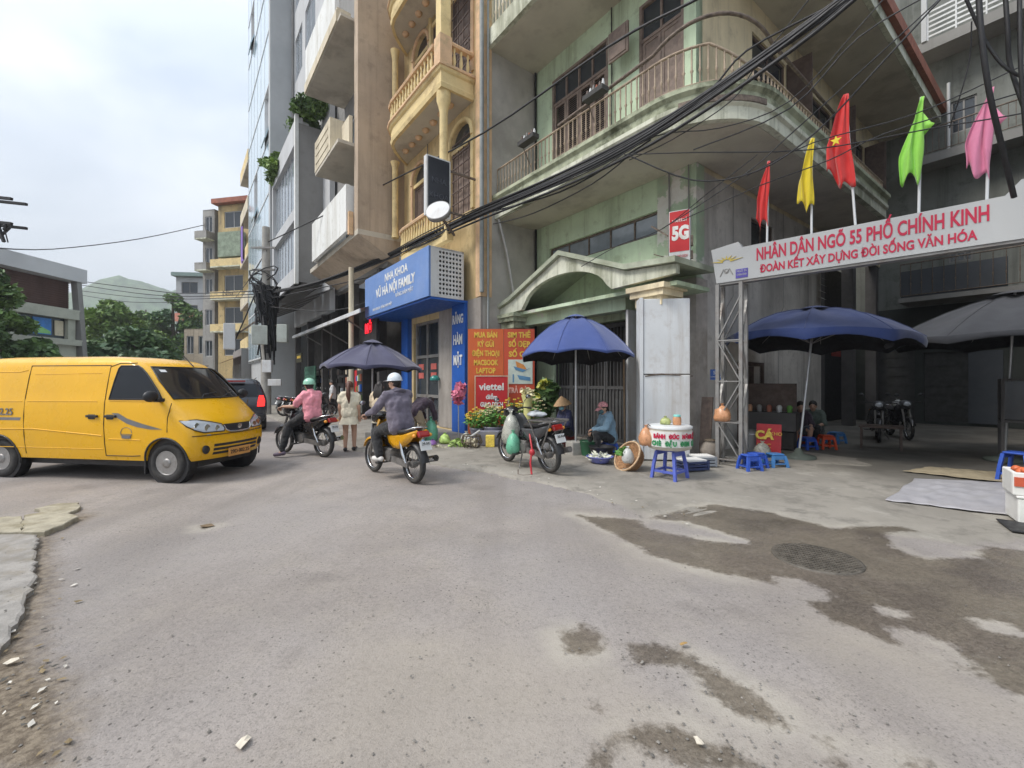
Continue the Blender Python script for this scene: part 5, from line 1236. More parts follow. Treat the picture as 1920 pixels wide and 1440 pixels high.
MB().prism([(-.16, 1.96), (.18, 1.86), (.3, 1.92), (.1, 1.8), (-.1, 1.86)], -.0205, -.0165, 'y').prism([(-.18, 1.52), (-.14, 1.52), (-.14, 1.74), (-.18, 1.74)], -.016, -.0125, 'y').prism([(-.05, 1.72), (.3, 1.66), (.3, 1.56), (.0, 1.6)], -.016, -.0125, 'y').build('picture_print', mat("print_blue", (.1, .25, .42), .5), ob)
vb = board(-.95, -.13, 11.6, .35, 1.68, RED, 'red_board', 'red framed board reading viettel before the orange boards', [('viettel', 1.40, .26, .66), ('điểm', 1.13, .15, .3), ('GIAO DỊCH', .93, .16, .6), ('VÀ', .75, .15, .16)], WHITER)
MB().box(-.45, -.43, -.01, .05, .05, 1.7).box(.43, .45, -.01, .05, .05, 1.7).box(-.43, .43, -.01, .05, 1.68, 1.70).build('frame', CREAMB, vb)

aw = sthing('shop_awning', 'thin white sheet awning sloping along the dark shops', 'awning', -16.5, -3.2, 4)
mb = MB(); mb.add([(-22.4, -3.5, 3.95), (-10.6, -3.5, 4.12), (-10.6, -2.4, 4.55), (-22.4, -2.4, 4.4)], [(0, 1, 2, 3)]); mb.box(-22.4, -10.6, -3.53, -3.49, 3.98, 4.12); mb.build('sheet', STEELW, aw)
for x in (-12.2, -15.8, -19.4): MB().bar((x, -3.48, 3.9), (x, -2.4, 3.3), .05).build('bracket', GREYST, aw)
pp = sthing('awning_post', 'tall cream painted post beside the blue clinic sign', 'post', -12.3, -3.3)
MB().tube([(-12.3, -3.3, 0), (-12.3, -3.3, 5.95)], .1, 10).build('shaft', CREAMB, pp); MB().box(-12.45, -12.15, -3.45, -3.15, 0, .12).build('base', CONC, pp)
ns = sthing('neon_sign', 'black panel with small glowing red letters under the blue sign', 'sign', -11, -2.9, 3)
MB().box(-11.9, -10.4, -3.0, -2.9, 2.6, 3.85).build('panel', BLKIN, ns)
lettering('MỞ', .45, ns, mat("neon_red", (.9, .01, .02), .5, var=0, emit=1.6), (-.15, -.13, .50), (R(90), 0, 0), bold=.03)
for (xx, yy, z, w, h, mm, nm, lb_) in ((-21.5, -3.3, 2.6, 1.3, .5, mat("yellow_black_sign", (.05, .045, .02), .5), 'shop_sign_board', 'black sign board with yellow strip beside the utility pole'),):
    t = sthing(nm, lb_, 'sign', xx, yy, z); MB().box(xx - w / 2, xx + w / 2, yy - .05, yy, z, z + h).build('panel', mm, t); lettering('SHOP', .3, t, GOLDL, (0, -.06, h / 2), (R(90), 0, 0)) if 0 else MB().box(xx - .45, xx + .45, yy - .06, yy - .051, z + .22, z + .36).build('yellow_strip', GOLDL, t)
for x, lbl in ((-13.0, 'red cabinet of drinks inside the dark shop near the cream post'),):
    t = sthing('shop_cabinet', lbl, 'cabinet', x, -2.7); MB().box(x - .5, x - .2, -2.8, -2.3, .1, 2.0).build('case', RED, t); MB().box(x - .19, x + .5, -2.8, -2.3, .1, 2.0).build('shelving', DARKIN, t)
    for k in range(4):
        for q in range(4): MB().box(x - .15 + q * .16, x - .04 + q * .16, -2.86, -2.801, .3 + k * .42, .5 + k * .42 + .03 * q).build('packet', (STEELW, LEAF2, TERRA, BOXM, BLUED)[(k * 3 + q) % 5], t)
gs2 = sthing('green_shutter', 'dull green roller shutter behind the pink rider', 'shutter', -20, -2.6); mb = MB().box(-23, -20.4, -2.75, -2.7, .1, 2.4)
for k in range(9): mb.box(-23, -20.4, -2.78, -2.751, .2 + k * .25, .24 + k * .25)
mb.build('curtain', mat("shutter_green", (.05, .15, .10), .6), gs2)
# ================================================================ yellow van
VANY = mat("van_yellow", (.80, .425, .002), .3, var=.03, sc=1.2, dirt=.12, dc=(.40, .25, .06), ds=.8, coat=.3)
BLKP = mat("black_plastic", (.022, .022, .024), .5, var=.15)
RUB = mat("tyre_rubber", (.028, .027, .027), .85, var=.2, sc=9, dirt=.35, dc=(.11, .10, .085), ds=3)
RIMS = mat("steel_rim", (.36, .35, .34), .45, metal=.7, var=.1, dirt=.4, dc=(.1, .085, .07), ds=4)
CHR = mat("chrome", (.62, .63, .64), .15, metal=1, var=.05)
GLV = mat("van_glass", (.010, .012, .016), .08, var=.1, spec=.38)
LENS = mat("headlight_lens", (.46, .49, .52), .08, var=.1, sc=14, coat=.6)
TAILR = mat("tail_light_red", (.30, .012, .012), .2, var=.1, coat=.4)
PLATE_Y = mat("plate_orange", (.62, .30, .08), .5, var=.08)
PLATE_W = mat("plate_white", (.66, .67, .66), .5, var=.05)
SEAM = mat("seam_shadow_gap", (.10, .055, .004), .6)
GREYD2 = mat("decal_grey", (.16, .16, .17), .5)
def wheel_parts(par, x, y, r, w, side, rim=.62, steel=True, name='wheel'):
    wz = D.objects.new(name, None); 
    mb = MB().lathe([(r * rim, -w / 2), (r * .9, -w / 2), (r * .975, -w * .38), (r, -w * .2), (r, w * .2), (r * .975, w * .38), (r * .9, w / 2), (r * rim, w / 2)], 28, axis='y', closed=True)
    t = mb.build(name, RUB, par, off=(0, 0, 0), loc=(x, y, r))
    o = side * w * .46; R_ = r * rim
    prof = [(R_, o), (R_ * .98, o + side * .005), (R_ * .90, o), (R_ * .86, o - side * .035), (R_ * .80, o - side * .04), (R_ * .52, o - side * .012), (R_ * .40, o - side * .018), (R_ * .36, o + side * .008), (R_ * .2, o + side * .012), (.001, o + side * .012)]
    MB().lathe(prof, 24, axis='y').build('rim', RIMS, t, off=(0, 0, 0))
    mb = MB()
    for k in range(10):
        a = 2 * math.pi * k / 10; mb.ell((R_ * .68 * math.cos(a), o - side * .022, R_ * .68 * math.sin(a)), (.017, .006, .022), 7, 4, rot=(0, -a, 0))
    q = mb.build('rim_hole', BLKP, t, off=(0, 0, 0)); q['kind'] = 'stuff'
    return t
def patch(fn, rows, n=8, m=None, name='panel', par=None, off=(0, 0, 0), th=0):
    g = [[fn(a0 + (a1 - a0) * k / n, z) for k in range(n + 1)] for z, a0, a1 in rows]
    mb = MB().loft(g, ring_closed=False); o = mb.build(name, m, par, off=off)
    if th: s = o.modifiers.new('solid', 'SOLIDIFY'); s.thickness = th; s.offset = 0
    return o
def lerp_tab(tab, z):
    for i in range(len(tab) - 1):
        if tab[i][0] <= z <= tab[i + 1][0]:
            t = (z - tab[i][0]) / (tab[i + 1][0] - tab[i][0]); return [a + (b - a) * t for a, b in zip(tab[i][1:], tab[i + 1][1:])]
    return list(tab[0][1:]) if z < tab[0][0] else list(tab[-1][1:])
#        z,  x front, half width, x rear, nose curve
VT = [(.33, .53, .735, -3.72, .10), (.42, .585, .755, -3.78, .10), (.58, .615, .775, -3.80, .11), (.74, .605, .785, -3.80, .12), (.84, .575, .79, -3.80, .13), (.90, .545, .79, -3.80, .14), (.97, .485, .788, -3.80, .15), (1.06, .395, .785, -3.79, .15),
      (1.16, .285, .780, -3.78, .14), (1.25, .185, .772, -3.77, .14), (1.28, .150, .765, -3.77, .13), (1.40, .035, .748, -3.755, .13), (1.60, -.17, .715, -3.72, .12), (1.76, -.345, .685, -3.68, .11), (1.84, -.47, .66, -3.64, .10), (1.89, -.60, .625, -3.58, .09), (1.925, -.78, .56, -3.5, .08), (1.95, -1.05, .45, -3.3, .06), (1.965, -1.4, .28, -3.0, .04)]
def v_side(x, z): return lerp_tab(VT, z)[1]
def v_ring(z, xf, hw, xr, cv, n=26, rc=.17, rr=.12):
    pts = []; xs = xf - cv - rc
    for k in range(9): pts.append((xr + rr + (xs - xr - rr) * k / 8, -hw))
    for k in range(1, 6):
        a = R(-90 + 15 * k); pts.append((xs + rc * math.cos(a) * .95, -hw + rc * (1 + math.sin(a))))
    x1, y1 = pts[-1]
    for k in range(1, 8):
        y = y1 + (-2 * y1) * k / 8; pts.append((xf - (cv + rc * .09) * (y / (-y1)) ** 2 * (1 if abs(y) < 9 else 0) if True else 0, y))
    x_end = xf - (cv + rc * .09)
    # join smoothly: shift the corner so that it meets the curved front
    dx = x_end - x1
    half = []
    for i, (x, y) in enumerate(pts[:14]): half.append((x + (dx * max(0, i - 8) / 5), y))
    front = pts[14:]
    full = half + front + [(x, -y) for x, y in reversed(half)]
    full += [(xr + rr * (1 - math.cos(R(a))) - rr * 0, hw - rr * (1 - math.sin(R(90 - a)))) for a in ()]
    full += [(xr + .02, hw - .08), (xr, hw - .2), (xr, 0), (xr, -hw + .2), (xr + .02, -hw + .08)]
    return [(x, y, z) for x, y in full]
def v_front(y, z):
    xf, hw, xr, cv = lerp_tab(VT, z); ring = v_ring(z, xf, hw, xr, cv)
    fr = ring[8:27]; fr = [p for p in fr]
    for i in range(len(fr) - 1):
        if fr[i][1] <= y <= fr[i + 1][1] and fr[i + 1][1] > fr[i][1]:
            t = (y - fr[i][1]) / (fr[i + 1][1] - fr[i][1]); return fr[i][0] + (fr[i + 1][0] - fr[i][0]) * t
    return fr[0][0] if y < 0 else fr[-1][0]
van = thing('yellow_van', 'bright yellow cargo van turning in from the left', 'van', (-5.14, 7.38, 0), R(-8.2))
VO = (0, 0, 0)
mb = MB(); rings = [v_ring(*row) for row in VT]
mb.loft(rings); body = mb.build('body', VANY, van, off=VO)
# wheel arches
cut = MB()
for xw in (0, -3.06):
    for s in (-1, 1): cut.lathe([(.37, -.16), (.37, .16)], 28, axis='y', c=(xw, s * .74, .315), sm=True)
cu = cut.build('cutter', BLKP, van, off=VO)
import bmesh
for o_ in (body, cu):
    _b = bmesh.new(); _b.from_mesh(o_.data); bmesh.ops.remove_doubles(_b, verts=_b.verts, dist=.0008); bmesh.ops.recalc_face_normals(_b, faces=_b.faces); _b.to_mesh(o_.data); _b.free(); o_.data.update()
bo = body.modifiers.new('arch', 'BOOLEAN'); bo.object = cu; bo.operation = 'DIFFERENCE'; bo.solver = 'EXACT'
nm = D.meshes.new_from_object(body.evaluated_get(bpy.context.evaluated_depsgraph_get())); body.modifiers.clear(); body.data = nm
D.objects.remove(cu)
nm.polygons.foreach_set('use_smooth', [True] * len(nm.polygons))
try: nm.set_sharp_from_angle(angle=R(32))
except Exception: pass
for xw in (0, -3.06):
    for s in (-1, 1):
        mb = MB(); mb.lathe([(.365, s * .735 - s * .02), (.365, s * .735 - s * .17), (.02, s * .735 - s * .172)], 24, axis='y', c=(xw, 0, .315))
        mb.tube([(xw + .375 * math.cos(R(a)), s * (v_side(xw, .315 + .375 * max(0, math.sin(R(a)))) + .004), .315 + .375 * math.sin(R(a))) for a in range(-12, 193, 12)], .014, 5)
        mb.build('wheel_arch_liner', BLKP, van, off=VO)
MB().box(-3.5, .35, -.6, .6, .22, .34).build('underbody', BLKP, van, off=VO)
for xw in (0, -3.06):
    for s in (-1, 1): wheel_parts(van, xw, s * .665, .305, .17, s)
SIDE = lambda s, e: (lambda x, z: (x, s * (v_side(x, z) + e), z))
for s in (-1, 1):
    dn = 'door_window'
    w_ = patch(SIDE(s, .006), [(1.275, -.985, -.045), (1.40, -.965, -.135), (1.55, -.94, -.27), (1.68, -.915, -.395), (1.75, -.895, -.485), (1.785, -.86, -.56)], 8, GLV, 'side_window', van)
    b = SIDE(s, .007); loop = [b(-.985, 1.275), b(-.045, 1.275), b(-.135, 1.40), b(-.27, 1.55), b(-.395, 1.68), b(-.485, 1.755), b(-.56, 1.79), b(-.87, 1.79), b(-.90, 1.75), b(-.94, 1.55)]
    MB().tube(loop, .011, 5, closed=True).build('window_seal', BLKP, w_, off=VO)
    sg = SIDE(s, .0015); mb = MB()
    for pts in ([(-1.06, z) for z in (.40, .6, .9, 1.2, 1.5, 1.78)], [(-1.06, 1.78), (-.9, 1.835), (-.6, 1.835)], [(.12, 1.22), (.06, 1.0), (.05, .78)], [(-1.06, .40), (-.6, .40), (-.45, .41)], [(-2.55, z) for z in (.40, .7, 1.0, 1.3, 1.6, 1.8)], [(-1.06, 1.80), (-1.8, 1.80), (-2.55, 1.80)]): MB().tube([sg(*p) for p in pts], .008, 4).build('door_seam', SEAM, van, off=VO)
    for zz in (1.30, 1.36): pass
    mb = MB(); e_ = SIDE(s, .0)
    for pts, r in (([(-3.6, .78), (-2.4, .80), (-1.4, .73), (-1.1, .71)], .010), ([(-.98, .66), (-.5, .655), (-.42, .65)], .008), ([(-3.6, .50), (-1.1, .50)], .006), ([(-3.6, 1.23), (-2.6, 1.23)], .008), ([(-2.5, 1.235), (-1.2, 1.24)], .008), ([(-3.6, 1.70), (-2.75, 1.70), (-2.6, 1.73)], .008), ([(-2.45, 1.66), (-1.2, 1.68)], .006), ([(-.97, 1.245), (-.1, 1.245)], .009)): mb.tube([e_(*p) for p in pts], r, 5)
    q = mb.build('body_crease', VANY, van, off=VO)
    for xh in (-.93, -1.26): MB().obox((xh, s * (v_side(xh, 1.01) + .018), 1.01), (.20, .03, .038)).obox((xh - .02, s * (v_side(xh, 1.01) + .006), 1.0), (.12, .012, .075)).build('door_handle', BLKP, van, bevel=.008)
    patch(SIDE(s, .003), [(1.06, -.92, -.80), (.98, -.80, -.64), (.90, -.64, -.36), (.85, -.46, -.14), (.82, -.24, -.02)], 5, GREYD2, 'swoosh_decal', van)
    patch(SIDE(s, .003), [(.93, -3.6, -2.62), (.975, -3.6, -2.60)], 6, GREYD2, 'stripe_decal', van)
    MB().ell((-.10, s * .91, 1.325), (.06, .115, .085), 14, 8).obox((-.07, s * .80, 1.265), (.07, .12, .05)).build('door_mirror', BLKP, van)
a = lettering('-002.25', .15, van, GREYD2, (-2.98, -(v_side(0, 1.06) + .008), 1.06), (R(88), 0, 0), bold=.002)
mb = MB(); c0 = Vector((-.66, -(v_side(0, .76) + .003), .76)); mb.tube([(c0.x + .10 * math.cos(q), c0.y, c0.z + .085 * math.sin(q)) for q in [k * .5 for k in range(13)]], .005, 4).tube([(c0.x - .1, c0.y, c0.z - .02), (c0.x + .1, c0.y, c0.z - .02)], .004, 4).obox((c0.x, c0.y, c0.z - .06), (.16, .004, .05)).build('round_logo', GREYD2, van)
# windscreen, lights, grille
FP_ = lambda e: (lambda y, z: (v_front(y, z) + e, y, z + e * .6))
ws = patch(FP_(.006), [(1.275, -.64, .64), (1.40, -.63, .63), (1.55, -.61, .61), (1.68, -.585, .585), (1.77, -.55, .55)], 14, GLV, 'windscreen', van)
f9 = FP_(.008); lp = [f9(y, 1.275) for y in (-.64, -.4, -.2, 0, .2, .4, .64)] + [f9(.615, 1.55), f9(.55, 1.775)] + [f9(y, 1.775) for y in (.3, 0, -.3)] + [f9(-.55, 1.775), f9(-.615, 1.55)]
MB().tube(lp, .013, 5, closed=True).build('windscreen_seal', BLKP, ws, off=VO)
mb = MB()
for y0, y1 in ((-.45, .1), (.12, .6)): mb.tube([f9(y0 * .6, 1.262), f9((y0 + y1) / 2, 1.33), f9(y1, 1.36)], .009, 4)
mb.build('wiper', BLKP, van, off=VO)
MB().tube([f9(.15, 1.80), (-.62, .15, 2.0)], .009, 5).build('aerial', BLKP, van, off=VO)
patch(FP_(.012), [(1.69, -.50, -.42), (1.73, -.50, -.42)], 2, PLATE_W, 'sticker', ws)
for s in (-1, 1):
    hl = patch(FP_(.012), [(.755, s * .30, s * .60), (.80, s * .285, s * .70), (.86, s * .32, s * .765), (.905, s * .45, s * .778), (.945, s * .60, s * .782)], 8, LENS, 'headlight', van)
    g9 = FP_(.016); MB().tube([g9(s * y, z) for y, z in ((.30, .75), (.60, .752), (.70, .795), (.765, .86), (.782, .945), (.60, .95), (.45, .91), (.31, .865), (.28, .80))], .008, 4, closed=True).build('lens_rim', BLKP, hl, off=VO)
    mb = MB()
    for y, z, r in ((.40, .81, .042), (.54, .825, .05), (.66, .865, .04)): p = FP_(.012)(s * y, z); mb.lathe([(.001, .0), (r * .6, .004), (r, .016), (r * 1.08, .012)], 14, axis='x', c=(p[0] - .002, p[1], p[2]))
    mb.build('reflector', CHR, hl, off=VO)
    p = FP_(.0)(s * .56, .50); MB().lathe([(.001, .02), (.05, .02), (.06, .012), (.075, .0)], 14, axis='x', c=(p[0] - .002, p[1], p[2])).build('fog_light', BLKP, van, off=VO)
    patch(FP_(.006), [(.70, s * .50, s * .56), (.725, s * .50, s * .56)], 2, LENS, 'side_marker', van)
gr = patch(FP_(.008), [(.745, -.22, .22), (.78, -.27, .27), (.835, -.29, .29), (.86, -.27, .27)], 10, BLKP, 'grille', van)
MB().tube([FP_(.014)(y, z) for y, z in ((-.28, .84), (-.26, .77), (-.2, .735), (0, .725), (.2, .735), (.26, .77), (.28, .84))], .014, 5).build('grille_trim', CHR, gr, off=VO)
p = FP_(.02)(0, .80); MB().lathe([(.001, .008), (.03, .008), (.042, 0)], 14, axis='x', c=p).build('badge', CHR, gr, off=VO)
for zz in (.545, .48, .415): patch(FP_(.007), [(zz - .02, -.46, .46), (zz + .02, -.46, .46)], 12, BLKP, 'bumper_slot', van)
patch(FP_(.012), [(.70, -.74, .74), (.715, -.745, .745)], 14, SEAM, 'bumper_seam', van)
p = v_front(0, .42); MB().box(p + .012, p + .026, -.235, .235, .335, .475).build('number_plate', PLATE_Y, van, bevel=.006)
lettering('29D-002.25', .085, van, BLKP, (p + .029, 0, .405), (R(90), 0, R(90)))
MB().box(.02, .05, -.2, .3, 1.1, 1.12)
# cab interior: dashboard and a driver's seat read through no clear glass here; mud flaps
for s in (-1, 1): MB().box(-.42, -.40, s * .62 - .1, s * .62 + .1, .12, .36).build('mud_flap', BLKP, van)

# ================================================================ dark car behind the van
CARB = mat("car_dark_paint", (.028, .032, .045), .25, var=.05, coat=.6)
car = thing('parked_car', 'dark hatchback with red tail lights behind the yellow van', 'car', (-9.45, 14.75, 0), R(124))
CT = [(.30, 1.95, .80, -1.92, .12), (.45, 2.05, .85, -2.0, .14), (.65, 2.05, .88, -2.04, .15), (.85, 1.95, .885, -2.03, .15), (1.0, 1.4, .87, -2.0, .15), (1.05, .95, .86, -1.98, .12), (1.3, .45, .78, -1.90, .1), (1.52, .05, .70, -1.78, .1), (1.60, -.2, .62, -1.66, .08), (1.64, -.5, .45, -1.45, .05)]
MB().loft([v_ring(*r) for r in CT]).build('body', CARB, car, off=VO)
for xw in (1.25, -1.25):
    for s in (-1, 1): wheel_parts(car, xw, s * .80, .32, .2, s)
def c_w(z): return lerp_tab(CT, z)[1]
RP = lambda e: (lambda y, z: (lerp_tab(CT, z)[2] - e, y, z))
patch(RP(.012), [(1.08, -.66, .66), (1.3, -.62, .62), (1.48, -.56, .56)], 8, GLV, 'rear_window', car)
for s in (-1, 1):
    patch(RP(.03), [(.78, s * .60, s * .80), (.95, s * .62, s * .82), (1.12, s * .66, s * .78)], 3, mat("tail_lamp_lit", (.8, .02, .015), .3, var=0, emit=.9), 'tail_light', car)
    patch(lambda x, z: (x, s * (c_w(z) + .008), z), [(1.08, -1.5, .7), (1.3, -1.45, .4), (1.48, -1.35, .1)], 6, GLV, 'side_window', car)
MB().box(-1.93, -1.80, -.3, .3, 1.53, 1.58).build('brake_light', TAILR, car, off=VO)
MB().box(-2.06, -2.03, -.26, .26, .60, .74).build('number_plate', PLATE_W, car, off=VO)
MB().box(-2.06, -1.96, -.8, .8, .36, .55).build('bumper', BLKP, car, bevel=.03)
MB().tube([(-1.5, -.62, 1.66), (.0, -.66, 1.62)], .02, 6).build('roof_rail', CHR, car, off=VO)

# ================================================================ motorbikes
SEATB = mat("seat_vinyl", (.03, .028, .028), .55, var=.2)
ENG = mat("engine_grey", (.20, .19, .18), .5, metal=.5, var=.2, sc=12)
def bike_wheel(par, x, r, w, name='wheel'):
    t = MB().lathe([(r - .06, -w / 2), (r - .02, -w * .48), (r, -w * .2), (r, w * .2), (r - .02, w * .48), (r - .06, w / 2)], 30, axis='y', closed=True).build(name, RUB, par, off=VO, loc=(x, 0, r))
    MB().lathe([(r - .055, -.018), (r - .075, -.012), (r - .075, .012), (r - .055, .018)], 30, axis='y', closed=True).build('rim', CHR, t, off=VO)
    mb = MB()
    for k in range(18):
        a = 2 * math.pi * k / 18; b = a + (.5 if k % 2 else -.5); mb.bar((.035 * math.cos(b), .015 * (-1) ** k, .035 * math.sin(b)), ((r - .07) * math.cos(a), 0, (r - .07) * math.sin(a)), .004)
    q = mb.build('spoke', CHR, t, off=VO); q['kind'] = 'stuff'
    MB().lathe([(.05, -.05), (.055, -.02), (.055, .02), (.05, .05)], 14, axis='y').build('hub', ENG, t, off=VO)
    return t
def motorbike(label, loc, rz, paint, paint2=None, lean=0, plate='29-F1 342.18', rack=False, ridden=False, group=None):
    paint2 = paint2 or BLKP
    b = thing('motorbike', label, 'motorbike', loc, rz, group); b.rotation_euler = (lean, 0, rz)
    bike_wheel(b, .62, .285, .07); bike_wheel(b, -.61, .285, .085)
    ax, az = .62, .285; top = Vector((.40, 0, .88))
    mb = MB()
    for s in (-1, 1): mb.tube([(ax, s * .07, az), (ax - .06, s * .075, az + .22), (.43, s * .07, .80)], [.016, .026, .024], 8)
    mb.build('fork', ENG, b, off=VO)
    MB().loft([[(.62 + (.285 + .035) * math.cos(R(a)) * 1.0, y, .285 + .32 * math.sin(R(a)) + d_) for y, d_ in ((-.055, -.035), (-.045, 0), (0, .012), (.045, 0), (.055, -.035))] for a in range(20, 166, 12)], ring_closed=False).build('front_mudguard', paint, b, off=VO)
    hb = MB().tube([(.30, -.34, .99), (.36, -.22, 1.01), (.40, -.05, .98), (.40, .05, .98), (.36, .22, 1.01), (.30, .34, .99)], .013, 8).build('handlebar', BLKP, b, off=VO)
    for s in (-1, 1): MB().tube([(.31, s * .30, .992), (.29, s * .37, .985)], .019, 8).build('grip', SEATB, hb, off=VO)
    for s in (-1, 1):
        m_ = MB().tube([(.36, s * .22, 1.01), (.36, s * .27, 1.12), (.34, s * .33, 1.18)], .006, 5).ell((.34, s * .35, 1.20), (.02, .06, .04), 10, 6).build('mirror', BLKP, b, off=VO)
        MB().ell((.322, s * .35, 1.20), (.006, .052, .034), 10, 4).build('mirror_glass', CHR, m_, off=VO)
    MB().loft([[(x, w * math.cos(R(a)), z + h * math.sin(R(a))) for a in range(0, 360, 30)] for x, z, w, h in ((.30, .98, .04, .02), (.36, .98, .13, .07), (.44, .95, .14, .10), (.51, .93, .11, .09), (.54, .92, .05, .05))]).build('headlight_cowl', paint2, b, off=VO)
    MB().ell((.515, 0, .935), (.035, .085, .07), 12, 6).build('headlight', LENS, b, off=VO)
    rows = []
    for z, x, w in ((.92, .40, .10), (.80, .37, .17), (.65, .31, .20), (.50, .25, .21), (.36, .20, .19), (.26, .20, .14)):
        rows.append([(x - .16 * abs(q) ** 2 * 1.2, q * w, z) for q in (-1, -.75, -.4, 0, .4, .75, 1)])
    o = MB().loft(rows, ring_closed=False).build('leg_shield', paint, b, off=VO); sm = o.modifiers.new('s', 'SOLIDIFY'); sm.thickness = .02
    MB().loft([[(x, w * math.cos(R(a)), z + h * math.sin(R(a))) for a in range(0, 360, 30)] for x, z, w, h in ((.36, .74, .05, .06), (.2, .58, .07, .07), (.02, .53, .085, .07), (-.12, .58, .10, .09), (-.25, .66, .11, .08))]).build('frame_tube', paint2, b, off=VO)
    MB().loft([[(x, w * math.cos(R(a)), z + h * math.sin(R(a)) * (1 if math.sin(R(a)) < 0 else .6)) for a in range(0, 360, 30)] for x, z, w, h in ((-.02, .72, .06, .05), (-.10, .755, .12, .06), (-.30, .765, .14, .065), (-.50, .785, .135, .06), (-.68, .815, .11, .05), (-.74, .83, .05, .03))]).build('seat', SEATB, b, off=VO)
    for s in (-1, 1):
        pan = [(-.04, .70), (-.22, .71), (-.50, .735), (-.82, .83), (-.86, .80), (-.62, .62), (-.40, .50), (-.22, .50), (-.08, .58)]
        mb = MB(); c_ = (-.36, .66); n = len(pan)
        ring0 = [(x, s * .085, z) for x, z in pan]; ring1 = [(x, s * (.135 if x > -.7 else .09), z) for x, z in [(c_[0] + (x - c_[0]) * .93, c_[1] + (z - c_[1]) * .93) for x, z in pan]]; ring2 = [(c_[0] + (x - c_[0]) * .6, s * .15, c_[1] + (z - c_[1]) * .6) for x, z in pan]
        mb.loft([ring0, ring1, ring2], caps=True); mb.build('side_panel', paint, b, off=VO)
    MB().obox((-.86, 0, .765), (.06, .20, .10), (0, .5, 0)).build('tail_light', TAILR, b, bevel=.02)
    for s in (-1, 1): MB().ell((-.83, s * .14, .745), (.04, .03, .03), 8, 5).build('turn_signal', mat("amber", (.7, .28, .03), .3), b, off=VO)
    MB().loft([[(-.61 - (.33) * math.cos(R(a)), y, .285 + .34 * math.sin(R(a)) + d_) for y, d_ in ((-.07, -.04), (-.055, 0), (.055, 0), (.07, -.04))] for a in range(10, 120, 12)], ring_closed=False).build('rear_mudguard', BLKP, b, off=VO)
    pl = MB().obox((-.925, 0, .60), (.008, .19, .14), (0, .35, 0)).build('number_plate', PLATE_W, b, off=VO)
    for t_, z in ((plate[:5], .63), (plate[5:].strip(), .575)): lettering(t_, .06, pl, BLKP, (-.931 - (.60 - z) * -.36, 0, z), (R(90 - 20), 0, R(-90)))
    MB().obox((.02, 0, .38), (.26, .20, .20)).obox((.16, 0, .40), (.18, .13, .13), (0, -.2, 0)).lathe([(.09, -.14), (.10, -.1), (.10, .1), (.09, .14)], 14, axis='y', c=(-.06, 0, .36)).build('engine', ENG, b, bevel=.02)
    MB().tube([(.18, -.09, .34), (.10, -.12, .24), (-.2, -.13, .23), (-.42, -.15, .27), (-.50, -.155, .30), (-.95, -.17, .40)], [.018, .018, .018, .02, .045, .05], 10).build('exhaust', CHR if not rack else ENG, b, off=VO)
    MB().bar((-.02, -.1, .34), (-.61, -.1, .285), .03, .05).bar((-.02, .1, .34), (-.61, .1, .285), .04, .09).build('swingarm', ENG, b, off=VO)
    for s in (-1, 1): MB().tube([(-.58, s * .125, .31), (-.50, s * .13, .45), (-.44, s * .13, .64)], [.016, .03, .022], 8).build('shock_absorber', CHR, b, off=VO)
    MB().tube([(.0, -.28, .26), (.0, .28, .26)], .013, 6).box(-.04, .04, -.29, -.21, .25, .28).box(-.04, .04, .21, .29, .25, .28).build('footpeg', SEATB, b, off=VO)
    MB().tube([(-.52, -.11, .80), (-.78, -.12, .86), (-.86, 0, .87), (-.78, .12, .86), (-.52, .11, .80)], .012, 6).build('grab_rail', CHR, b, off=VO)
    if rack:
        mb = MB()
        for s in (-1, 1): mb.bar((-.30, s * .17, .86), (-.95, s * .17, .88), .022).bar((-.9, s * .17, .87), (-.62, s * .15, .42), .018).bar((-.35, s * .17, .86), (-.5, s * .15, .5), .018)
        for k in range(6): x = -.32 - k * .125; mb.bar((x, -.17, .865), (x, .17, .865), .018)
        mb.build('cargo_rack', ENG, b, off=VO)
    if not ridden: MB().tube([(.0, .1, .24), (-.05, .22, .02)], .012, 6).build('side_stand', ENG, b, off=VO)
    return b
def heading(a, c): return math.atan2(c[1] - a[1], c[0] - a[0])
P_YEL = mat("bike_yellow", (.62, .30, .01), .3, var=.05, coat=.4); P_BLK = mat("bike_black", (.018, .018, .02), .3, var=.1, coat=.3); P_DKG = mat("bike_dark_grey", (.06, .062, .066), .35, var=.1, coat=.3); P_DRD = mat("bike_dark_red", (.11, .018, .018), .35, var=.1, coat=.3)
bp_r, bp_f = (-1.51, 6.69), (-2.36, 7.52)
bikeA_rz = heading(bp_r, bp_f); bikeA = ((bp_r[0] + bp_f[0]) / 2, (bp_r[1] + bp_f[1]) / 2, 0)
motorbike('yellow and black motorbike ridden by the man in a white cap', bikeA, bikeA_rz, P_YEL, P_BLK, plate='29-M1 158.46', ridden=True)
bq_r, bq_f = (-3.84, 8.95), (-4.95, 9.52)
bikeB_rz = heading(bq_r, bq_f); bikeB = ((bq_r[0] + bq_f[0]) / 2, (bq_r[1] + bq_f[1]) / 2, 0)
motorbike('black motorbike ridden by the woman in a pink shirt', bikeB, bikeB_rz, P_BLK, P_BLK, plate='29-H7 620.93', ridden=True)
bc_r, bc_f = (.63, 7.2), (-.08, 8.22)
bikeC_rz = heading(bc_r, bc_f); bikeC = ((bc_r[0] + bc_f[0]) / 2, (bc_r[1] + bc_f[1]) / 2, .05)
motorbike('parked grey motorbike with cargo rack and plastic bags on its bars', bikeC, bikeC_rz, P_DKG, P_BLK, lean=R(-4), plate='30-N4 817.52', rack=True)
pb = motorbike('dark parked motorbike nearest the utility pole', SW(-16.2, -4.4, .05), TH + R(100), P_BLK, P_DKG, group='motorbikes parked by the dark shops')
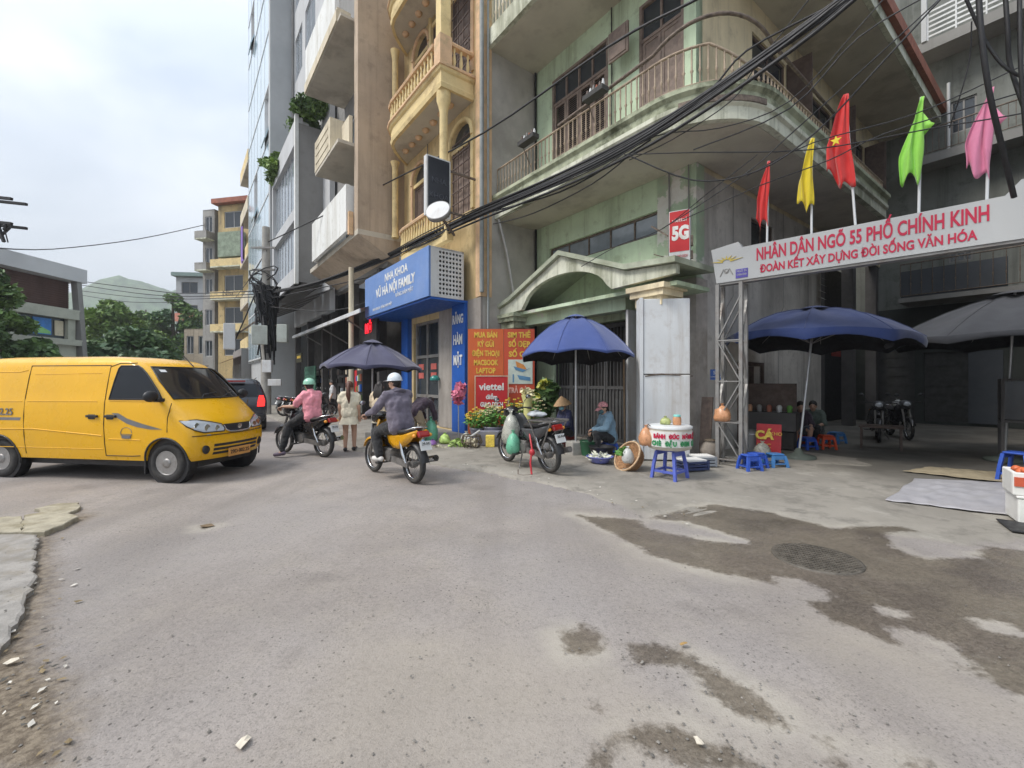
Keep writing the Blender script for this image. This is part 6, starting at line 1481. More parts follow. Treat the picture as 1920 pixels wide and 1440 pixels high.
dup(pb, SW(-15.2, -4.3, .05), TH + R(96), 'dark parked motorbike between the pole and pink rider')
dup(pb, SW(-14.2, -4.2, .05), TH + R(92), 'dark parked motorbike half hidden behind the pink rider')
dup(pb, SW(1.75, 7.3, .0), TH + R(-60), 'dark motorbike parked deep in the alley by the house wall')
# ================================================================ people
SKIN = mat("skin", (.50, .30, .21), .55, var=.06, sc=6)
HAIRB = mat("hair_black", (.022, .017, .015), .5, var=.3, sc=30); HAIRR = mat("hair_brown", (.10, .04, .026), .5, var=.3, sc=30)
EYEM = mat("eye_dark", (.02, .015, .012), .3)
FOLDS = D.textures.new('folds', 'MARBLE'); FOLDS.noise_scale = .16; FOLDS.turbulence = 9; FOLDS.marble_type = 'SOFT'
def remesh(mb, vox, smooth_it=3):
    me = mb.mesh('tmp', SKIN); o = D.objects.new('tmp', me); COL.objects.link(o)
    m = o.modifiers.new('r', 'REMESH'); m.mode = 'VOXEL'; m.voxel_size = vox; m.use_smooth_shade = True
    s = o.modifiers.new('s', 'SMOOTH'); s.factor = .5; s.iterations = smooth_it
    dg = bpy.context.evaluated_depsgraph_get(); r = D.meshes.new_from_object(o.evaluated_get(dg))
    D.objects.remove(o); D.meshes.remove(me); return r
def hand(mb, wr, d, side, curl=.6, up=None):
    d = Vector(d).normalized(); up = Vector(up or (0, 0, 1)); s = d.cross(up)
    s = s.normalized() if s.length > .1 else Vector((0, 1, 0)); n = s.cross(d).normalized(); wr = Vector(wr)
    mb.tube([wr - d * .015, wr + d * .03, wr + d * .085], [.024, .036, .036], 10, flat=.42)
    for i, (off, L) in enumerate(((-.030, .060), (-.010, .070), (.010, .066), (.029, .052))):
        a = wr + d * .072 + s * off; c = curl; b = a + (d * math.cos(c * .7) - n * math.sin(c * .7)) * L * .6; e = b + (d * math.cos(c * 1.9) - n * math.sin(c * 1.9)) * L * .55
        mb.cap(a, b, .0095, .0085, 7).cap(b, e, .0085, .007, 7)
    t0 = wr + d * .025 + s * (.03 * side); t1 = t0 + (d * .6 + s * side * .8).normalized() * .04; t2 = t1 + (d * .9 - n * .5 * curl).normalized() * .032
    mb.cap(t0, t1, .012, .0105, 7).cap(t1, t2, .0105, .008, 7)
def person(label, loc, rz, J, shirt, sleeve, trousers, leg=1.0, hair='short', hairm=None, shoe=None, female=False, dress=None, helmet=None, cap=None, conical=None, mask=None, hood=False, slim=1.0, vox=.0135, face=(1, 0, -.05), extra=None):
    p = thing('person', label, 'person', loc, rz)
    V = {k: Vector(v) for k, v in J.items() if k != 'curl'}
    for k in ('sh', 'el', 'wr', 'hip', 'kn', 'an', 'toe'):
        for s, c in ((1, 'L'), (-1, 'R')):
            if k + c not in V: q = V[k]; V[k + c] = Vector((q.x, q.y * s, q.z))
    wS = (.92 if female else 1.0) * slim; mid = V['pelvis'].lerp(V['chest'], .5)
    ax = (V['chest'] - V['pelvis']).normalized(); fw = Vector(face).normalized()
    def torso(mb, e=0., low=0.):
        for a, b, rx in (('pelvis', mid, (.125, .118)), (mid, 'chest', (.118, .135))):
            A = V[a] if isinstance(a, str) else a; B = V[b] if isinstance(b, str) else b
            for o in (-.065, 0, .065): mb.cap(A + Vector((0, o * wS, 0)), B + Vector((0, o * wS * 1.15, 0)), rx[0] * wS * .86 + e, rx[1] * wS * .86 + e, 10)
        sd = (V['shL'] - V['shR'])
        mb.cap(V['shL'] - sd * .06, V['shR'] + sd * .06, .066 + e, .066 + e, 10)
        mb.cap(V['chest'], V['neck'], .10 * wS + e, .055 + e * .5, 10)
    def arm(mb, c, e=0., frac=1.0):
        a, b, w = V['sh' + c], V['el' + c], V['wr' + c]
        if frac >= 1: mb.cap(a, b, .055 * slim + e, .043 + e, 10)
        else: mb.cap(a, a.lerp(b, frac), .057 * slim + e, .052 + e, 10)
        if frac > 1: mb.cap(b, b.lerp(w, frac - 1), .043 + e, (.028 if frac == 2 else .036) + e, 10)
    def leg_(mb, c, e=0., frac=2.0):
        a, b, w = V['hip' + c], V['kn' + c], V['an' + c]
        if frac >= 1: mb.cap(a, b, .088 * slim + e, .060 + e, 10)
        else: mb.cap(a, a.lerp(b, frac), .088 * slim + e, .070 + e, 10)
        if frac > 1: mb.cap(b, b.lerp(w, .35 * min(1, frac - 1) * 1.0), .060 + e, .056 + e, 10).cap(b.lerp(w, .3), b.lerp(w, frac - 1), .056 + e, .038 + e, 10)
    mb = MB(); torso(mb); 
    for c in 'LR': arm(mb, c, 0, 2); leg_(mb, c); mb.cap(V['an' + c] + Vector((0, 0, -.03)), V['toe' + c], .038, .030, 8)
    hd = V['head']; mb.cap(V['neck'] - Vector((0, 0, .02)), hd - Vector((0, 0, .05)), .052, .055, 10)
    mb.ell(hd, (.088, .076, .112), 16, 12).ell(hd + fw * .03 + Vector((0, 0, -.055)), (.062, .056, .06), 12, 8)
    sdv = fw.cross(Vector((0, 0, 1))).normalized()
    mb.cap(hd + fw * .083 + Vector((0, 0, .005)), hd + fw * .104 + Vector((0, 0, -.03)), .010, .015, 8)
    for s in (-1, 1): mb.ell(hd + sdv * s * .078 + Vector((0, 0, -.012)), (.022, .012, .032), 8, 6)
    bm = remesh(mb, vox, 2); hm = MB()
    for c, s in (('L', 1), ('R', -1)): hand(hm, V['wr' + c], (V['wr' + c] - V['el' + c]) if 'hd' + c not in V else V['hd' + c], -s, J.get('curl', .7))
    h2 = hm.mesh('hands', SKIN)
    import bmesh
    b = bmesh.new(); b.from_mesh(bm); b.from_mesh(h2); b.to_mesh(bm); b.free(); D.meshes.remove(h2)
    bm.materials.clear(); bm.materials.append(SKIN); bm.polygons.foreach_set('use_smooth', [True] * len(bm.polygons)); bm.polygons.foreach_set('material_index', [0] * len(bm.polygons))
    o = D.objects.new('body', bm); COL.objects.link(o); o.parent = p
    def cloth(name, mb, m, v=vox):
        me = remesh(mb, v * .9, 12); me.materials.clear(); me.materials.append(m); me.polygons.foreach_set('material_index', [0] * len(me.polygons)); q = D.objects.new(name, me); COL.objects.link(q); q.parent = p
        dm = q.modifiers.new('folds', 'DISPLACE'); dm.texture = FOLDS; dm.strength = .020; dm.mid_level = .2; dm.texture_coords = 'LOCAL'; return q
    if trousers:
        mb = MB(); lo = V['pelvis']
        for o_ in (-.06, 0, .06): mb.cap(lo + Vector((0, o_, 0)) + ax * .05, lo + Vector((0, o_, 0)) - ax * .03, .122 * wS, .125 * wS, 10)
        for c in 'LR': leg_(mb, c, .017, leg)
        cloth('trousers', mb, trousers)
    if shirt:
        mb = MB(); torso(mb, .018)
        for c in 'LR': arm(mb, c, .020, sleeve)
        for o_ in (-.06, 0, .06): mb.cap(V['pelvis'] + Vector((0, o_ * wS, 0)) - ax * .02, V['pelvis'] + Vector((0, o_ * wS, 0)) + ax * .1, .128 * wS + .01, .12 * wS + .012, 10)
        sh_ = cloth('shirt', mb, shirt)
        if hood:
            mb = MB(); nk = V['neck'] - fw * .06; mb.ell(nk + Vector((0, 0, -.03)), (.10, .13, .05), 12, 6, rot=(0, .5, 0)); mb.tube([V['neck'] + Vector((.07 * math.cos(q), .10 * math.sin(q), -.01 - .03 * math.cos(q))) for q in [k * .63 for k in range(10)]], .026, 7, closed=True); mb.build('hood', hood if not isinstance(hood, bool) else shirt, p, off=(0, 0, 0))
    if dress:
        top, hem, w0, w1, m = dress; n = 18; rings = []
        for i in range(7):
            t = i / 6; c_ = V['pelvis'].lerp(Vector((V['pelvis'].x, V['pelvis'].y, hem)), t) if i else V['pelvis'] + Vector((0, 0, top)); w = w0 + (w1 - w0) * t
            rings.append([(c_.x + (w * .72) * math.cos(2 * math.pi * k / n) * (1 + .06 * math.sin(k * 2.1) * t), c_.y + w * math.sin(2 * math.pi * k / n) * (1 + .06 * math.cos(k * 1.7) * t), c_.z) for k in range(n)])
        MB().loft(rings).build('skirt', m, p, off=(0, 0, 0))
    sm_ = shoe or mat("shoe_dark", (.03, .028, .03), .6)
    for c in 'LR':
        a, t = V['an' + c], V['toe' + c]; dn = Vector((0, 0, -.045)); f = (t - a); f.z = 0; f = f.normalized()
        mb = MB().cap(a + dn * .9 - f * .045, t + Vector((0, 0, .0)) + f * .03, .044, .038, 10); zl = min(q[2] for q in mb.v); zt = min(a.z - .085, t.z - .036)
        mb.v = [(q[0], q[1], max(q[2], zt)) for q in mb.v]; mb.build('shoe', sm_, p, off=(0, 0, 0))
    for s in (-1, 1): MB().ell(hd + fw * .080 + sdv * s * .032 + Vector((0, 0, .012)), (.010, .013, .007), 8, 5).build('eye', EYEM, p, off=(0, 0, 0))
    MB().ell(hd + fw * .086 + Vector((0, 0, -.062)), (.010, .022, .006), 8, 4).build('mouth', mat("lips", (.36, .14, .12), .5), p, off=(0, 0, 0))
    hm_ = hairm or HAIRB; back = -fw
    mb = MB().ell(hd + back * .016 + Vector((0, 0, .022)), (.097, .087, .108), 16, 10, z0=-.35)
    if hair == 'long':
        for s in (-1, -.5, 0, .5, 1): mb.tube([hd + back * (.07 - .02 * abs(s)) + sdv * s * .062 + Vector((0, 0, .05)), hd + back * .085 + sdv * s * .070 + Vector((0, 0, -.08)), V['neck'] + back * .095 + sdv * s * .075 + Vector((0, 0, -.06)), V['neck'] + back * .11 + sdv * s * .055 + Vector((0, 0, -.22))], [.035, .05, .045, .012], 8)
    elif hair == 'ponytail':
        mb.ell(hd + back * .10 + Vector((0, 0, .05)), (.035, .035, .035), 10, 6).tube([hd + back * .10 + Vector((0, 0, .05)), hd + back * .15 + Vector((0, 0, -.05)), hd + back * .15 + Vector((0, 0, -.2)), hd + back * .13 + sdv * .02 + Vector((0, 0, -.40))], [.03, .045, .05, .012], 10)
    else: mb.ell(hd + back * .035 + Vector((0, 0, -.03)), (.068, .076, .07), 12, 8)
    mb.build('hair', hm_, p, off=(0, 0, 0))
    if helmet:
        mb = MB().ell(hd + back * .008 + Vector((0, 0, .035)), (.128, .115, .118), 18, 10, z0=-.12).tube([hd + back * .008 + Vector((0, 0, .022)) + fw * .127 * math.cos(q) + sdv * .116 * math.sin(q) for q in [k * .35 for k in range(18)]], .008, 5, closed=True)
        mb.add([hd + fw * .11 + sdv * .07 + Vector((0, 0, .035)), hd + fw * .11 - sdv * .07 + Vector((0, 0, .035)), hd + fw * .185 - sdv * .05 + Vector((0, 0, .018)), hd + fw * .185 + sdv * .05 + Vector((0, 0, .018))], [(0, 1, 2, 3)])
        h = mb.build('helmet', helmet, p, off=(0, 0, 0))
    if cap:
        mb = MB().ell(hd + Vector((0, 0, .04)), (.108, .096, .095), 16, 8, z0=-.1); mb.loft([[hd + fw * (.09 + .10 * t) + sdv * s * .085 * (1 - .35 * t) + Vector((0, 0, .045 - .03 * t + (-.012 * abs(s)))) for s in (-1, -.5, 0, .5, 1)] for t in (0, .5, 1)], ring_closed=False); mb.build('cap', cap, p, off=(0, 0, 0))
    if conical:
        c_ = hd + Vector((0, 0, .03)); tl = Euler((0, R(10), 0)).to_matrix(); mb = MB().lathe([(.215, -.02), (.12, .09), (.012, .185)], 24); mb.lathe([(.213, -.024), (.1, .07), (.01, .15)], 24)
        mb.v = [tuple(tl @ Vector(q) + c_) for q in mb.v]; mb.build('conical_hat', conical, p, off=(0, 0, 0))
    if mask: 
        MB().ell(hd + fw * .052 + Vector((0, 0, -.05)), (.058, .066, .052), 14, 8).build('face_mask', mask, p, off=(0, 0, 0))
    return p
def cl(name, c, **k): return mat(name, c, k.pop('rough', .85), var=k.pop('var', .10), sc=k.pop('sc', 9), sheen=.2, bump=1.0, bs=9, **k)
C_PURP = cl("hoodie_mauve", (.135, .118, .155)); C_PINK = cl("shirt_pink", (.86, .33, .39)); C_BLK = cl("cloth_black", (.018, .018, .02)); C_CRM = cl("dress_cream", (.66, .60, .46)); C_CRM2 = cl("top_cream", (.66, .54, .38)); C_KHK = cl("khaki", (.30, .24, .165))
C_NAVY = cl("blouse_navy", (.022, .026, .075)); C_DEN = cl("jacket_denim", (.17, .27, .35)); C_DKP = cl("top_dark_plum", (.045, .028, .045)); C_GRN = cl("cloth_green_grey", (.10, .13, .11)); SHOEW = mat("shoe_white", (.62, .60, .57), .6); SHOEP = mat("shoe_purple_grey", (.12, .09, .13), .6)
H_WHT = mat("helmet_white", (.66, .72, .76), .3, coat=.3, var=.03); H_MINT = mat("helmet_mint", (.30, .58, .43), .3, coat=.3, var=.03); HATC = mat("palm_leaf_hat", (.48, .31, .17), .8, var=.15, sc=25); CAPP = mat("cap_pink", (.58, .26, .27), .8, var=.5, sc=40); MASKB = mat("mask_blue", (.25, .52, .62), .8)
RIDE = dict(pelvis=(-.24, 0, .87), chest=(-.15, 0, 1.20), neck=(-.09, 0, 1.40), head=(-.04, 0, 1.54), sh=(-.13, .185, 1.33), el=(.05, .29, 1.09), wr=(.23, .325, 1.025), hip=(-.20, .09, .855), kn=(.20, .20, .72), an=(.03, .22, .36), toe=(.16, .23, .31), curl=1.15, hdL=(.9, .1, -.45), hdR=(.9, -.1, -.45))
person('man in mauve hoodie and white helmet riding the yellow motorbike', bikeA, bikeA_rz, RIDE, C_PURP, 2, C_BLK, 1.93, shoe=SHOEW, helmet=H_WHT, hood=cl("hoodie_hood", (.09, .078, .105)), face=(.9, .43, -.05), slim=1.08)
RIDE2 = dict(RIDE); RIDE2.update(pelvis=(-.26, 0, .86), chest=(-.24, 0, 1.17), neck=(-.20, 0, 1.34), head=(-.16, 0, 1.47), sh=(-.22, .165, 1.275), el=(-.03, .25, 1.03), knL=(.17, .24, .62), anL=(.15, .40, .12), toeL=(.28, .43, .04))
person('woman in pink shirt and mint helmet on the black motorbike', bikeB, bikeB_rz, RIDE2, C_PINK, .8, C_BLK, 1.93, hair='short', shoe=SHOEP, female=True, helmet=H_MINT, face=(.95, -.3, 0), slim=1.06)
WALK = dict(pelvis=(0, 0, .84), chest=(.0, 0, 1.13), neck=(.01, 0, 1.30), head=(.03, 0, 1.43), sh=(0, .155, 1.235), el=(-.02, .20, .98), wr=(.07, .20, .77), hip=(0, .08, .82), kn=(.03, .085, .45), an=(0, .085, .09), toe=(.12, .10, .035), knR=(.10, -.085, .46), anR=(.10, -.085, .09), toeR=(.22, -.10, .035), curl=.6)
pw = G(655, 846)
person('woman in white dress with brown ponytail walking away', (pw.x, pw.y, .0), R(100), WALK, C_CRM, .55, None, hair='ponytail', hairm=HAIRR, female=True, dress=(.14, .60, .135, .215, C_CRM), slim=.95)
W2 = dict(WALK); W2.update(elL=(.06, .2, .99), wrL=(.2, .14, .88))
person('woman in cream top with long black hair beside the white dress', (-2.98, 9.85, .0), R(80), W2, C_CRM2, .9, C_BLK, 1.0, hair='long', female=True, dress=(.05, .62, .14, .20, C_CRM), slim=.97)
BEND = dict(pelvis=(-.10, 0, .80), chest=(.22, 0, .98), neck=(.40, 0, .99), head=(.52, 0, .97), sh=(.30, .17, .96), el=(.42, .2, .72), wr=(.52, .15, .50), hip=(-.10, .10, .78), kn=(.06, .14, .44), an=(-.04, .13, .09), toe=(.10, .15, .035), curl=.9)
pk = (-2.30, 10.55, .05)
person('person in khaki trousers bending over the goods by the clinic door', pk, R(60), BEND, C_DKP, 1.6, C_KHK, 1.92, face=(.8, 0, -.6))
SIT = dict(pelvis=(0, 0, .34), chest=(.06, 0, .65), neck=(.10, 0, .83), head=(.15, 0, .95), sh=(.07, .16, .76), el=(.14, .23, .52), wr=(.34, .12, .46), hip=(.02, .09, .33), kn=(.38, .15, .45), an=(.32, .13, .09), toe=(.45, .15, .035), curl=.8)
STOOLB = mat("stool_blue", (.035, .10, .48), .4, var=.06, spec=.5); STOOLB2 = mat("stool_light_blue", (.06, .20, .46), .4, var=.06); STOOLR = mat("stool_red", (.55, .06, .015), .4, var=.06)
def stool(label, loc, rz, m, h=.45, w=.30, group='plastic stools'):
    t = thing('plastic_stool', label, 'stool', loc, rz, group)
    MB().box(-w * .4, w * .4, -w * .4, w * .4, h - .03, h).build('seat', m, t, bevel=.02)
    for sx_ in (-1, 1):
        for sy_ in (-1, 1):
            mb = MB().loft([[(sx_ * (c + a * .022), sy_ * (c + b * .022), z) for a, b in ((-1, -1), (1, -1), (1, 1), (-1, 1))] for z, c in ((0, w * .5), (h * .5, w * .44), (h - .031, w * .36))], sm=False); mb.build('leg', m, t)
    mb = MB()
    for s in (-1, 1): mb = MB(); mb.box(-w * .42, w * .42, s * w * .45 - .012, s * w * .45 + .012, h * .22, h * .30); mb.build('rail', m, t); mb = MB().box(s * w * .45 - .012, s * w * .45 + .012, -w * .42, w * .42, h * .221, h * .299); mb.build('rail', m, t); mb = MB().box(-w * .38, w * .38, s * w * .39 - .008, s * w * .39 + .008, h - .10, h - .031); mb.build('rail', m, t)
    return t
va = (1.30, 10.15, .05)
stool('low dark red stool under the seated vendor in conical hat', (va[0], va[1], .05), R(20), mat("stool_maroon", (.16, .02, .02), .5), h=.26, w=.28, group=None)
person('vendor in conical hat and navy blouse with blue mask seated', va, R(205), SIT, C_NAVY, 1.9, C_BLK, 1.9, hair='short', female=True, conical=HATC, mask=MASKB, face=(.8, .5, -.25))
vb_ = (2.02, 9.05, .05)
stool('low blue stool under the seated vendor in pink cap', (vb_[0], vb_[1], .05), R(10), STOOLB, h=.26, w=.28, group=None)
SIT2 = dict(SIT); SIT2.update(elL=(.22, .24, .54), wrL=(.40, .10, .52))
person('vendor in denim blue jacket and pink cap seated before the gate', vb_, R(195), SIT2, C_DEN, 1.95, C_BLK, 1.9, hair='short', female=True, cap=CAPP, mask=mat("scarf_teal", (.07, .15, .17), .85), face=(.93, .2, -.35), slim=1.05, hood=C_DEN)
vc = (6.95, 10.6, .0)
stool('low red stool under the dark seated person in the alley', (vc[0], vc[1], 0), R(0), STOOLR, h=.30, w=.28, group=None)
person('person in dark clothes sitting under the large blue umbrella', vc, R(-110), SIT, C_DKP, 1.0, cl("shorts_dark", (.05, .06, .09)), .9, face=(.9, 0, -.3), shoe=mat("sandal", (.2, .1, .06), .7))
ve = (-12.2, -2.9)
person('person in white standing in the dark shop behind the pink rider', SW(-14.9, -3.3, .05), TH + R(250), WALK, cl("shirt_white", (.6, .6, .6)), .8, C_BLK, 1.9)
# ================================================================ umbrellas
USHADE = mat('umbrella_underside_shade', (.012, .012, .016), .85, var=.1)  # near-black, so the shade under the canopy is put into the colour
def umbrella(label, loc, R_, z_edge, z_top, m, n=8, tilt=(0, 0), pole_to=(0, 0), rz=0, val=.13, base=None, sag=.10, under=None, curve=1.55):
    u = thing('umbrella', label, 'umbrella', loc, rz)
    def pt(f, a, k):
        s = abs(math.sin(n * a / 2)) ; r = R_ * f * (1 - .075 * s * f); z = z_top - (z_top - z_edge) * f ** curve - sag * s * (f ** .7) * (1.05 - f) * 2.2 + .05 * s * f ** 6
        p = Vector((r * math.cos(a), r * math.sin(a), z - z_edge)); p = Euler((tilt[0], tilt[1], 0)).to_matrix() @ p; return (p.x, p.y, p.z + z_edge)
    seg = 6; N = n * seg
    rings = [[pt(f, 2 * math.pi * k / N, k) for k in range(N)] for f in (.015, .12, .3, .5, .7, .85, .95, 1.0)]
    o = MB().loft(rings, caps=False).build('canopy', m, u, off=(0, 0, 0))
    vr = [rings[-1], [(x * 1.012, y * 1.012, z - val * .5) for x, y, z in rings[-1]], [(x * 1.0, y * 1.0, z - val * (1 - .35 * abs(math.sin(n * math.pi * k / N * 1.0)))) for k, (x, y, z) in enumerate(rings[-1])]]
    MB().loft(vr, caps=False).build('valance', m, u, off=(0, 0, 0))
    e = Euler((tilt[0], tilt[1], 0)).to_matrix()
    ln = MB().loft([[(x * .985, y * .985, z - .012) for x, y, z in r_] for r_ in rings] + [[(x * .99, y * .99, z - .002) for x, y, z in vr[2]]], caps=False).build('underside_shade', USHADE, u, off=(0, 0, 0))  # added sheet below the canopy that carries the underside's shade
    vc_ = [[tuple(e @ Vector((r * math.cos(2 * math.pi * k / 24), r * math.sin(2 * math.pi * k / 24), z - z_edge)) + Vector((0, 0, z_edge))) for k in range(24)] for r, z in ((R_ * .20, z_top - .01), (R_ * .1, z_top + .05), (.02, z_top + .08))]
    MB().loft(vc_, caps=False).build('vent_cap', m, u, off=(0, 0, 0))
    hub = e @ Vector((0, 0, z_top - z_edge - .05)) + Vector((0, 0, z_edge)); hub2 = hub.lerp(Vector((pole_to[0], pole_to[1], 0)), .22)
    for k in range(n):
        a = 2 * math.pi * k / n; pts = [Vector(pt(f, a, 0)) + Vector((0, 0, -.015)) for f in (.02, .3, .6, .97)]
        MB().tube([Vector(pt(f, a, 0)) + Vector((0, 0, .004)) for f in (.12, .3, .5, .7, .85, 1.0)], .007, 4).build('seam', m, u, off=(0, 0, 0)); r_ = MB().tube(pts, .009, 5).build('rib', GREYST, u, off=(0, 0, 0)); MB().tube([hub2, pts[2]], .007, 5).build('strut', GREYST, r_, off=(0, 0, 0))
    MB().tube([(pole_to[0], pole_to[1], .02), hub + Vector((0, 0, .12))], .022, 8).build('pole', ALU, u, off=(0, 0, 0))
    if base == 'block': MB().box(pole_to[0] - .16, pole_to[0] + .16, pole_to[1] - .16, pole_to[1] + .16, -.04, .26).build('base', CONC, u, off=(0, 0, 0), bevel=.02)
    elif base == 'disc': MB().lathe([(.30, 0), (.30, .05), (.1, .09), (.035, .2)], 20, c=(pole_to[0], pole_to[1], 0)).build('base', mat("base_green_grey", (.10, .12, .10), .7), u, off=(0, 0, 0))
    return u
def fab(n, c): return mat(n, c, .75, var=.07, sc=1.5, dirt=.18, dc=tuple(min(1, q * 1.4 + .03) for q in c), ds=2, sheen=.25)
UNAVY = fab("umbrella_navy", (.048, .048, .10)); UBLUE = fab("umbrella_blue", (.036, .068, .235)); UBLUE2 = fab("umbrella_royal", (.014, .034, .135)); UBLK = fab("umbrella_charcoal", (.034, .037, .046))
umbrella('faded navy umbrella over the market pedestrians', (-3.62, 11.3, 0), 1.26, 1.92, 2.55, UNAVY, rz=.2, base='block', val=.10, tilt=(.0, .03))
umbrella('blue umbrella with scalloped panels over the seated vendors', (1.32, 9.05, .05), 1.18, 2.0, 2.82, UBLUE, rz=.35, base='block', val=.06, tilt=(-.06, .03), sag=.05, curve=1.9)
umbrella('large blue umbrella at the alley mouth', (6.18, 8.95, 0), 1.68, 2.42, 3.02, UBLUE2, rz=.1, base='disc', pole_to=(-.38, -.05), val=.20, tilt=(.0, .05), curve=2.2)
umbrella('large charcoal umbrella at the right inside the alley', (9.55, 8.3, 0), 1.95, 2.35, 3.2, UBLK, rz=.3, base='disc', val=.14, pole_to=(.12, .2))
# ================================================================ street stall goods
WICK = mat("wicker", (.36, .20, .10), .85, var=.35, sc=30, bump=.6, bs=60); WICKD = mat("wicker_dark", (.11, .085, .06), .85, var=.35, sc=30)
LEAFG = mat("vegetable_green", (.10, .26, .045), .6, var=.4, sc=14); BAGW = mat("bag_white", (.68, .68, .66), .35, var=.08, trans=.25); BAGG = mat("bag_green", (.20, .58, .38), .35, var=.15, sc=9, trans=.2); BAGO = mat("bag_orange", (.66, .33, .17), .35, var=.2, sc=12, trans=.15); BAGC = mat("bag_clear", (.60, .60, .52), .3, var=.2, sc=8, trans=.35)
REDP = mat("red_plastic", (.5, .03, .04), .4); FOAM = mat("foam_white", (.74, .73, .70), .8, var=.04, dirt=.25, dc=(.4, .38, .33), ds=3); BASINB = mat("basin_violet", (.20, .22, .58), .4)
def bag(name, label, loc, w, h, m, knot=True, seed=0, group=None):
    r = random.Random(seed); n = 16; rings = []
    for z, f in ((0, .55), (.06, .9), (.25, 1.05), (.45, 1.0), (.65, .8), (.8, .5), (.88, .16), (.93, .12), (1.0, .3)):
        rings.append([(w / 2 * f * (1 + r.uniform(-.13, .13)) * math.cos(2 * math.pi * k / n), w / 2 * f * (1 + r.uniform(-.13, .13)) * math.sin(2 * math.pi * k / n), h * z + r.uniform(-.01, .01)) for k in range(n)])
    t = thing(name, label, 'bag', loc, 0, group); MB().loft(rings[:-2]).build('sack', m, t); MB().loft(rings[-3:], caps=False).build('knot', m, t); return t
# cart: round tub on a blue stool with hand-lettered band
cp = Vector((2.53, 7.02, .0))
stool('tall violet blue stool carrying the lettered tub', cp, R(42), mat("stool_violet_blue", (.10, .14, .52), .4), h=.47, w=.40, group=None)
tub = thing('snack_tub', 'round tub with red and green lettering on a blue stool', 'tub', (cp.x, cp.y, .47), R(8))
MB().lathe([(.28, 0), (.33, .02), (.335, .34), (.345, .36), (.325, .36), (.32, .30)], 28).build('tub', mat("tub_pale", (.62, .58, .5), .5, dirt=.3, dc=(.3, .25, .2)), tub)
MB().lathe([(.345, .335), (.345, .37), (.30, .385), (.02, .385)], 28).build('tray', STEELW, tub)
MB().lathe([(.339, .06), (.341, .30)], 28).build('banner', WHITER, tub)
GRL = mat("letter_green", (.03, .26, .09), .5)
def curved_text(t, z, size, m, a0, a1, par, r=.347):
    n = len(t)
    for i, c in enumerate(t):
        if c == ' ': continue
        a = R(a0 + (a1 - a0) * (i + .5) / n); lettering(c, size, par, m, (r * math.sin(a), -r * math.cos(a), z), (R(90), 0, a), sx=.8, bold=.006)
curved_text('BÁNH ĐÚC NÓNG', .225, .085, REDL, -72, 38, tub); curved_text('CHÈ ĐẬU ĐEN LẠNH', .115, .095, GRL, -76, 74, tub); curved_text('BÁNH', .255, .05, REDL, 44, 72, tub); curved_text('KHOAI', .20, .05, REDL, 44, 72, tub)
jar = thing('jar', 'clear jar with orange content and mint lid on the tub', 'jar', (cp.x + .10, cp.y - .05, .858)); MB().lathe([(.06, 0), (.065, .02), (.065, .10), (.05, .13)], 14).build('glass', BAGO, jar); MB().lathe([(.055, .13), (.055, .16), (.01, .165)], 14).build('lid', mat("lid_mint", (.2, .55, .5), .4), jar)
bag('plastic_bag', 'small bag of yellow greens on the lettered tub', (cp.x - .06, cp.y + .02, .858), .16, .13, mat("bag_yellowgreen", (.45, .5, .2), .4, var=.3, sc=12), seed=3)
bag('plastic_bag', 'orange bag hanging beside the lettered tub', (2.15, 7.02, .52), .22, .33, BAGO, seed=4)
MB().tube([(-.33, -.02, .37), (-.38, -.03, .40), (-.40, -.04, .37)], .008, 5).build('hook', IRON, tub)
hk = thing('wooden_post', 'thin brown wooden pole holding the blue umbrella side', 'post', (2.32, 9.0, .05)); MB().tube([(0, 0, 0), (-.02, 0, 1.95)], .02, 7).build('shaft', mat("bamboo", (.22, .15, .09), .7, var=.2), hk); MB().lathe([(.05, 0), (.03, .05)], 10).build('foot', CONC, hk)
# tilted wicker basket with greens and a white bag
bk = thing('wicker_basket', 'tilted round wicker basket filled with greens', 'basket', (2.02, 7.62, .24), R(205)); q = Euler((R(0), R(58), 0)).to_matrix()
mb = MB().lathe([(.12, -.20), (.20, -.17), (.27, 0), (.285, .02), (.265, .02), (.19, -.14), (.01, -.15)], 26); mb.v = [tuple(q @ Vector(p)) for p in mb.v]; mb.build('bowl', WICK, bk)
for k in range(4):
    z = -.15 + k * .045; r = .215 + .017 * k; mb = MB().tube([q @ Vector((r * math.cos(a) * (1 + .012 * (-1) ** int(i)), r * math.sin(a), z)) for i, a in enumerate([R(12 * j) for j in range(30)])], .012, 5, closed=True); mb.build('woven_band', WICK, bk)
mb = MB().tube([q @ Vector((.278 * math.cos(R(12 * j)), .278 * math.sin(R(12 * j)), .022)) for j in range(30)], .018, 6, closed=True); mb.build('rim', mat("wicker_pale", (.52, .36, .22), .85, var=.2, sc=30), bk)
def heap(name, label, cat, loc, m, n, rx, ry, rz_, size, seed, group=None):
    r = random.Random(seed); mb = MB()
    for _ in range(n):
        a = r.uniform(0, 6.28); f = r.uniform(0, 1) ** .5; p = Vector((rx * f * math.cos(a), ry * f * math.sin(a), rz_ * (1 - f * f) * r.uniform(.6, 1)))
        d = Vector((r.gauss(0, 1), r.gauss(0, 1), r.gauss(.6, .6))).normalized(); s = d.orthogonal().normalized(); L = size * r.uniform(.6, 1.4); mb.add([p - d * L * .3, p + s * L * .3 + d * L * .3, p + d * L, p - s * L * .3 + d * L * .3], [(0, 1, 2, 3)], 0)
    o = mb.build(name, m, None, loc=loc); tag(o, label, cat, group); return o
heap('leafy_greens', 'green leaves lying inside the tilted basket', 'vegetables', (1.93, 7.57, .27), LEAFG, 120, .12, .14, .14, .07, 1)
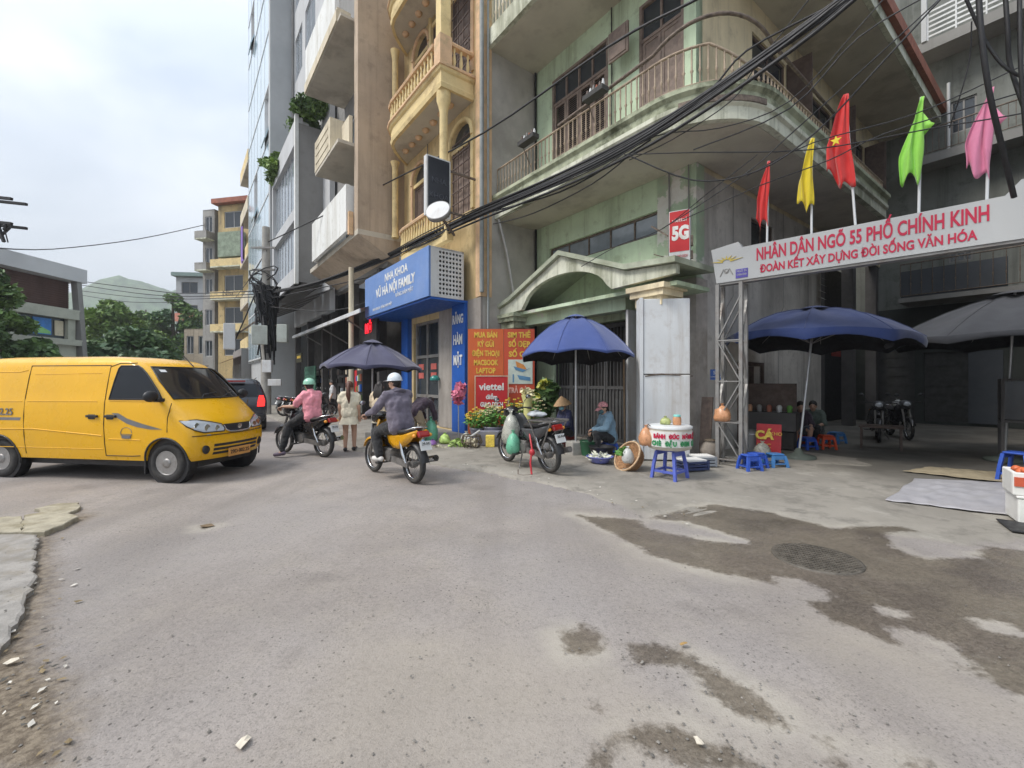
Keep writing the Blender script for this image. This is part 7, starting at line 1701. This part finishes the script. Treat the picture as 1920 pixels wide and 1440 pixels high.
bag('plastic_bag', 'white plastic bag lying in the tilted basket mouth', (1.97, 7.45, .16), .2, .28, BAGW, seed=6)
bs_ = thing('basin', 'violet plastic basin heaped with white vegetables', 'basin', (1.63, 8.12, .05)); MB().lathe([(.15, 0), (.23, .10), (.245, .11), (.22, .10), (.14, .02), (.01, .02)], 24).build('bowl', BASINB, bs_); MB().lathe([(.242, .105), (.255, .112), (.242, .118)], 24, closed=True).build('rim', BASINB, bs_)
heap('white_vegetables', 'pale vegetables piled in the violet basin', 'vegetables', (1.63, 8.12, .12), mat("veg_pale", (.62, .63, .5), .6, var=.25, sc=14), 90, .19, .19, .10, .07, 2)
gbk = thing('bucket', 'dark green bucket beside the concrete umbrella block', 'bucket', (1.55, 8.9, .05)); MB().lathe([(.13, 0), (.17, .28), (.18, .29), (.165, .28), (.12, .03), (.01, .03)], 20).build('pail', mat("bucket_green", (.03, .12, .06), .4), gbk); MB().tube([(.17 * math.cos(R(a)), .02, .28 + .1 * math.sin(R(a))) for a in range(0, 181, 20)], .006, 5).build('handle', IRON, gbk)
dbk = thing('dark_tub', 'dark basin by the feet of the pink capped vendor', 'tub', (1.75, 8.55, .05)); MB().lathe([(.18, 0), (.24, .22), (.25, .23), (.23, .22), (.16, .04), (.01, .04)], 20).build('bowl', BLKP, dbk); MB().lathe([(.247, .222), (.26, .23), (.247, .238)], 20, closed=True).build('rim', BLKP, dbk)
def crate(label, loc, rz, w, d_, h, m, lid=None, group=None):
    t = thing('crate', label, 'crate', loc, rz, group); mb = MB()
    for s in (-1, 1):
        for k in range(3): mb.box(-w / 2, w / 2, s * d_ / 2 - .008, s * d_ / 2 + .008, h * (.05 + .33 * k), h * (.27 + .33 * k)).box(s * w / 2 - .008, s * w / 2 + .008, -d_ / 2 + .009, d_ / 2 - .009, h * (.05 + .33 * k), h * (.27 + .33 * k))
        for s2 in (-1, 1): mb.box(s * w / 2 - .018 , s * w / 2 + .018, s2 * d_ / 2 - .018, s2 * d_ / 2 + .018, 0, h)
    mb.build('slatted_body', m, t); MB().box(-w / 2, w / 2, -d_ / 2, d_ / 2, .0, .02).build('base', m, t)
    if lid: MB().box(-w / 2 + .01, w / 2 - .01, -d_ / 2 + .01, d_ / 2 - .01, h - .05, h + .012).build('foam_lid', lid, t)
    return t
CRB = mat("crate_navy", (.035, .05, .13), .5, var=.1)
crate('low navy crate with white lid right of the violet stool', (3.12, 7.6, .03), R(15), .42, .32, .16, CRB, FOAM); crate('small grey crate behind the navy crate by the wall', (3.45, 7.95, .03), R(5), .36, .3, .17, mat("crate_grey", (.22, .24, .27), .5), FOAM)
# flowers beside the red board
POT = mat("pot_grey", (.22, .22, .27), .5); PETY = mat("petal_yellow", (.80, .60, .10), .6, var=.2, sc=20); PETW = mat("petal_cream", (.75, .70, .45), .6, var=.15, sc=20); PETP = mat("petal_pink", (.70, .22, .32), .6, var=.2)
def flowers(label, x, y, z, n, sx_, sy_, h, seed, pet, pot_h=.35, group='buckets of cut flowers'):
    t = thing('flower_bucket', label, 'flowers', (x, y, z), 0, group); r = random.Random(seed)
    MB().lathe([(sx_ * .55, 0), (sx_ * .8, pot_h), (sx_ * .84, pot_h + .01), (sx_ * .76, pot_h - .03), (.01, pot_h - .04)], 18).build('bucket', POT, t)
    lf, pt_, st = MB(), MB(), MB()
    for _ in range(n):
        a = r.uniform(0, 6.28); f = r.uniform(0, 1) ** .5; top = Vector((sx_ * 1.35 * f * math.cos(a), sy_ * 1.35 * f * math.sin(a), pot_h + h * (1 - .45 * f * f) * r.uniform(.8, 1.1))); b = Vector((top.x * .4, top.y * .4, pot_h * .8))
        st.tube([b, b.lerp(top, .6) + Vector((0, 0, .02)), top], .004, 4)
        for k in range(5):
            c = b.lerp(top, r.uniform(.3, .95)); d = Vector((r.gauss(0, 1), r.gauss(0, 1), r.gauss(.2, .5))).normalized(); s = d.orthogonal().normalized(); L = r.uniform(.06, .12); lf.add([c, c + s * L * .22 + d * L * .5, c + d * L, c - s * L * .22 + d * L * .5], [(0, 1, 2, 3)])
        if r.random() < .7:
            for k in range(6):
                aa = k * 1.047 + a; d = Vector((math.cos(aa), math.sin(aa), .9)).normalized(); s = d.orthogonal().normalized(); L = .045; pt_.add([top, top + s * L * .45 + d * L * .6, top + d * L, top - s * L * .45 + d * L * .6], [(0, 1, 2, 3)])
    st.build('stems', LEAF2, t)['kind'] = 'stuff'; lf.build('leaves', LEAFG, t)['kind'] = 'stuff'; pt_.build('blossoms', pet, t)['kind'] = 'stuff'; return t
flowers('bucket of yellow lilies left below the red board', -.85, 10.75, .05, 60, .24, .22, .45, 1, PETY)
flowers('bucket of cream and yellow lilies before the red board', -.45, 10.6, .05, 80, .30, .26, .52, 2, PETW, .4)
flowers('bucket of yellow lilies behind the parked motorbike', .05, 10.45, .05, 80, .30, .26, .66, 3, PETY, .4)
flowers('bucket of pale flowers right of the motorbike bags', .45, 10.3, .05, 70, .26, .24, .75, 4, PETW, .4)
gp_ = thing('palm_bouquet', 'tall dark green leafy bouquet beside the porch gate', 'plant', (.80, 10.9, .05)); MB().lathe([(.16, 0), (.2, .5), (.19, .5), (.01, .46)], 16).build('bucket', BLKP, gp_)
mb = MB(); leaves(mb, [(-.1, 0, 1.1, .25), (.1, 0, 1.3, .28), (0, .1, .8, .25), (.15, -.05, 1.0, .22)], 380, .13, 5); mb.build('foliage', LEAF1, gp_); mb = MB(); leaves(mb, [(-.2, -.1, 1.15, .16), (0, -.1, 1.42, .16)], 90, .10, 6); mb.build('foliage', mat("leaf_yellow", (.42, .42, .08), .6, var=.2), gp_)
yw = thing('wrapped_bouquet', 'tall pale yellow wrapped bouquet standing among flowers', 'flowers', (.33, 9.75, .05)); MB().tube([(0, 0, 0), (0, 0, .5), (.02, 0, 1.0), (.0, 0, 1.2)], [.05, .07, .10, .13], 10).build('wrapper', mat("wrap_yellow", (.62, .60, .25), .5, var=.2, sc=8), yw); mb = MB(); leaves(mb, [(0, 0, 1.25, .13)], 70, .07, 8); mb.build('blossoms', PETW, yw)
pb_ = thing('pink_balloon_bundle', 'pink petal shaped wrapping stuck on the blue pier', 'decoration', (-1.37, 11.2, .98)); mb = MB(); leaves(mb, [(0, 0, .22, .17), (.05, 0, .42, .13), (-.02, 0, .05, .1)], 160, .10, 9); mb.build('petals', PETP, pb_); MB().tube([(0, 0, -.9), (0, 0, .1)], .015, 6).build('stick', ALU, pb_)
# goods on the pavement by the clinic
GREENB = [(-2.02, 10.9, .34, .62, BAGG, 'green plastic bag standing by the blue pier'), (-1.62, 10.55, .26, .26, mat("bag_lettuce", (.45, .62, .18), .5, var=.5, sc=10), 'bag of lettuce in front of the blue pier'), (-2.45, 10.35, .30, .2, BAGW, 'white plastic bag by the bending person'), (-2.75, 10.15, .24, .18, mat("bag_pink", (.6, .25, .3), .4, var=.3, sc=9), 'pink plastic bag among the goods by clinic'), (-2.15, 10.25, .28, .16, mat("bag_blue", (.3, .45, .6), .4, var=.3, sc=9), 'pale blue bag lying flat among the goods')]
for i, (x, y, w, h, m, l) in enumerate(GREENB): bag('plastic_bag', l, (x, y, .05), w, h, m, seed=20 + i)
rk = thing('red_bucket', 'red plastic bucket by the clinic door', 'bucket', (-2.35, 11.9, .05)); MB().lathe([(.13, 0), (.18, .34), (.19, .35), (.17, .34), (.12, .03), (.01, .03)], 18).build('pail', REDP, rk); MB().tube([(.17 * math.cos(R(a)), .0, .34 + .12 * math.sin(R(a))) for a in range(0, 181, 20)], .007, 5).build('handle', IRON, rk)
gball = thing('green_helmet', 'dark green helmet hanging on the clinic door', 'helmet', SW(-7.75, -2.05, 1.62)); MB().ell((0, 0, 0), (.16, .13, .13), 14, 8, z0=-.3).build('shell', mat("helmet_teal", (.02, .22, .19), .25, coat=.4), gball); MB().tube([(-.1, 0, -.03), (0, 0, -.16), (.1, 0, -.03)], .008, 5).build('strap', BLKP, gball)
cgb = thing('caged_basket', 'dark open weave basket with pale contents on pavement', 'basket', (-.92, 9.95, .04)); mb = MB()
for k in range(12): a = R(30 * k); mb.tube([(.16 * math.cos(a), .16 * math.sin(a), 0), (.24 * math.cos(a), .24 * math.sin(a), .14), (.20 * math.cos(a), .20 * math.sin(a), .28)], .010, 5)
for z, r in ((.0, .16), (.14, .24), (.28, .20)): mb.tube([(r * math.cos(R(15 * j)), r * math.sin(R(15 * j)), z) for j in range(24)], .013, 5, closed=True)
mb.build('weave', WICKD, cgb); mb = MB(); r_ = random.Random(3)
for _ in range(16): mb.ell((r_.uniform(-.13, .13), r_.uniform(-.13, .13), .06 + r_.uniform(0, .12)), (.05, .05, .05), 8, 5)
mb.build('contents', mat("eggplant_pale", (.50, .45, .32), .6, var=.3, sc=10), cgb)['kind'] = 'stuff'
MB().tube([(-.1, -.05, .2), (.18, .1, .38)], .025, 6).build('white_stick', BAGW, cgb)
ybk = thing('yellow_box', 'small yellow and grey box beside the open weave basket', 'box', (-.50, 10.05, .05)); MB().box(-.1, .1, -.1, .1, 0, .26).build('carton', PETY, ybk, bevel=.01); MB().box(-.3, .28, .12, .34, 0, .34).build('grey_crate', POT, ybk, bevel=.015)
heap('vegetable_pile', 'low pile of mixed greens left of the weave basket', 'vegetables', (-1.25, 10.15, .05), mat("veg_mix", (.32, .45, .12), .6, var=.6, sc=10), 130, .24, .2, .16, .08, 4)
heap('vegetable_scraps', 'pale vegetable scraps scattered on the pavement by motorbike', 'vegetables', (-2.0, 9.85, .05), mat("veg_scrap", (.45, .42, .3), .7, var=.4, sc=10), 70, .5, .18, .06, .06, 5)
# bags on the parked motorbike
bag('shopping_bag', 'bulky clear white bag hung on the parked motorbike bars', (-.02, 7.82, .42), .32, .62, BAGC, seed=31); bag('shopping_bag', 'green carrier bag hung on the parked motorbike', (.02, 7.66, .28), .24, .42, BAGG, seed=32)
bag('shopping_bag', 'folded grey sacks tied on the motorbike cargo rack', (.42, 7.50, .95), .34, .10, mat("sack_grey", (.42, .44, .46), .5, var=.3, sc=8), seed=33)
rp_ = thing('red_rope', 'red strap dangling from the parked motorbike to a hook', 'strap', (.30, 7.15, .02)); MB().tube([(.02, .35, .80), (.0, .18, .62), (.03, .05, .42), (.0, .0, .2), (.02, -.05, .02)], .016, 6).build('strap', REDP, rp_); MB().tube([(.02 + .0, -.05, .012), (-.12, -.10, .012), (-.2, -.02, .012), (-.2, .0, .09)], .010, 5).build('hook', IRON, rp_); MB().ell((.03, .05, .36), (.05, .05, .06), 8, 6).build('knot', REDP, rp_)
# stools, sign and things at the alley mouth
sA = stool('violet blue stool standing nearest the gate post', (4.16, 7.66, 0), R(10), STOOLB, h=.27, w=.27); stool('second violet blue stool, close behind the nearest one', (4.38, 7.86, 0), R(25), STOOLB, h=.27, w=.27); stool('light blue stool right of the two violet stools', (4.80, 7.98, 0), R(5), STOOLB2, h=.24, w=.28)
stool('blue stool left of the red stool in alley', (6.75, 10.0, 0), R(12), STOOLB, h=.28, w=.27); stool('red stool under the big blue umbrella', (7.22, 10.05, 0), R(-10), STOOLR, h=.32, w=.28); stool('teal blue stool right of the red stool', (8.15, 11.0, 0), R(20), STOOLB2, h=.28, w=.30); stool('dark blue stool far inside under the umbrella', (6.45, 10.5, 0), R(30), STOOLB, h=.28, w=.28)
rst = stool('stack of tall blue stools at the right edge behind foam boxes', (7.82, 6.75, 0), R(20), STOOLB, h=.46, w=.34)
sb = thing('menu_sign', 'red and yellow menu board leaning by the alley wall', 'sign', (5.42, 9.25, 0), R(-38)); MB().obox((0, .06, .33), (.46, .03, .62), (R(-8), 0, 0)).build('panel', REDP, sb); lettering('CÁ', .24, sb, PETY, (-.08, .025, .40), (R(82), 0, 0), bold=.012); lettering('LÓC', .13, sb, PETY, (-.08, .005, .18), (R(82), 0, 0)); lettering('KHO', .1, sb, PETY, (.14, .03, .44), (R(82), 0, 0)); MB().box(-.25, .25, -.1, .1, 0, .03).build('foot', WICKD, sb)
hb_ = bag('hanging_bag', 'orange and white plastic bag hung on the gate post', (3.90, 8.12, .80), .28, .34, BAGO, seed=41)
ww = thing('plank', 'weathered plank leaning between wall and gate post', 'plank', (3.86, 8.7, .0), R(-50)); MB().obox((0, 0, .62), (.22, .04, 1.24), (R(-6), 0, 0)).build('board', BROWNW2, ww); MB().obox((0, -.03, .3), (.24, .02, .05), (R(-6), 0, 0)).build('batten', BROWNW2, ww)
jr = thing('clay_jar', 'round grey clay jar at the foot of the gate post', 'jar', (3.82, 8.42, .02)); MB().lathe([(.10, 0), (.19, .12), (.2, .22), (.13, .34), (.10, .37), (.12, .39)], 18).build('pot', mat("clay_grey", (.22, .19, .16), .8, var=.2), jr); MB().lathe([(.12, .391), (.12, .41), (.01, .43)], 16).build('lid', WICKD, jr)
for (x, y, w, lb_) in ((6.0, 10.9, 1.1, 'low dark table under the large blue umbrella'), (8.6, 10.2, .8, 'dark table near the charcoal umbrella')):
    t = thing('low_table', lb_, 'table', (x, y, 0), R(-40)); MB().box(-w / 2, w / 2, -.3, .3, .48, .52).build('top', BROWNW, t)
    for sx_ in (-1, 1):
        for sy_ in (-1, 1): MB().box(sx_ * w * .44 - .02, sx_ * w * .44 + .02, sy_ * .26 - .02, sy_ * .26 + .02, 0, .48).build('leg', BROWNW, t)
cb = thing('glass_food_cabinet', 'glass food cabinet on a frame at the alley right edge', 'cabinet', (9.75, 8.05, 0), R(-44)); 
for sx_ in (-.5, .5):
    for sy_ in (-.3, .3): MB().bar((sx_, sy_, 0), (sx_, sy_, 1.6), .045).build('post', GREYDK, cb)
MB().box(-.52, .52, -.32, .32, .78, .83).build('shelf', GREYDK, cb); MB().box(-.52, .52, -.32, .32, 1.56, 1.6).build('top_shelf', GREYDK, cb); MB().box(-.48, .48, -.31, -.30, .84, 1.55).box(-.5, -.49, -.3, .3, .84, 1.55).build('glass', GLASSD, cb); MB().box(-.3, .3, -.15, .15, .84, 1.05).build('food_tray', CREAMB, cb)
hw = thing('hanging_poster', 'dark red poster hanging inside the alley shop', 'poster', SW(.02, 8.2, 2.35), TH + R(90)); MB().box(-.4, .4, -.02, 0, 0, .75).build('sheet', mat("poster_dark_red", (.18, .02, .015), .7), hw)
# foam boxes, mats, cover
fb = thing('foam_box', 'white foam box stacked on top with orange fruit showing', 'box', (5.88, 4.80, .30), R(-38)); 
for nm_, z0, z1 in (('body', 0, .25), ): MB().box(-.3, .3, -.22, -.18, z0, z1).box(-.3, .3, .18, .22, z0, z1).box(-.3, -.26, -.18, .18, z0, z1).box(.26, .3, -.18, .18, z0, z1).box(-.26, .26, -.18, .18, z0, z0 + .03).build(nm_, FOAM, fb, bevel=.012)
mb = MB(); r_ = random.Random(8)
for _ in range(40): mb.ell((r_.uniform(-.22, .22), r_.uniform(-.14, .14), .2 + r_.uniform(0, .06)), (.045, .045, .04), 8, 5)
mb.build('fruit', mat("fruit_orange", (.60, .14, .05), .5, var=.2), fb)['kind'] = 'stuff'; MB().box(-.29, -.26 + .5, -.235, -.221, .10, .2).build('orange_print', mat("print_tomato", (.5, .09, .04), .6), fb)
f2 = thing('foam_box', 'white foam box underneath the one with fruit', 'box', (5.90, 4.78, 0), R(-36)); MB().box(-.3, .3, -.22, .22, 0, .27).build('body', FOAM, f2, bevel=.015); MB().box(-.31, .31, -.23, .23, .27, .297).build('lid', FOAM, f2, bevel=.008)
gbx = thing('green_basket', 'lime green plastic basket at the right picture edge', 'basket', (5.64, 4.36, .0), R(-30)); MB().box(-.2, .2, -.14, -.12, .0, .2).box(-.2, .2, .12, .14, 0, .2).box(-.2, -.18, -.12, .12, 0, .2).box(.18, .2, -.12, .12, 0, .2).build('wall', mat("lime_plastic", (.25, .60, .12), .4), gbx, bevel=.01); MB().box(-.18, .18, -.12, .12, 0, .03).build('base', BASINB, gbx)
bm_ = MB(); c0 = (4.75, 4.35)
mm = thing('black_mat', 'folded black rubber mat under the lime basket', 'mat', (5.60, 4.46, .004), R(-35)); MB().box(-.4, .3, -.25, .25, 0, .012).build('sheet', BLKP, mm); MB().tube([(-.4, -.25, .015), (.3, -.25, .015)], .012, 5).build('folded_edge', BLKP, mm)
def groundsheet(name, label, pix, m, z, amp, seed, fold=None):
    w = [G(u, v) for u, v in pix]; n, k = 60, 40; r = random.Random(seed); ph = [r.uniform(0, 6) for _ in range(6)]; rows = []
    for i in range(n + 1):
        row = []
        for j in range(k + 1):
            s, t = i / n, j / k; p = w[0] * (1 - s) * (1 - t) + w[1] * s * (1 - t) + w[2] * s * t + w[3] * (1 - s) * t; e = min(s, 1 - s, t, 1 - t)
            h = amp * (abs(math.sin(s * 17 + ph[0] + 2.5 * math.sin(t * 5))) ** 4 + .8 * abs(math.sin(t * 19 + ph[1] + s * 7)) ** 5 + .5 * abs(math.sin((s + t) * 14 + ph[2])) ** 3)
            row.append((p.x + .02 * math.sin(t * 13 + ph[3]), p.y + .02 * math.sin(s * 11 + ph[4]), z + h * (.35 + .65 * min(1, e * 6))))
        rows.append(row)
    o = MB().loft(rows, ring_closed=False).build(name, m); so = o.modifiers.new('solid', 'SOLIDIFY'); so.thickness = .006; so.offset = 1; tag(o, label, 'groundsheet'); return o
groundsheet('tarpaulin', 'grey crumpled tarpaulin spread on the ground at the alley mouth', [(1660, 938), (1905, 968), (2060, 915), (1715, 897)], mat("tarp_grey", (.40, .39, .41), .55, var=.12, sc=3, dirt=.3, dc=(.2, .19, .17), ds=3), .006, .014, 3)
groundsheet('cardboard_sheet', 'tan cardboard sheet lying behind the grey tarpaulin', [(1692, 884), (1890, 906), (1960, 893), (1740, 876)], mat("cardboard_tan", (.36, .30, .20), .85, var=.12, sc=4, dirt=.3, dc=(.2, .17, .12)), .012, .012, 5)
MB().tube([G(1885, 897) + Vector((0, 0, .02)), G(1800, 903) + Vector((0, 0, .02)), G(1700, 885) + Vector((0, 0, .02))], .01, 5)
# drain cover, litter
dc_ = thing('drain_cover', 'round studded iron drain cover in the wet patch', 'drain cover', G(1530, 1046), R(20)); MB().lathe([(.34, -.02), (.34, .0045), (.325, .007), (.001, .007)], 30).build('plate', mat("iron_wet", (.10, .088, .072), .6, var=.3, sc=12, bump=.2), dc_)
mb = MB()
for i in range(-9, 10):
    for j in range(-9, 10):
        x, y = i * .034, j * .034
        if x * x + y * y < .096: mb.box(x - .011, x + .011, y - .011, y + .011, .006, .0125)
mb.build('stud', MATS["iron_wet"], dc_)['kind'] = 'stuff'
def litter(name, label, u, v, s, m, seed, cat='litter'):
    r = random.Random(seed); p = G(u, v); n = 7; ring = [(s * r.uniform(.6, 1.1) * math.cos(6.283 * k / n) * 1.5, s * r.uniform(.6, 1.1) * math.sin(6.283 * k / n), .004 + r.uniform(0, .015)) for k in range(n)]
    o = MB().add(ring + [(0, 0, .014)], [(i, (i + 1) % n, n) for i in range(n)]).build(name, m, loc=p, rot=(0, 0, r.uniform(0, 3))); so = o.modifiers.new('s', 'SOLIDIFY'); so.thickness = .003; so.offset = 1; tag(o, label, cat)
PAPR = mat("paper", (.62, .56, .46), .8, var=.15, sc=20); DLEAF = mat("dead_leaf", (.17, .12, .07), .8, var=.3, sc=20)
litter('paper_scrap', 'crumpled pale paper scrap on the asphalt nearest the camera', 457, 1396, .030, PAPR, 1); litter('dead_leaf', 'dry brown leaf alone on the asphalt before the van', 387, 987, .05, DLEAF, 2); litter('dead_leaf', 'pale dry leaf lying on the kerb edge', 52, 1098, .045, PAPR, 3); litter('dead_leaf', 'curled leaf at the kerb just below another', 40, 1122, .04, DLEAF, 4); litter('paper_scrap', 'tiny white scrap by the left dirt patch', 20, 1245, .025, PAPR, 5)
litter('paper_scrap', 'white scrap in the lower wet patch', 1310, 1395, .018, PAPR, 6); litter('dead_leaf', 'yellow leaf by the middle wet patch', 1282, 1210, .02, mat("leaf_ochre", (.4, .25, .09), .8), 7)

# clutter packed under the big blue umbrella and along the alley wall
DK = [DARKIN, GREYDK, BLKP, BROWNW, CRB]
def cluster(name, label, cat, x, y, rz, fn): t = thing(name, label, cat, (x, y, 0), rz); fn(t); return t
def cart(t):
    MB().box(-.55, .55, -.3, .3, .45, .85).build('counter', GREYDK, t); MB().box(-.5, .5, -.26, .26, .05, .42).build('cupboard', DARKIN, t); MB().box(-.5, .5, .2, .26, .86, 1.5).build('backboard', BROWNW, t)
    for k in range(5): MB().lathe([(.05, 0), (.06, .12), (.03, .16)], 10, c=(-.4 + k * .2, -.05, .85)).build('jar', (BAGO, GREYD, TERRA, BAGW, LEAFG)[k], t)
cluster('food_cart', 'dark food cart with jars behind the red menu board', 'cart', 5.95, 10.1, R(-40), cart)
def pots(t):
    MB().lathe([(.22, 0), (.24, .05), (.24, .38), (.26, .40), (.22, .40), (.02, .36)], 20).build('pot', ALU, t); MB().lathe([(.25, .40), (.2, .46), (.03, .49)], 20).build('lid', GREYST, t)
cluster('soup_pot', 'dented aluminium soup pot on the ground by the alley wall', 'pot', 5.35, 9.75, 0, pots)
for i, (x, y, l) in enumerate(((7.3, 11.0, 'tall stack of dark stools inside the alley near the wall'), (7.75, 11.6, 'second dark stool stack farther inside the alley'))):
    t = thing('stool_stack', l, 'stools', (x, y, 0), R(15 * i))
    for k in range(6): MB().box(-.15, .15, -.15, .15, .40 + k * .07, .43 + k * .07).build('stool_seat', (CRB, BROWNW)[k % 2], t)
    for sx_ in (-1, 1):
        for sy_ in (-1, 1): MB().bar((sx_ * .17, sy_ * .17, 0), (sx_ * .13, sy_ * .13, .42), .035).build('leg', CRB, t)
dup(pb, SW(1.55, 6.2, 0), TH + R(-75), 'second dark motorbike in the alley, nearer the blue umbrella')
bag('plastic_bag', 'white bag resting on the dark motorbike in the alley', SW(1.75, 7.2, .86), .26, .2, BAGW, seed=91)
def rack_(t):
    for z in (.05, .55, 1.05, 1.55): MB().box(-.6, .6, -.2, .2, z, z + .03).build('shelf', GREYDK, t)
    for sx_ in (-.58, .58): MB().box(sx_ - .02, sx_ + .02, -.2, .2, 0, 1.7).build('upright', GREYDK, t)
    r = random.Random(5)
    for z in (.08, .58, 1.08):
        for k in range(5): w_ = r.uniform(.14, .2); MB().box(-.55 + k * .22, -.55 + k * .22 + w_, -.18, .1, z, z + r.uniform(.15, .4)).build('carton', r.choice([BROWNW, GREYD, CRB, TERRA, DARKIN, BROWNW2]), t)
cluster('storage_rack', 'dark storage rack of cartons against the alley wall', 'rack', 7.0, 11.9, R(37), rack_)
for i, (x, y, w, h, m, l) in enumerate(((5.15, 9.0, .3, .32, BAGC, 'pale bag slumped beside the red menu board'), (-2.6, 10.75, .3, .3, mat("bag_red", (.55, .06, .06), .4, var=.2), 'red plastic bag behind the bending person'), (-1.85, 10.2, .2, .15, mat("bag_purple", (.25, .12, .35), .4, var=.2), 'purple bag among the vegetables'), (-1.1, 10.5, .26, .3, BAGC, 'clear bag between lettuce and lilies'), (2.35, 8.45, .3, .36, BAGC, 'pale sack behind the tilted basket'), (2.2, 8.1, .22, .2, mat("bag_dark", (.06, .055, .05), .4), 'dark bag between basket and cladding box'), (.95, 9.3, .26, .28, BAGW, 'white bag by the umbrella block'), (.75, 9.6, .3, .34, mat("bag_grey", (.25, .25, .26), .4, var=.2), 'grey bag behind the parked motorbike rack'))): bag('plastic_bag', l, (x, y, .05 if y < 11 and x < 3 else 0), w, h, m, seed=60 + i)
person('person in dark green shirt sitting deep under the blue umbrella', (7.55, 10.9, 0), R(-140), SIT, C_GRN, 1.0, C_BLK, 1.9, face=(.9, .2, -.2))
stool('dark stool under the person in green shirt', (7.55, 10.9, 0), R(10), CRB, h=.30, w=.28, group=None)
